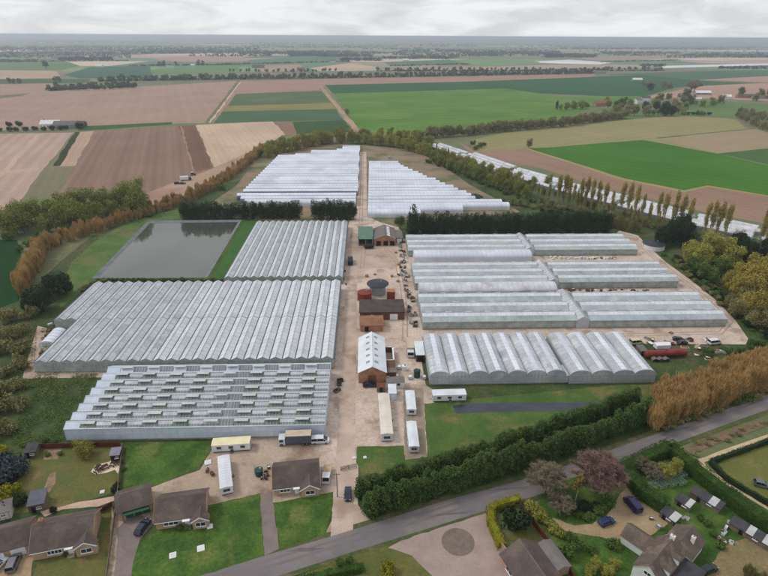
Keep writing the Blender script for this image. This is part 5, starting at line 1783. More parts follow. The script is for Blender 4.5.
for k in range(3):
    MB().hexa([(k * 2, 0, .9), (k * 2 + 1, 0, 1.4), (k * 2 + 1, 1.6, 1.4), (k * 2, 1.6, .9)], [(k * 2, 0, .98), (k * 2 + 1, 0, 1.48), (k * 2 + 1, 1.6, 1.48), (k * 2, 1.6, .98)]).hexa([(k * 2 + 1, 0, 1.4), (k * 2 + 2, 0, .9), (k * 2 + 2, 1.6, .9), (k * 2 + 1, 1.6, 1.4)], [(k * 2 + 1, 0, 1.48), (k * 2 + 2, 0, .98), (k * 2 + 2, 1.6, .98), (k * 2 + 1, 1.6, 1.48)]).build('roof', asb, t)
for x in (.2, 3, 5.8):
    MB().box(x - .06, x + .06, .1, 1.5, 0, .95).build('leg', wood, t)
long_shed('small grey lean-to at the end of the red cylinder tank', (640, 356), (646, 355.6), 3.0, 2.0, asb, asb, name='scrap_shed')
lorry('white box trailer body dumped behind the red cylinder tank', (661, 349.5), radians(4), cav_w, cav_w, 5.2, 2.2, 2.2, name='box_trailer', cat='trailer', cab=False)
car('dark scrap car beyond the red cylinder tank', 'hatch', (682, 344), radians(15), (40, 46, 60), 'navy')
car('black scrap car among the scrap beside the dirt lane', 'saloon', (679, 341), radians(-20), (28, 32, 40), 'charcoal')
car('pale yellow scrap van on the dirt near the red tank', 'van', (636, 344), radians(8), (196, 194, 150), 'pale_yellow')
car('white scrap van near the scrubby end of the dirt lane', 'van', (714, 344), radians(10), (216, 218, 220), 'white')
car('black scrap car beside the pale boards in the scrub', 'hatch', (706, 351), radians(70), (30, 36, 48), 'charcoal')
for p in ((650, 341), (655, 344), (690, 350), (694, 348), (700, 356), (708, 359), (718, 352), (688, 343), (672, 345), (630, 352), (711, 343), (665, 343)):
    crate_pile(p, 2, 'loose crate among the scrap around the red cylinder tank', 'scrap crates by the red tank', JC + [cav_c, upvc], 1.6, (1.2, 2.6))
pallet_stack((671, 333.5), 4, .2, 'lone stack of pallets on the dirt below the greenish glasshouse', 'pallets below the glasshouse')
x, y = G(475, 197.5)
t = thing('covered_heap', 'black tarpaulin heap beside the stepped polytunnels', 'heap', (x, y, .06))
hp = MB()
for k in range(12):
    for j in range(4):
        q = []
        for (kk, jj) in ((k, j), (k + 1, j), (k + 1, j + 1), (k, j + 1)):
            a_, r_ = kk * pi / 6, 1 - jj / 4
            rr_ = r_ * (5.6 + .7 * sin(a_ * 3) + .4 * cos(a_ * 5))
            q.append((rr_ * cos(a_), rr_ * .75 * sin(a_), 2.6 * (1 - r_ ** 1.8) + .12 * sin(a_ * 4 + jj)))
        hp.face(q)
hp.build('tarpaulin', black_m, t)
for k in range(10):
    a_ = k * pi / 5
    MB().tube((5.2 * cos(a_), 3.9 * sin(a_), .55), (5.2 * cos(a_), 3.9 * sin(a_), .8), .35, .35, 10).build('tyre', tyre_m, t)
# rubble corner
for p in ((46, 332), (44, 338), (47, 344), (43, 350), (44, 356), (52, 326), (46, 361)):
    crate_pile(p, 3, 'junk crate on the rubble corner beside the small tunnel', 'junk on the rubble corner', JC, 1.4, (.8, 2.0))
for p in ((266, 471), (253, 473), (262, 480), (268, 477), (213, 474), (210, 470)):
    crate_pile(p, 2, 'garden crate on the forecourt between the bungalows', 'crates on the forecourt', JC, .9, (.5, 1.1))


def bench_set(label, pt, rz, m, group=None):
    x, y = G(*pt)
    t = thing('garden_table', label, 'table', (x, y, .11), rz, group)
    MB().box(-.7, .7, -.4, .4, .68, .74).build('table_top', m, t)
    for sx in (-.6, .6):
        for sy in (-.32, .32):
            MB().box(sx - .04, sx + .04, sy - .04, sy + .04, 0, .68).build('leg', m, t)
    for sy in (-.8, .8):
        MB().box(-.7, .7, sy - .15, sy + .15, .4, .45).box(-.6, -.5, sy - .12, sy + .12, 0, .4).box(.5, .6, sy - .12, sy + .12, 0, .4).build('bench', m, t)


for p in ((98.5, 472), (99, 468.5), (105.5, 468), (114, 465), (120, 463.4)):
    bench_set('dark brown picnic table on the curved patio', p, RNG.uniform(0, 3), mat('dark_timber', (70, 48, 42), (58, 40, 36), 1), 'picnic tables on the patio')
for p, s_ in (((102.5, 492.5), .5), ((173, 556), .7), ((201, 549), .75), ((210, 527), .6), ((354, 458.5), .4), ((208, 463), .8), ((365, 458), .4)):
    x, y = G(*p)
    t = thing('drain_cover', 'small pale concrete cover lying on the lawn', 'cover', (x, y, .1), .3, 'pale covers on the lawns')
    MB().box(-s_, s_, -s_, s_, 0, .22).build('slab', upvc, t)
    MB().box(-s_ * .7, s_ * .7, -s_ * .7, s_ * .7, .22, .27).build('lid', render_w, t)
for p in ((725, 530), (722, 534), (716, 538), (731, 526), (724, 541), (733, 545)):
    crate_pile(p, 2, 'white crate on the garden path below the grey sheds', 'white crates in the garden', [upvc, cav_w, wood, wood], .9, (.4, .9))
for p in ((668, 513), (675, 516), (682, 519), (686, 520), (656, 527), (665, 538), (652, 521)):
    crate_pile(p, 1, 'white garden box between the white house and the sheds', 'garden boxes by the white house', [upvc, cav_w, steel, wood], .5, (.6, 1.1))
# wire and timber growing cages behind the hedge
cg = Vector(G(668, 488))
for i in range(4):
    for j in range(2):
        t = thing('fruit_cage', 'low grey-green netted fruit cage in the hedged garden', 'cage', (cg.x - 5 + i * 2.6 + j * 1.5, cg.y - 1.2 + j * 2.4 + i * .4, .1), radians(20), 'fruit cages in the hedged garden')
        fr = MB()
        for x in (0, 1.1, 2.2):
            for y in (0, 1.8):
                fr.box(x - .03, x + .03, y - .03, y + .03, 0, 1.1)
        for z in (.5, 1.1):
            fr.box(0, 2.2, -.03, .03, z - .03, z + .03).box(0, 2.2, 1.77, 1.83, z - .03, z + .03)
        for x in (0, 1.1, 2.2):
            fr.box(x - .03, x + .03, 0, 1.8, 1.07, 1.13)
        fr.build('frame', mat('cage_timber', (150, 160, 150), (130, 140, 130), 1), t)
        MB().face([(0, 0, 1.14), (2.2, 0, 1.14), (2.2, 1.8, 1.14), (0, 1.8, 1.14)]).build('net', mat('netting', (96, 122, 104), (84, 110, 92), 1, alpha=.35), t)

# ================================================================== FAR FARMSTEADS
far_wall = [mat('far_brick', (158, 112, 92), (140, 98, 80), .2), mat('far_white', (222, 222, 222), (206, 206, 206), .2), mat('far_grey', (150, 148, 148), (132, 130, 130), .2), mat('far_barn', (96, 84, 80), (82, 72, 68), .2)]


def farm_house(label, pt, L, D, eave, wi, ri, rz=0.0, group=None, name='farm_building'):
    x, y = G(*pt)
    t = thing(name, label, 'building', (x, y, 0), rz, group)
    rf, top = gable_house(t, 0, L, 0, D, eave, radians(32), far_wall[wi], [tile, far_wall[1], asb, mat('far_red_tile', (150, 92, 78), (130, 80, 68), .3)][ri], over=.3, ridge=False)
    n = max(2, int(L / 3.2))
    for i in range(n):
        window(L * (i + .5) / n, 1.0, 1.4, 1.3, t, 1)
    if wi < 2:
        chimney(L * .15, D / 2, top - .6, top + 1.2, rf[0])


FB = [('white farm shed beside the far hedge strip', (40, 127.5), 22, 12, 4, 1, 1, 0), ('pale farm shed with a grey roof beside the far hedge strip', (53, 128.5), 26, 12, 4, 2, 2, 0), ('dark barn at the end of the far hedge strip', (72, 127.5), 14, 9, 4, 3, 0, 0),
      ('white cottage by trees beyond the poplar avenue', (166, 67), 22, 10, 5, 1, 0, 0), ('small white cottage beyond the poplar avenue', (190.5, 66.4), 14, 9, 5, 1, 1, 0),
      ('long grey barn in the brown fields', (52, 58.6), 90, 20, 6, 2, 2, 0), ('white barn at the far green field edge', (95, 67.4), 24, 12, 5, 1, 1, 0),
      ('red-roofed farmhouse among the village trees', (596, 106.6), 16, 9, 5, 0, 3, .2), ('brick farmhouse with red roof among the village trees', (603, 105), 14, 8, 5, 0, 3, 0), ('white farmhouse among the village trees', (637, 104), 12, 9, 5.5, 1, 2, .4), ('tall white gabled house among the village trees', (641, 101.6), 14, 9, 6, 1, 0, -.3),
      ('dark barn beyond the village trees', (644, 86), 26, 12, 5, 3, 0, 0), ('pale barn beyond the village trees', (633, 81.4), 24, 12, 4, 2, 1, 0), ('grey shed behind the village', (680, 97.6), 20, 10, 4, 3, 2, 0), ('pale long shed beyond the village on the pink field', (696, 95), 30, 12, 4, 2, 1, 0),
      ('white small shed beside the village hedge', (696, 100.6), 10, 6, 3, 1, 1, 0), ('white curved-roof shed by the long red barn', (723, 98.8), 14, 10, 4, 1, 1, -.2), ('long low red-brick barn beyond the village', (738, 98.2), 34, 9, 4, 0, 0, 0), ('low pale barn beside the long red-brick barn', (754, 99), 20, 9, 3, 2, 2, 0),
      ('pale farm cluster house along the far tree avenue', (588, 72.4), 24, 12, 6, 1, 0, 0), ('grey farm barn along the far tree avenue', (596, 74), 30, 14, 5, 2, 2, 0), ('red-roofed house in the avenue trees', (297, 70.6), 22, 12, 6, 0, 3, 0), ('pale cottage in the field beyond the avenue', (330, 62.4), 22, 12, 6, 1, 0, 0),
      ('red barn beyond the avenue trees', (252, 68), 40, 14, 5, 0, 0, 0), ('white cottage at the green far field', (403, 61.4), 26, 14, 6, 1, 1, 0)]
for f in FB:
    farm_house(*f)
# ================================================================== VEGETATION
LEAF = {}


def leaf(name, c1, c2, rnd=.15, tr=.18, scale=.35):
    return mat('leaf_' + name, c1, c2, scale, rough=.8, spec=.15, rnd=rnd, transl=tr, fine=.2, finescale=1.8, lo=.35, hi=.65)


L_olive = leaf('olive', (138, 141, 69), (109, 118, 56))
L_spring = leaf('spring', (162, 156, 76), (132, 136, 64))
L_yellow = leaf('yellow', (168, 150, 72), (138, 130, 60))
L_green = leaf('green', (94, 116, 56), (71, 96, 47))
L_dark = leaf('dark_green', (46, 62, 36), (32, 48, 26), tr=.1)
L_con = leaf('conifer', (54, 72, 44), (38, 54, 32), tr=.06, scale=.5)
L_hedge = leaf('cypress', (78, 100, 50), (54, 76, 36), tr=.08, scale=.5, rnd=.08)
L_blue = leaf('blue_spruce', (74, 86, 90), (54, 66, 70), tr=.05)
L_gold = leaf('golden', (150, 142, 40), (122, 124, 34), rnd=.04)
L_orange = leaf('orange', (194, 162, 108), (164, 134, 88), tr=.1)
L_tan = leaf('tan', (142, 136, 90), (118, 114, 74), tr=.1)
L_purple = leaf('purple_bud', (138, 114, 103), (116, 95, 87), tr=.1)
L_greybud = leaf('grey_bud', (148, 136, 114), (128, 116, 98), tr=.1)
L_clip = leaf('clipped', (66, 90, 38), (50, 74, 30), rnd=.04, scale=.6)
L_far = mat('leaf_far', (84, 94, 62), (64, 76, 54), .02, rnd=.2, spec=.1)
L_far2 = mat('leaf_far_dark', (62, 70, 58), (50, 58, 50), .01, rnd=.15, spec=.1)
bark = mat('bark', (104, 92, 78), (84, 74, 64), 1, fine=.2)
bark_p = mat('bark_pale', (138, 126, 106), (116, 104, 88), 1, fine=.2)
twig = mat('twig', (118, 100, 82), (98, 82, 68), 1)


def quads_mesh(name, C, Nn, size, m, rs, aspect=1.0, tri=False):
    """one mesh of many small leaf faces; C centres, Nn preferred normals"""
    n = len(C)
    R = rs.normal(size=(n, 3))
    Nv = Nn + R * .55
    Nv /= np.linalg.norm(Nv, axis=1, keepdims=True) + 1e-9
    T = np.cross(Nv, rs.normal(size=(n, 3)))
    T /= np.linalg.norm(T, axis=1, keepdims=True) + 1e-9
    B = np.cross(Nv, T)
    s = (size * rs.uniform(.6, 1.35, size=(n, 1)))
    T = T * s * .5
    B = B * s * .5 * aspect
    V = np.empty((n, 4, 3))
    V[:, 0], V[:, 1], V[:, 2], V[:, 3] = C - T * 1.0, C - B * .75 + T * .1, C + T * 1.0, C + B * .75 - T * .1
    me = bpy.data.meshes.new(name)
    me.vertices.add(n * 4)
    me.vertices.foreach_set('co', V.reshape(-1).astype(np.float32))
    me.loops.add(n * 4)
    me.loops.foreach_set('vertex_index', np.arange(n * 4, dtype=np.int32))
    me.polygons.add(n)
    me.polygons.foreach_set('loop_start', np.arange(0, n * 4, 4, dtype=np.int32))
    try:
        me.polygons.foreach_set('loop_total', np.full(n, 4, dtype=np.int32))
    except Exception:
        pass
    me.materials.append(m)
    me.update(calc_edges=True)
    return me


def blob_points(rs, lobes, n, shell=.45, jag=.12):
    """points in the outer shell of several ellipsoid lobes, with bites taken out"""
    w = np.array([(l[3] * l[4] + l[4] * l[5] + l[3] * l[5]) for l in lobes])
    idx = rs.choice(len(lobes), size=n, p=w / w.sum())
    D = rs.normal(size=(n, 3))
    D /= np.linalg.norm(D, axis=1, keepdims=True)
    r = 1 - shell * rs.random(n) ** 1.6
    ph = rs.uniform(0, 6, size=(len(lobes), 3))
    wob = np.sin(D[:, 0] * 5 + ph[idx, 0]) * np.sin(D[:, 1] * 5 + ph[idx, 1]) + .6 * np.sin(D[:, 2] * 9 + ph[idx, 2])
    r = r * (1 + jag * wob)
    Lb = np.array(lobes)[idx]
    return Lb[:, :3] + D * Lb[:, 3:6] * r[:, None], D


def trunk_mesh(rs, h, r, limbs, m, top=.75, spread=.3):
    b = MB()
    segs = 4
    P = [Vector((0, 0, 0))]
    for k in range(segs):
        P.append(P[-1] + Vector((rs.uniform(-.03, .03) * h, rs.uniform(-.03, .03) * h, h * top / segs)))
    for k in range(segs):
        b.tube(P[k], P[k + 1], r * (1 - k / segs * .6), r * (1 - (k + 1) / segs * .6), 7, caps=False)
    for k in range(limbs):
        i = rs.integers(1, segs)
        a = P[i] + (P[i + 1] - P[i]) * rs.random()
        t = rs.uniform(0, 2 * pi)
        e = a + Vector((cos(t) * spread * h * rs.uniform(.5, 1), sin(t) * spread * h * rs.uniform(.5, 1), h * rs.uniform(.15, .35)))
        b.tube(a, e, r * .35, r * .1, 5, caps=False)
    return b.mesh('trunk', m)


def slivers(name, rs, n, base_r, h, spread, m, w=.1, lean=.0, bend=.2, hmin=.5):
    """upright bare stems: long thin triangles fanning up from the ground, each a real twig"""
    V = np.empty((n, 4, 3))
    t = rs.uniform(0, 2 * pi, n)
    rr_ = base_r * np.sqrt(rs.random(n))
    bx, by = rr_ * np.cos(t), rr_ * np.sin(t)
    hh = h * rs.uniform(hmin, 1, n)
    t2 = t + rs.normal(size=n) * .8
    ex, ey = bx + spread * hh / h * np.cos(t2) * rs.random(n), by + spread * hh / h * np.sin(t2) * rs.random(n)
    z0 = hh * rs.uniform(0, .75, n)
    f = z0 / hh
    a = rs.uniform(0, pi, n)
    dx, dy = np.cos(a) * w / 2, np.sin(a) * w / 2
    sx, sy = bx + (ex - bx) * f, by + (ey - by) * f
    V[:, 0] = np.stack([sx - dx, sy - dy, z0], 1)
    V[:, 1] = np.stack([sx + dx, sy + dy, z0], 1)
    V[:, 2] = np.stack([ex + dx * .5, ey + dy * .5, hh], 1)
    V[:, 3] = np.stack([ex - dx * .5, ey - dy * .5, hh], 1)
    me = bpy.data.meshes.new(name)
    me.from_pydata(V.reshape(-1, 3).tolist(), [], [(4 * i, 4 * i + 1, 4 * i + 2, 4 * i + 3) for i in range(n)])
    me.materials.append(m)
    return me


def uprights(name, C, D, ln, w, m, rs):
    """short upright twigs filling a crown"""
    n = len(C)
    U = D * .35 + rs.normal(size=(n, 3)) * .22 + np.array([0, 0, 1.0])
    U /= np.linalg.norm(U, axis=1, keepdims=True)
    U = U * (ln * rs.uniform(.5, 1.3, (n, 1)) * .5)
    T = np.cross(U, rs.normal(size=(n, 3)))
    T = T / (np.linalg.norm(T, axis=1, keepdims=True) + 1e-9) * w * .5
    V = np.empty((n, 4, 3))
    V[:, 0], V[:, 1], V[:, 2], V[:, 3] = C - U - T, C - U + T, C + U + T * .4, C + U - T * .4
    V[:, :, 2] = np.maximum(V[:, :, 2], .02)
    me = bpy.data.meshes.new(name)
    me.from_pydata(V.reshape(-1, 3).tolist(), [], [(4 * i, 4 * i + 1, 4 * i + 2, 4 * i + 3) for i in range(n)])
    me.materials.append(m)
    return me


def bare_crown(rs, h, R, n, m, w=.07):
    """a domed bare crown: branches forking into many twigs"""
    b = MB()
    ends = []
    for k in range(90):
        t, u = rs.uniform(0, 2 * pi), rs.random() ** .5
        e = Vector((cos(t) * R * u * .8, sin(t) * R * u * .8, h * (.55 + .4 * (1 - u * u)) * rs.uniform(.85, 1.05)))
        a = Vector((0, 0, h * rs.uniform(.18, .4)))
        mid = a.lerp(e, .5) + Vector((0, 0, h * .05))
        b.tube(a, mid, .13, .07, 4, caps=False)
        b.tube(mid, e, .07, .03, 4, caps=False)
        ends += [(mid, e)] * 3
    for k in range(n):
        mid, e = ends[rs.integers(len(ends))]
        a = mid.lerp(e, rs.random())
        d = Vector((rs.normal(), rs.normal(), rs.normal() * .6 + .5)).normalized() * rs.uniform(.5, 1.0) * R * .2
        o_ = Vector((rs.normal(), rs.normal(), rs.normal())).normalized() * w * .5
        b.face([a - o_, a + o_, a + d])
    return b.mesh('crown', m)


PROTO = {}


def proto(kind, var):
    """(crown mesh, trunk mesh) at nominal size"""
    key = (kind, var)
    if key in PROTO:
        return PROTO[key]
    rs = np.random.default_rng(abs(hash(kind)) % 1000 if False else sum(map(ord, kind)) * 7 + var)
    if kind in ('broad', 'spring', 'yellow', 'green', 'olive', 'tanbroad'):
        m = {'broad': L_green, 'spring': L_spring, 'yellow': L_yellow, 'green': L_green, 'olive': L_olive, 'tanbroad': L_tan}[kind]
        low = 1.2 if kind in ('olive', 'spring', 'yellow') else 3.0
        lobes = [(0, 0, 5.8, 2.6, 2.6, 4.2)]
        for k in range(11):
            t = rs.uniform(0, 2 * pi)
            d = rs.uniform(1.6, 3.0)
            z = rs.uniform(low, 8.6)
            s = rs.uniform(1.3, 2.1) * (1.15 - abs(z - 6) * .08)
            lobes.append((d * cos(t), d * sin(t), z, s, s, s * rs.uniform(.8, 1.2)))
        C, D = blob_points(rs, lobes, 3300 if kind != 'olive' else 3000, .6, .2)
        cr_ = quads_mesh('crown', C, D, .5, m, rs)
        tr_ = trunk_mesh(rs, 10, .26, 9, bark, .72, .22)
    elif kind == 'poplar':
        lobes = [(0, 0, 15.5, 1.35, 1.35, 6.6)]
        for k in range(12):
            t = rs.uniform(0, 2 * pi)
            z = rs.uniform(8.5, 20.5)
            q = 1.15 - abs(z - 14.5) / 8.5
            lobes.append((q * 1.0 * cos(t), q * 1.0 * sin(t), z, .65 + .45 * q, .65 + .45 * q, 2.5))
        C, D = blob_points(rs, lobes, 2600, .75, .2)
        C2 = np.stack([rs.normal(size=200) * .5, rs.normal(size=200) * .5, rs.uniform(3, 9, 200)], 1)
        cr_ = quads_mesh('crown', np.vstack([C, C2]), np.vstack([D, rs.normal(size=(200, 3))]), .56, L_spring if False else leaf('poplar', (172, 156, 88), (142, 132, 70)), rs, .7)
        tr_ = trunk_mesh(rs, 21, .24, 14, bark_p, .78, .03)
    elif kind in ('conifer', 'cypress'):
        m = L_con if kind == 'conifer' else L_hedge
        lobes = [(0, 0, 2.6, 1.35, 1.35, 2.6), (0, 0, 4.8, 1.15, 1.15, 2.6)]
        for k in range(9):
            t = rs.uniform(0, 2 * pi)
            z = rs.uniform(.9, 5.8)
            d = rs.uniform(.5, .95) * (1.1 - z * .07)
            lobes.append((d * cos(t), d * sin(t), z, .62, .62, 1.0))
        lobes.append((rs.uniform(-.3, .3), rs.uniform(-.3, .3), 6.6, .55, .55, 1.0))
        C, D = blob_points(rs, lobes, 1500, .35, .18)
        D[:, 2] += .35
        cr_ = quads_mesh('crown', C, D, .36, m, rs, .8)
        tr_ = trunk_mesh(rs, 7, .16, 2, bark, .8, .03)
    elif kind == 'evergreen':
        lobes = [(0, 0, 5, 4.4, 4.4, 4.6)]
        for k in range(12):
            t = rs.uniform(0, 2 * pi)
            z = rs.uniform(2.5, 8)
            lobes.append((3 * cos(t) * (1.1 - z * .05), 3 * sin(t) * (1.1 - z * .05), z, 1.7, 1.7, 1.8))
        C, D = blob_points(rs, lobes, 6500, .35, .14)
        cr_ = quads_mesh('crown', C, D, .5, L_dark, rs, .8)
        tr_ = trunk_mesh(rs, 9, .4, 4, bark, .6, .1)
    elif kind in ('bush', 'bushdark', 'bushtan', 'bushgold', 'bushspring', 'bushblue'):
        m = {'bush': L_green, 'bushdark': L_dark, 'bushtan': L_tan, 'bushgold': L_gold, 'bushspring': L_spring, 'bushblue': L_blue}[kind]
        lobes = [(0, 0, 1.0, 1.1, 1.1, .95)]
        for k in range(6):
            t = rs.uniform(0, 2 * pi)
            lobes.append((.8 * cos(t), .8 * sin(t), rs.uniform(.7, 1.6), .6, .6, .55))
        C, D = blob_points(rs, lobes, 700, .5, .2)
        C[:, 2] = np.abs(C[:, 2])
        cr_ = quads_mesh('crown', C, D, .3, m, rs)
        tr_ = trunk_mesh(rs, 1.6, .06, 4, bark, .7, .3)
    elif kind in ('osier', 'osiertan'):
        lobes = [(0, 0, 4.0, 1.5, 1.5, 4.2)]
        for k in range(9):
            t = rs.uniform(0, 2 * pi)
            lobes.append((1.3 * cos(t), 1.3 * sin(t), rs.uniform(2.2, 6.0), .8, .8, rs.uniform(1.6, 2.6)))
        C, D = blob_points(rs, lobes, 3400, .8, .2)
        C[:, 2] = np.abs(C[:, 2])
        cr_ = uprights('crown', C, D, .95, .10, L_orange if kind == 'osier' else L_tan, rs)
        tr_ = slivers('trunk', rs, 40, .8, 5.5, 1.0, twig, .16)
    elif kind == 'purple':
        cr_ = bare_crown(rs, 11.0, 7.6, 17000, L_purple, .16)
        tr_ = trunk_mesh(rs, 6, .32, 5, bark, .7, .3)
    elif kind == 'greybare':
        cr_ = bare_crown(rs, 9.0, 6.6, 9000, L_greybud, .13)
        tr_ = trunk_mesh(rs, 5, .24, 5, bark, .7, .3)
    elif kind == 'birch':
        C, D = blob_points(rs, [(0, 0, 6.6, 1.2, 1.2, 2.2), (.5, .2, 7.8, .8, .8, 1.3), (-.4, -.3, 5.2, .9, .9, 1.4)], 800, .6, .2)
        cr_ = quads_mesh('crown', C, D, .38, leaf('birch', (140, 120, 66), (116, 104, 56)), rs)
        tr_ = trunk_mesh(rs, 9, .13, 5, mat('birch_bark', (196, 190, 180), (160, 152, 142), 1), .85, .06)
    elif kind in ('far', 'fardark'):
        C, D = blob_points(rs, [(0, 0, 6, 4, 4, 5), (2, 1, 8, 2.5, 2.5, 3), (-2, -.8, 5, 2.6, 2.6, 3)], 150, .5, .2)
        cr_ = quads_mesh('crown', C, D, 1.9, L_far if kind == 'far' else L_far2, rs)
        tr_ = MB().tube((0, 0, 0), (0, 0, 6), .35, .15, 5, caps=False).mesh('trunk', bark)
    PROTO[key] = (cr_, tr_)
    return PROTO[key]


TNAME = {'broad': 'broadleaf_tree', 'spring': 'willow_tree', 'yellow': 'willow_tree', 'green': 'broadleaf_tree', 'olive': 'willow_tree', 'tanbroad': 'broadleaf_tree', 'poplar': 'poplar_tree', 'conifer': 'conifer_tree', 'cypress': 'cypress_tree', 'evergreen': 'evergreen_tree', 'osier': 'osier_shrub', 'osiertan': 'scrub_bush', 'purple': 'bare_tree', 'greybare': 'bare_tree', 'birch': 'birch_tree', 'bush': 'leafy_bush', 'bushdark': 'dark_bush', 'bushtan': 'scrub_bush', 'bushgold': 'golden_shrub', 'bushspring': 'flowering_shrub', 'bushblue': 'conifer_shrub', 'far': 'distant_tree', 'fardark': 'distant_tree'}


def tree(kind, x, y, s, label, group=None, cat='tree', sz=1.0, nv=4, parent=None, origin=(0, 0)):
    cr_, tr_ = proto(kind, RNG.randrange(nv))
    nm = TNAME.get(kind, 'shrub')
    if kind.startswith('bush') or kind.startswith('osier'):
        cat = 'shrub'
    if parent is None:
        t = thing(nm, label, cat, (x, y, 0), RNG.uniform(0, 6.28), group)
    else:
        t = put('conifer', None, parent, (x - origin[0], y - origin[1], 0), RNG.uniform(0, 6.28))
    t.scale = (s, s, s * sz)
    put('trunk', tr_, t)
    put('crown', cr_, t)
    return t


def hedge_row(label, pts, kind, step, s, sz=1.0, jit=.3, name='conifer_hedge', js=.12, px=True):
    """a continuous grown hedge: one thing, each plant in it a part"""
    P = walk(pts, step, px)
    t = thing(name, label, 'hedge', (*P[0], 0))
    for (x, y) in P:
        q = tree(kind, x + RNG.uniform(-jit, jit), y + RNG.uniform(-jit, jit), s * RNG.uniform(1 - js, 1 + js), None, sz=sz * RNG.uniform(1 - js, 1 + js), parent=t, origin=P[0])
        q.name = {'cypress': 'cypress', 'conifer': 'conifer', 'osier': 'osier', 'osiertan': 'scrub'}.get(kind, 'plant')
    return t


def clipped_hedge(label, pts, w, h, m, seed=1, px=True, dens=26, leafs=.26, name='clipped_hedge', wob=.12):
    """a clipped hedge: an inner solid core and a skin of small leaves"""
    rs = np.random.default_rng(seed)
    P = [Vector(G(*p)) for p in pts] if px else [Vector(p) for p in pts]
    t = thing(name, label, 'hedge', (P[0].x, P[0].y, 0))
    core = MB()
    CC, DD = [], []
    for a, b in zip(P, P[1:]):
        d = (b - a)
        L = d.length
        d /= L
        nn = Vector((-d.y, d.x))
        A, B = a - P[0], b - P[0]
        k = w / 2 * .84
        hh = h * .94
        c_ = lambda p, s: (p.x + nn.x * s, p.y + nn.y * s)
        core.hexa([(*c_(A, -k), 0), (*c_(B, -k), 0), (*c_(B, k), 0), (*c_(A, k), 0)], [(*c_(A, -k * .8), hh), (*c_(B, -k * .8), hh), (*c_(B, k * .8), hh), (*c_(A, k * .8), hh)])
        n = int(L * (w + 2 * h) * dens)
        u = rs.uniform(-w * .3, L + w * .3, n)
        f = rs.random(n) * (w + 2 * h)
        s = np.where(f < h, -w / 2, np.where(f < 2 * h, w / 2, f - 2 * h - w / 2))
        z = np.where(f < h, f, np.where(f < 2 * h, f - h, h))
        wb = wob * (np.sin(u * 1.7 + z * 2) + np.sin(u * .63 + 1) + rs.normal(size=n) * .5)
        s2 = np.where(f < 2 * h, s * (1 + wb / w * 1.2), s)
        z2 = np.where(f < 2 * h, z, z + wb)
        CC.append(np.stack([A.x + d.x * u + nn.x * s2, A.y + d.y * u + nn.y * s2, np.maximum(z2, .05)], 1))
        sg = np.sign(s)
        side = f < 2 * h
        DD.append(np.stack([np.where(side, nn.x * sg, 0), np.where(side, nn.y * sg, 0), np.where(side, .2, 1)], 1))
    core.build('hedge_core', m, t)
    put('foliage', quads_mesh('foliage', np.vstack(CC), np.vstack(DD), leafs, m, rs), t)
    return t


def cluster(kind, pts, label, group, s=(.8, 1.2), sz=(.9, 1.15), jit=0.0, cat='tree'):
    for p in pts:
        x, y = G(p[0], p[1])
        k = p[2] if len(p) > 2 else RNG.uniform(*s)
        tree(kind, x + RNG.uniform(-jit, jit), y + RNG.uniform(-jit, jit), k, label, group, sz=RNG.uniform(*sz), cat=cat)


def along(kind, pts, step, label, group, s=(.8, 1.2), sz=(.9, 1.15), jit=1.0, side=0.0):
    for (x, y) in walk(pts, step):
        tree(kind, x + RNG.uniform(-jit, jit), y + RNG.uniform(-jit, jit), RNG.uniform(*s), label, group, sz=RNG.uniform(*sz))


# --- tall cypress hedge along the road: two rows
hedge_row('tall dark cypress hedge row right along the road verge', [(370, 515), (420, 499), (500, 474), (560, 455), (620, 432), (650, 420)], 'cypress', 1.7, 1.34, .74, .6)
hedge_row('tall dark cypress hedge row on the caravan lawn side', [(362, 497), (400, 487), (450, 470), (520, 446), (580, 425), (636, 405)], 'cypress', 1.8, 1.25, .68, .6)
# --- clipped conifers across the farm
hedge_row('dark clipped conifer row across the back of the pond', [(184, 219.5), (302, 218.5)], 'conifer', 1.9, 1.75, .82, .4, js=.07)
hedge_row('short dark conifer clump between the pond row and the track', [(315, 219.5), (355, 219.5)], 'conifer', 1.8, 1.8, .86, .4, js=.08)
hedge_row('long dark conifer row behind the pale glasshouse and the bins', [(409, 234.5), (470, 234), (540, 233.5), (609, 232.5)], 'conifer', 1.9, 1.9, .86, .5, js=.06)
tree('conifer', *G(413, 234), 2.3, 'taller rounded dark conifer at the yard end of the long row', sz=1.0)
tree('green', *G(399.5, 229), .8, 'small pale green tree beside the brick barn', None)

# --- left: willows, osier belt, evergreens, scrub
WL = 'olive-green willow in the grove beyond the pond'
along('olive', [(8, 236), (40, 232), (80, 226), (120, 218), (148, 212)], 5.5, WL, 'willows beyond the pond', (1.1, 1.6), (.9, 1.15), 3)
along('olive', [(12, 226), (50, 221), (95, 214), (135, 206)], 6, WL, 'willows beyond the pond', (1.1, 1.7), (.9, 1.15), 3)
cluster('olive', [(136, 207, 2.0), (128, 211, 1.7), (22, 228, 1.6), (66, 224, 1.7)], WL, 'willows beyond the pond')
OBP = [(56, 246), (90, 234), (125, 223), (160, 212), (196, 199), (222, 185), (243, 170), (263, 152)]
hedge_row('long orange-brown bare osier belt curving past the pond to the tunnels', OBP, 'osier', 2.1, .78, 1.0, 1.5, name='osier_belt', js=.2)
hedge_row('second orange-brown osier belt on the grove side of the first', [(x, y - 4) for x, y in OBP], 'osier', 2.6, .74, 1.0, 1.8, name='osier_belt', js=.2)
hedge_row('tall orange osier clump between the dark crop and the evergreens', [(25, 296), (32, 277), (41, 258), (50, 246)], 'osier', 1.9, 1.0, 1.05, 1.6, name='osier_belt', js=.15)
hedge_row('tall orange osier clump right on the edge of the dark crop', [(20, 290), (28, 271), (38, 253)], 'osier', 2.2, .9, 1.05, 1.2, name='osier_belt', js=.15)
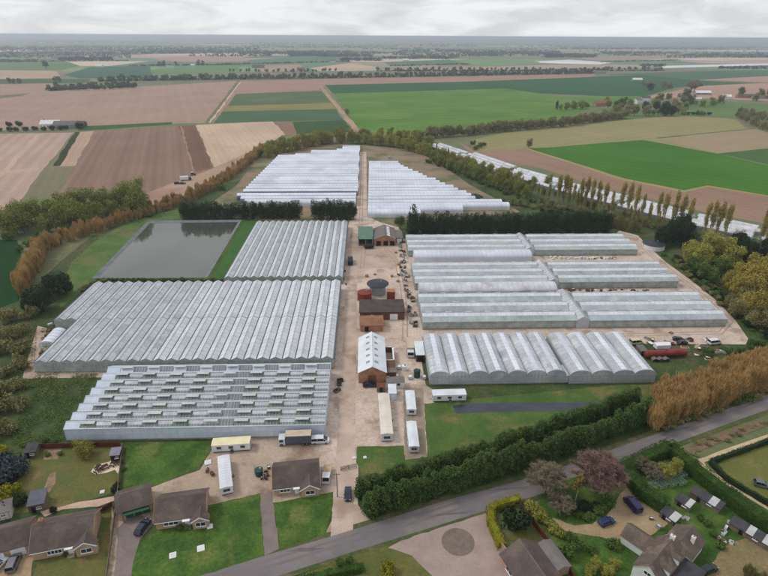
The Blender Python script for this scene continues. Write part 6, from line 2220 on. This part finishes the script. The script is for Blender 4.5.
cluster('bush', [(86, 231, 1.6), (222, 190, 2.4), (150, 217, 1.5), (259, 157, 3.0)], 'bright green bush among the orange osiers', 'green bushes among osiers')
tree('evergreen', *G(40, 311), 1.32, 'broad dark evergreen tree nearest the small white tunnel', sz=.86)
tree('evergreen', *G(60, 296), 1.3, 'dark evergreen tree nearest the pond bank', sz=.86)
ST = 'olive-tan scrub bush on the rough ground at the crop edge'
for (x0_, y0_, x1_, y1_) in ((8, 322, 30, 318), (2, 340, 30, 332), (0, 356, 28, 350), (0, 375, 26, 368), (-8, 395, 22, 388), (-10, 415, 20, 408), (-10, 436, 18, 428)):
    along('bushtan', [(x0_, y0_), (x1_, y1_)], 2.3, ST, 'scrub at the crop edge', (1.3, 2.2), (1.0, 1.6), 1.6)
along('bushtan', [(82, 291), (92, 284.5), (110, 281.6)], 2.0, 'low olive bush at the pond corner of the glasshouse', 'bushes at the pond corner', (.7, 1.1), (.8, 1), .4)
along('bush', [(98, 281), (225, 281.2)], 2.2, 'low green bush along the pond side of the glasshouse', 'bushes between pond and glasshouse', (.7, 1.0), (.7, .9), .3)
cluster('bush', [(40, 236, 1.8), (20, 252, 1.6), (28, 246, 1.8), (8, 240, 2)], 'green bush at the corner of the dark crop', 'bushes at the crop corner')

# --- tree belt behind the polytunnels
TB = 'yellow-green tree in the belt behind the polytunnels'
along('poplar', [(268, 157), (300, 149), (340, 143), (372, 142), (405, 147), (425, 153)], 11, 'slim poplar in the belt behind the polytunnels', 'poplars in the tree belt', (.5, .75), (.9, 1.1), 4)
along('spring', [(266, 158), (290, 151), (330, 143.5), (360, 143), (400, 148), (430, 157)], 7, TB, 'tree belt behind the polytunnels', (.9, 1.3), (1.0, 1.35), 3)
along('olive', [(270, 154), (300, 147), (340, 140.5), (372, 140), (410, 146), (430, 150)], 9, TB, 'tree belt behind the polytunnels', (1.0, 1.4), (1.0, 1.3), 3)
along('olive', [(430, 160), (452, 170), (478, 180), (505, 191), (530, 198)], 4.8, 'olive tree between the stepped tunnels and the white strip', 'trees before the white tunnel strip', (.75, 1.05), (1.0, 1.3), 2.5)
along('spring', [(424, 153), (455, 164), (490, 176), (520, 187)], 7, 'olive tree between the stepped tunnels and the white strip', 'trees before the white tunnel strip', (.7, .95), (1.1, 1.4), 2.5)
cluster('olive', [(500, 178, .95), (508, 178, .9), (548, 186, .85), (533, 185, .7)], 'round-headed olive tree standing over the white tunnels', 'trees over the white tunnels')
along('bushtan', [(505, 203), (520, 207), (545, 210)], 4, 'tan bush on the rough ground behind the conifer row', 'bushes behind the conifer row', (1.2, 2.0), (.9, 1.2), 2)
cluster('osiertan', [(512, 205, .5), (520, 206, .55), (527, 206.5, .5)], 'brownish twiggy bush behind the conifer row', 'twiggy bushes behind the conifers')
# --- poplars: clumps along the curved strip
PP = 'tall narrow poplar with bare lower trunk by the white tunnel strip'
for p in [(557, 206, .93), (563, 206, .98), (567, 207, .9), (579, 209, .9), (584, 209, .95), (590, 211, .9), (596, 211.5, .86), (603, 213, .88), (619, 217, .95), (626, 219, 1.0), (633, 221, .98), (640, 222, .75), (655, 226, .9), (661, 228, .95), (671, 230, 1.0), (678, 231, .98), (686, 233, .9), (702, 238, .88), (708, 240, .95), (714, 241, 1.0), (722, 243, .95), (757, 251, 1.0), (763, 253, .8), (548, 203, .6), (572, 208, .7), (610, 216, .7), (648, 224, .6)]:
    x, y = G(p[0], p[1])
    tree('poplar', x, y, p[2] * 1.05, PP, 'poplars along the white tunnel strip', sz=1.0)
along('osiertan', [(612, 228), (626, 231), (642, 234)], 2.4, 'bare tan thicket at the end of the long conifer row', 'thicket by the conifer row', (.7, .9), (.9, 1.1), .6)
along('bushdark', [(540, 212), (600, 222), (612, 224)], 4.5, 'dark bush behind the long conifer row', 'dark bushes behind the conifer row', (1.2, 1.8), (.9, 1.1), 1.5)
along('bushtan', [(545, 206), (600, 216), (640, 225), (690, 237), (725, 245), (768, 256)], 3.2, 'tan undergrowth bush at the feet of the poplars', 'undergrowth below the poplars', (1.0, 2.0), (.9, 1.4), 2)
along('poplar', [(436, 160), (470, 173), (505, 186), (540, 200), (580, 210), (620, 220), (690, 236)], 6.5, 'young slim poplar in front of the white tunnel strip', 'young poplars before the white strip', (.42, .62), (.9, 1.15), 2)
along('osiertan', [(440, 158), (480, 172), (530, 190), (580, 205), (640, 221), (690, 233)], 6, 'thin bare stems between the poplars', 'bare stems between the poplars', (.5, .8), (.9, 1.2), 3)
along('bush', [(430, 163), (470, 178), (500, 192), (540, 203), (600, 218), (640, 228)], 4, 'green bush at the edge of the poplar belt', 'green bushes at the poplar belt', (1.0, 1.8), (.7, 1.0), 3)
# --- dark conifers and willows on the right
cluster('evergreen', [(661, 246, .95), (672, 243, 1.05), (683, 246, 1.05), (678, 238, 1.1)], 'dark evergreen tree beside the low black-covered tank', 'evergreens by the covered tank', sz=(1.1, 1.4))
cluster('evergreen', [(738, 258, 1.0), (746, 262, .9), (764, 262, 1.0), (774, 268, 1.05), (736, 250, .9)], 'dark evergreen tree behind the golden willows', 'evergreens behind the willows', sz=(1.1, 1.35))
cluster('spring', [(690, 262, 1.25), (704, 262, 1.45), (697, 268, 1.2), (719, 262, 1.45), (728, 268, 1.3), (710, 256, 1.3)], 'large yellow-green willow behind the outer dirt lane', 'willows behind the outer lane')
cluster('green', [(701, 280, .95), (708, 283, .9), (720, 278, 1.0), (694, 272, .85)], 'fresh green willow in front of the yellow ones', 'green willows by the lane')
cluster('yellow', [(742, 286, 1.25), (756, 292, 1.3), (768, 296, 1.3), (748, 300, 1.2), (735, 296, 1.1), (764, 282, 1.2), (752, 276, 1.2), (776, 306, 1.3), (728, 290, .9), (745, 312, 1.0), (760, 316, 1.1)], 'golden-yellow willow near the scrubby bank', 'golden willows near the bank')
cluster('tanbroad', [(735, 318, .8), (750, 326, .8), (742, 306, .8), (766, 330, .9), (728, 308, .7)], 'greyish-tan bush below the golden willows', 'tan bushes below the willows')
along('bushdark', [(676, 262), (700, 280), (722, 300), (742, 318), (756, 332), (776, 342)], 4.2, 'dark green bush on the bank beside the outer lane', 'bushes on the outer bank', (1.0, 1.8), (.7, 1.0), 2.2)
along('bush', [(672, 258), (700, 278), (724, 300), (744, 320), (768, 340)], 3.0, 'dark green bush on the bank beside the outer lane', 'bushes on the outer bank', (.7, 1.3), (.5, .8), 3.0)
along('bushtan', [(676, 262), (700, 284), (722, 304), (768, 330)], 5.0, 'tan bush on the bank below the willows', 'tan bushes on the bank', (1.0, 1.6), (.7, 1.0), 3.0)
along('bush', [(680, 262), (704, 282), (726, 300), (746, 318), (768, 334)], 4.6, 'dark green bush on the bank beside the outer lane', 'bushes on the outer bank', (1.0, 1.7), (.6, .9), 2.5)
# --- orange osier hedge along the road, right
oh = None
for off, st in ((0, 1.6), (-5, 1.8), (-10, 2.0), (-16, 2.3), (-22, 2.8)):
    P_ = walk([(652, 428 + off), (690, 415 + off), (730, 400 + off), (768, 386 + off), (810, 368 + off), (860, 350 + off)], st)
    if oh is None:
        O_ = P_[0]
        oh = thing('osier_hedge', 'tall dense orange-brown osier hedge standing along the road', 'hedge', (*O_, 0))
    for (x, y) in P_:
        q = tree('osier', x + RNG.uniform(-.8, .8), y + RNG.uniform(-.8, .8), RNG.uniform(.95, 1.15), None, sz=RNG.uniform(.9, 1.08), parent=oh, origin=O_)
        q.name = 'osier'
along('bushtan', [(664, 431), (720, 410), (768, 392)], 3.2, 'low tan bush under the orange osier hedge on the verge', 'bushes under the osiers', (.8, 1.2), (.7, 1), .7)
cluster('bush', [(735, 404, 1.4), (744, 401, 1.6), (690, 420, 1.0)], 'green bush on the verge below the osier hedge', 'green bushes on the osier verge')
along('bush', [(705, 358), (730, 352), (768, 344)], 4, 'scrubby green bush at the end of the dirt lane', 'scrub at the lane end', (.9, 1.5), (.6, .9), 2)
# --- roadside bare trees and the curved drive
tree('purple', *G(594, 493), 1.1, 'large bare tree with purple-brown twigs beside the road')
tree('greybare', *G(545, 494), 1.02, 'spreading grey bare tree beside the road')
tree('greybare', *G(560, 512), .6, 'small grey bare tree at the mouth of the curved drive')
tree('birch', *G(575, 503), 1.0, 'slender birch with a pale trunk between the bare trees')
along('bush', [(565, 516), (580, 518), (596, 515), (610, 506)], 1.9, 'green bush in the bed under the bare trees', 'bushes under the bare trees', (.8, 1.3), (.6, .9), .9)
along('bushdark', [(560, 508), (578, 509), (600, 504)], 2.2, 'dark bush in the bed under the bare trees', 'dark bushes under the bare trees', (.8, 1.2), (.7, .9), .9)
along('bushspring', [(529, 510), (540, 521), (552, 533), (563, 541)], 1.7, 'yellow-flowering shrub along the red garden fence', 'yellow shrubs along the red fence', (.9, 1.3), (.9, 1.2), .6)
tree('bushdark', *G(516, 527), 2.6, 'dark glossy shrub inside the clipped golden hedge', sz=1.0)
clipped_hedge('clipped golden hedge curving round the lawn at the turning circle', [(501, 548), (491, 526), (490, 513), (497, 509), (519, 502)], 1.8, 2.0, L_gold, 11)
tree('bushgold', *G(387, 570), 1.2, 'small golden bush on the lawn beside the road', sz=1.1)
tree('bushgold', *G(389, 578), 1.1, 'golden bush at the foot of the lawn beside the road', sz=1.1)
clipped_hedge('dark clipped hedge at the bottom lawn beside the road', [(296, 584), (362, 570)], 1.6, 1.5, L_clip, 12)
cluster('bush', [(700, 520, .7), (706, 526, .8), (712, 536, .7), (690, 532, .6), (720, 548, .8), (680, 528, .6), (698, 548, .7), (640, 550, .9)], 'small green shrub on the lawn by the white house', 'shrubs by the white house')
cluster('bush', [(340, 565, .8), (350, 562, .7), (566, 556, 1.4), (575, 548, 1.2), (570, 541, 1.0), (590, 552, 1.0), (612, 548, 1.2)], 'green shrub in the garden beds near the road', 'garden shrubs near the road')
cluster('spring', [(596, 568, .34), (606, 574, .36), (588, 576, .34), (614, 568, .3)], 'pale flowering small tree beside the white house', 'flowering trees by the white house', sz=(.75, .9))
clipped_hedge('tall clipped hedge beside the blue people carrier', [(626, 478), (641, 497), (662, 510)], 3.2, 3.2, L_clip, 13)
clipped_hedge('long tall clipped hedge between the gardens and the footpath', [(622, 474), (668, 452), (690, 472), (728, 502), (768, 532), (830, 576)], 3.6, 3.2, L_clip, 14)
clipped_hedge('lower hedge along the footpath edge', [(690, 468), (728, 498), (768, 522), (830, 560)], 2.2, 1.3, L_clip, 15, wob=.2)
clipped_hedge('dark narrow hedge round the dry camping field', [(900, 396), (768, 443), (710, 464), (726, 481), (768, 506), (840, 550)], 1.0, 1.5, L_dark, 16, leafs=.24)
cluster('greybare', [(652, 478, .55), (640, 470, .5)], 'pale twiggy small tree in the hedged garden', 'twiggy trees in the hedged garden')
cluster('spring', [(664, 478, .5), (672, 474, .45)], 'small yellow-green tree inside the hedged garden', 'small trees in the hedged garden')
along('bushtan', [(690, 452), (720, 440), (768, 421)], 2.2, 'low bush on the verge opposite the osier hedge', 'bushes on the far verge', (.35, .75), (.4, .8), 1.6)
cluster('osiertan', [(752, 580, .4), (745, 576, .4), (760, 584, .4)], 'tan twiggy shrub at the dry garden corner', 'twiggy shrubs in the dry garden')
# --- gardens at the left
tree('spring', *G(85.5, 456), .62, 'young bright green tree in front of the brown fence', sz=.9)
cluster('bushblue', [(6, 482, 2.4), (16, 478, 2.2), (22, 472, 1.8), (-2, 476, 2.6), (10, 470, 2.4)], 'blue-grey spreading conifer shrub beside the dry lawn', 'blue-grey shrubs by the dry lawn')
cluster('bushgold', [(8, 496, 1.6), (16, 493, 1.4), (2, 455, 1.6), (-4, 498, 1.8), (4, 503, 1.5)], 'yellow-green shrub around the blue-grey conifer', 'yellow shrubs by the blue conifer')
cluster('bushdark', [(20, 505, 1.4), (8, 512, 1.3), (54, 512, .7), (116, 492, .8), (117, 487, .7)], 'small dark garden bush beside the old lawn', 'dark garden bushes')
cluster('bush', [(48, 456, .6), (60, 455, .6), (66, 556, .5), (84, 552, .5), (125, 470, .5), (180, 530, .6), (187, 529, .5)], 'low garden plant beside a house or fence', 'low garden plants')
along('bush', [(24, 446), (66, 441)], 2.6, 'scruffy bush on the weedy ground before the painted glasshouse', 'bushes on the weedy ground', (.6, 1.0), (.5, .8), .8)

# --- rough weedy ground tufts: too many to count
rs = np.random.default_rng(21)
for nm, poly, n, m in (('rough_weeds', [(20, 380), (98, 374), (66, 425), (66, 440), (10, 446), (20, 410)], 11000, L_green), ('rough_weeds', [(24, 318), (38, 324), (34, 372), (100, 374), (80, 395), (20, 400), (10, 350)], 7000, L_tan),
                       ('rough_weeds', [(667, 258), (694, 280), (720, 300), (740, 320), (750, 336), (768, 345), (768, 300), (700, 262)], 5200, L_clip), ('rough_weeds', [(58, 262), (66, 250), (100, 236), (150, 219), (180, 209), (184, 214), (150, 224), (110, 240), (84, 258), (70, 275)], 3200, L_tan), ('rough_weeds', [(470, 180), (540, 205), (620, 222), (560, 215), (500, 206)], 2500, L_clip)):
    P = np.array([G(*p) for p in poly])
    lo_, hi_ = P.min(0), P.max(0)
    pts = rs.uniform(lo_, hi_, size=(n * 3, 2))
    ins = np.zeros(len(pts), bool)
    j = len(P) - 1
    for i in range(len(P)):
        c = ((P[i, 1] > pts[:, 1]) != (P[j, 1] > pts[:, 1])) & (pts[:, 0] < (P[j, 0] - P[i, 0]) * (pts[:, 1] - P[i, 1]) / (P[j, 1] - P[i, 1] + 1e-9) + P[i, 0])
        ins ^= c
        j = i
    pts = pts[ins][:n]
    nzz = np.sin(pts[:, 0] * .5) * np.sin(pts[:, 1] * .37) + rs.normal(size=len(pts)) * .3
    pts = pts[nzz > -.25]
    C = np.stack([pts[:, 0], pts[:, 1], rs.uniform(.1, .45, len(pts))], 1)
    D = rs.normal(size=(len(pts), 3)) * .5 + np.array([0, 0, 1])
    o = put(nm, quads_mesh(nm, C, D, .36, m, rs), None)
    tag(o, {'rough_weeds': 'rough green weeds growing on uncut ground'}[nm], 'weeds', kind='stuff')

# --- middle distance hedgerows and village trees
VT = 'leafy tree among the farmsteads beyond the bright green field'
for (p, s) in [((560, 110), 1.0), ((567, 110), 1.3), ((573, 109), 1.5), ((580, 109), 1.5), ((586, 109), 1.2)]:
    tree('olive', *G(*p), s, 'pale silvery tree in the clump beside the red-roofed farm', 'pale trees by the red farm', sz=.9)
tree('conifer', *G(556.5, 109.5), 1.8, 'dark column conifer at the end of the pale tree clump')
for (p, k, s) in [((608, 108), 'tanbroad', 1.0), ((616, 109), 'green', 1.1), ((622, 107), 'green', 1.2), ((630, 108), 'tanbroad', 1.2), ((627, 113), 'tanbroad', 1.0), ((634, 116), 'tanbroad', 1.3), ((646, 116), 'tanbroad', 1.2), ((653, 107), 'olive', 1.1), ((660, 102), 'green', 1.2), ((668, 101), 'green', 1.1), ((674, 106), 'yellow', 1.1), ((678, 114), 'tanbroad', 1.1), ((684, 106), 'green', 1.0), ((690, 104), 'green', 1.3), ((686, 99), 'green', 1.5), ((664, 88), 'tanbroad', 1.4), ((670, 89), 'tanbroad', 1.2), ((712, 106), 'olive', 1.2), ((720, 104), 'olive', 1.3), ((702, 107), 'olive', 1.0), ((740, 97), 'green', 1.5), ((760, 98), 'olive', 1.5), ((768, 99), 'olive', 1.5), ((756, 101), 'olive', 1.3), ((691, 92), 'greybare', 2.2), ((694, 91.6), 'greybare', 2.2)]:
    tree(k, *G(*p), s * 1.25, VT, 'trees among the farmsteads', sz=.95)
for k in range(34):
    q = (RNG.uniform(604, 706), 0)
    q = (q[0], 116.5 - (q[0] - 604) * .01 - RNG.uniform(0, 1) ** 1.4 * 15)
    tree(RNG.choice(['green', 'tanbroad', 'olive', 'green', 'spring']), *G(*q), RNG.uniform(.8, 1.35), VT, 'trees among the farmsteads', sz=RNG.uniform(.75, 1))
for p, s in [((650, 91), 1.5), ((645, 110), 1.2), ((664, 116), 1.9), ((671, 116), 1.4), ((656, 110), 1.2)]:
    tree('evergreen', *G(*p), s, 'dark evergreen tree among the farmsteads', 'dark evergreens among the farmsteads', sz=1.1)
HR = 'tan hedgerow bush between the bright green and the pale field'
along('tanbroad', [(418, 139), (470, 135), (510, 131), (560, 127), (610, 120), (626, 118)], 4.6, HR, 'hedgerow between the fields', (.95, 1.35), (.8, 1.1), 3)
along('bushdark', [(420, 137.6), (520, 129), (620, 118)], 9, 'dark low hedgerow bush between the bright green and pale fields', 'dark hedgerow bushes', (2.0, 3.0), (.8, 1), 2)
along('bushdark', [(683, 114.4), (712, 115)], 7, 'dark clipped bush at the village hedge', 'village hedge bushes', (2.4, 3.0), (.7, .8), 1)
along('tanbroad', [(738, 118), (752, 124), (768, 131), (800, 142)], 9, 'greyish bush in the thicket at the pale field corner', 'thicket at the pale field corner', (.8, 1.2), (.8, 1.1), 3)
along('tanbroad', [(742, 114), (768, 122), (800, 132)], 9, 'greyish bush in the thicket at the pale field corner', 'thicket at the pale field corner', (.8, 1.2), (.8, 1.1), 3)
tree('tanbroad', *G(529, 148), .95, 'lone twiggy tree at the tip of the vivid green field')
tree('tanbroad', *G(347, 115), .95, 'lone bare tree beside the farm track at the bright green field')
cluster('bush', [(476, 150, 2.2), (480, 148, 2.6), (473, 145, 2.4), (484, 146, 2)], 'brownish bush at the corner of the brown field', 'bushes at the brown field corner')
along('bushdark', [(0, 131.6), (30, 131), (62, 130.2)], 9, 'dark hedge bush along the far farm strip', 'hedge along the far farm strip', (2.2, 3), (.8, 1), 2)
cluster('bushdark', [(80, 128.5, 3.4), (66, 129.5, 2.4), (20, 126.5, 3), (10, 126.5, 3)], 'dark bush at the end of the far farm strip', 'bushes of the far farm strip')
# wood strip in the brown field, avenue of trees
WS = 'tree in the small wood strip on the brown field'
along('far', [(48, 91), (80, 90.4), (110, 89.6), (136, 87.6)], 7, WS, 'trees of the wood strip', (.8, 1.1), (.8, 1.1), 4)
along('far', [(56, 89), (90, 88), (130, 86)], 7, WS, 'trees of the wood strip', (.8, 1.2), (.8, 1.1), 4)
cluster('far', [(10, 84, 1.2), (14, 84, 1.1), (20, 84, 1.2), (56, 82, 1.3), (60, 82.4, 1.2)], 'lone rounded tree at the edge of the big brown field', 'lone trees at the brown field')
AV = 'tree in the long avenue at the far edge of the brown fields'
along('far', [(100, 81.6), (236, 79.4), (300, 78.6), (400, 77), (480, 75.6), (560, 74.6), (600, 73.4)], 8.0, AV, 'avenue trees beyond the brown fields', (.85, 1.5), (.9, 1.1), 5)
AV2 = 'small tree in the hedge line behind the avenue'
along('far', [(380, 71.6), (470, 70.4), (560, 71.4), (640, 70), (664, 71)], 14, AV2, 'hedge line behind the avenue', (.9, 1.4), (.8, 1), 8)
along('fardark', [(230, 72), (300, 72.6), (340, 71.4)], 15, AV2, 'hedge line behind the avenue', (.8, 1.2), (.8, 1), 8)
cluster('fardark', [(160, 67, 1.6), (164, 66.8, 1.8), (199, 66, 2.0), (203, 66.2, 1.8), (46, 68.6, 2.4), (176, 65.8, 1.2)], 'dark tree by the far white cottages', 'dark trees by the far cottages')

# --- the plain's far woods and town: reads as one mass
rs = np.random.default_rng(9)
VC, VD, SZ = [], [], []


def far_strip(x0, x1, y, n, h, dy=.5):
    """trees along a pixel row of the plain, standing on the ground"""
    for k in range(n):
        px_ = rs.uniform(x0, x1)
        gx, gy = G(px_, y + rs.uniform(-dy, dy))
        q = 7
        VC.append(np.stack([gx + rs.normal(size=q) * h * .45, gy + rs.normal(size=q) * h * .45, rs.uniform(.12, .95, q) * h], 1))
        VD.append(rs.normal(size=(q, 3)))
        SZ.append(np.full(q, h * .75))


for xa, ya, xb, yb in ((100, 81.6, 236, 79.4), (236, 79.4, 400, 77), (400, 77, 600, 73.4), (380, 71.6, 664, 71), (48, 90.6, 136, 87), (0, 62, 130, 61), (130, 66.4, 240, 64.8), (240, 64.4, 350, 61.8), (390, 66.4, 470, 64.4), (600, 62.4, 680, 60.4)):
    for q_ in range(24):
        f_ = (q_ + .5) / 24
        wx = (xb - xa) / 48
        xc_ = xa + (xb - xa) * f_
        far_strip(xc_ - wx, xc_ + wx, ya + (yb - ya) * f_, int(abs(wx) * rs.uniform(1.5, 4)), rs.uniform(3.5, 6), .08)
far_strip(0, 130, 55.5, 260, 10, 2.2)
far_strip(60, 112, 60, 120, 11, .8)
far_strip(0, 40, 62, 40, 9, .5)
far_strip(0, 260, 49, 420, 11, 2.5)
far_strip(150, 260, 52.5, 160, 11, .8)
far_strip(240, 330, 54, 220, 12, 1)
far_strip(290, 372, 56, 220, 12, .9)
far_strip(340, 384, 60.5, 70, 11, .5)
far_strip(400, 470, 51.5, 110, 12, .8)
far_strip(384, 455, 58.6, 80, 11, .7)
far_strip(460, 560, 53.5, 260, 13, 1)
far_strip(545, 595, 57, 160, 14, .8)
far_strip(600, 680, 53.6, 170, 12, .9)
far_strip(680, 768, 56, 120, 11, .6)
far_strip(720, 768, 68.6, 60, 8, .6)
far_strip(640, 664, 66.5, 30, 9, .4)
for yy_ in np.arange(38.6, 58, .55):
    for q_ in range(int(rs.integers(1, 5))):
        w_ = rs.uniform(25, 150)
        x_ = rs.uniform(-120, 800)
        far_strip(x_, x_ + w_, yy_ + (x_ - 384) * .0054, int(w_ * rs.uniform(.35, .8)), rs.uniform(9, 13) * (1 if yy_ > 42 else 1.4), .12)
C, D, S = np.vstack(VC), np.vstack(VD), np.concatenate(SZ)
ctr = C.mean(0)
me = quads_mesh('far_woods', C, D, S[:, None], L_far2, rs)
tag(put('far_woods', me), 'hazy far woods and hedges spread across the plain', 'woods', kind='stuff')
tm = MB()
rgh = random.Random(4)
for k in range(520):
    if k < 320:
        px_, py_ = rgh.uniform(-20, 130), rgh.uniform(47.5, 58)
    elif k < 420:
        px_, py_ = rgh.uniform(120, 300), rgh.uniform(46, 50)
    else:
        px_, py_ = rgh.uniform(360, 768), rgh.uniform(44, 54)
    x, y = G(px_, py_)
    a, c, h = rgh.uniform(9, 18), rgh.uniform(8, 11), rgh.uniform(4, 6)
    m_ = rgh.choice([0, 0, 1, 2])
    tm.box(x, x + a, y, y + c, 0, h, m_)
    tm.extrude([(y - .3, h), (y + c + .3, h), (y + c / 2, h + 3)], x - .3, x + a + .3, 3 if rgh.random() < .7 else 2, axis='x')
tag(tm.build('far_town', [far_wall[0], far_wall[1], far_wall[2], mat('far_roof', (130, 106, 98), (112, 96, 92), .01)]), 'far town of small houses on the hazy plain', 'town', kind='stuff')
# two thin masts on the horizon
for p, h in (((341, 43), 90), ((339, 42.4), 70)):
    x, y = G(*p)
    t = thing('radio_mast', 'thin radio mast standing on the hazy plain', 'mast', (x, y, 0), 0, 'masts on the plain')
    MB().tube((0, 0, 0), (0, 0, h), 1.6, .6, 6).build('mast', steel, t)
    MB().box(-4, 4, -.4, .4, h * .8, h * .8 + 1.5).build('antenna', steel, t)

# ================================================================== HAZE
hz = MB().box(-46000, 46000, -700, 46000, -1.0, 101.5).build('haze', [])
tag(hz, 'pale haze over the whole plain', 'haze', kind='stuff')
hm = bpy.data.materials.new('haze')
hm.use_nodes = True
ht = hm.node_tree
ht.nodes.clear()
hv = N(ht, 'ShaderNodeVolumePrincipled')
hv.inputs['Color'].default_value = (.82, .91, 1.0, 1)
hv.inputs['Density'].default_value = 1.6e-4
hv.inputs['Anisotropy'].default_value = .5
ho = N(ht, 'ShaderNodeOutputMaterial')
ht.links.new(hv.outputs['Volume'], ho.inputs['Volume'])
hz.data.materials.append(hm)
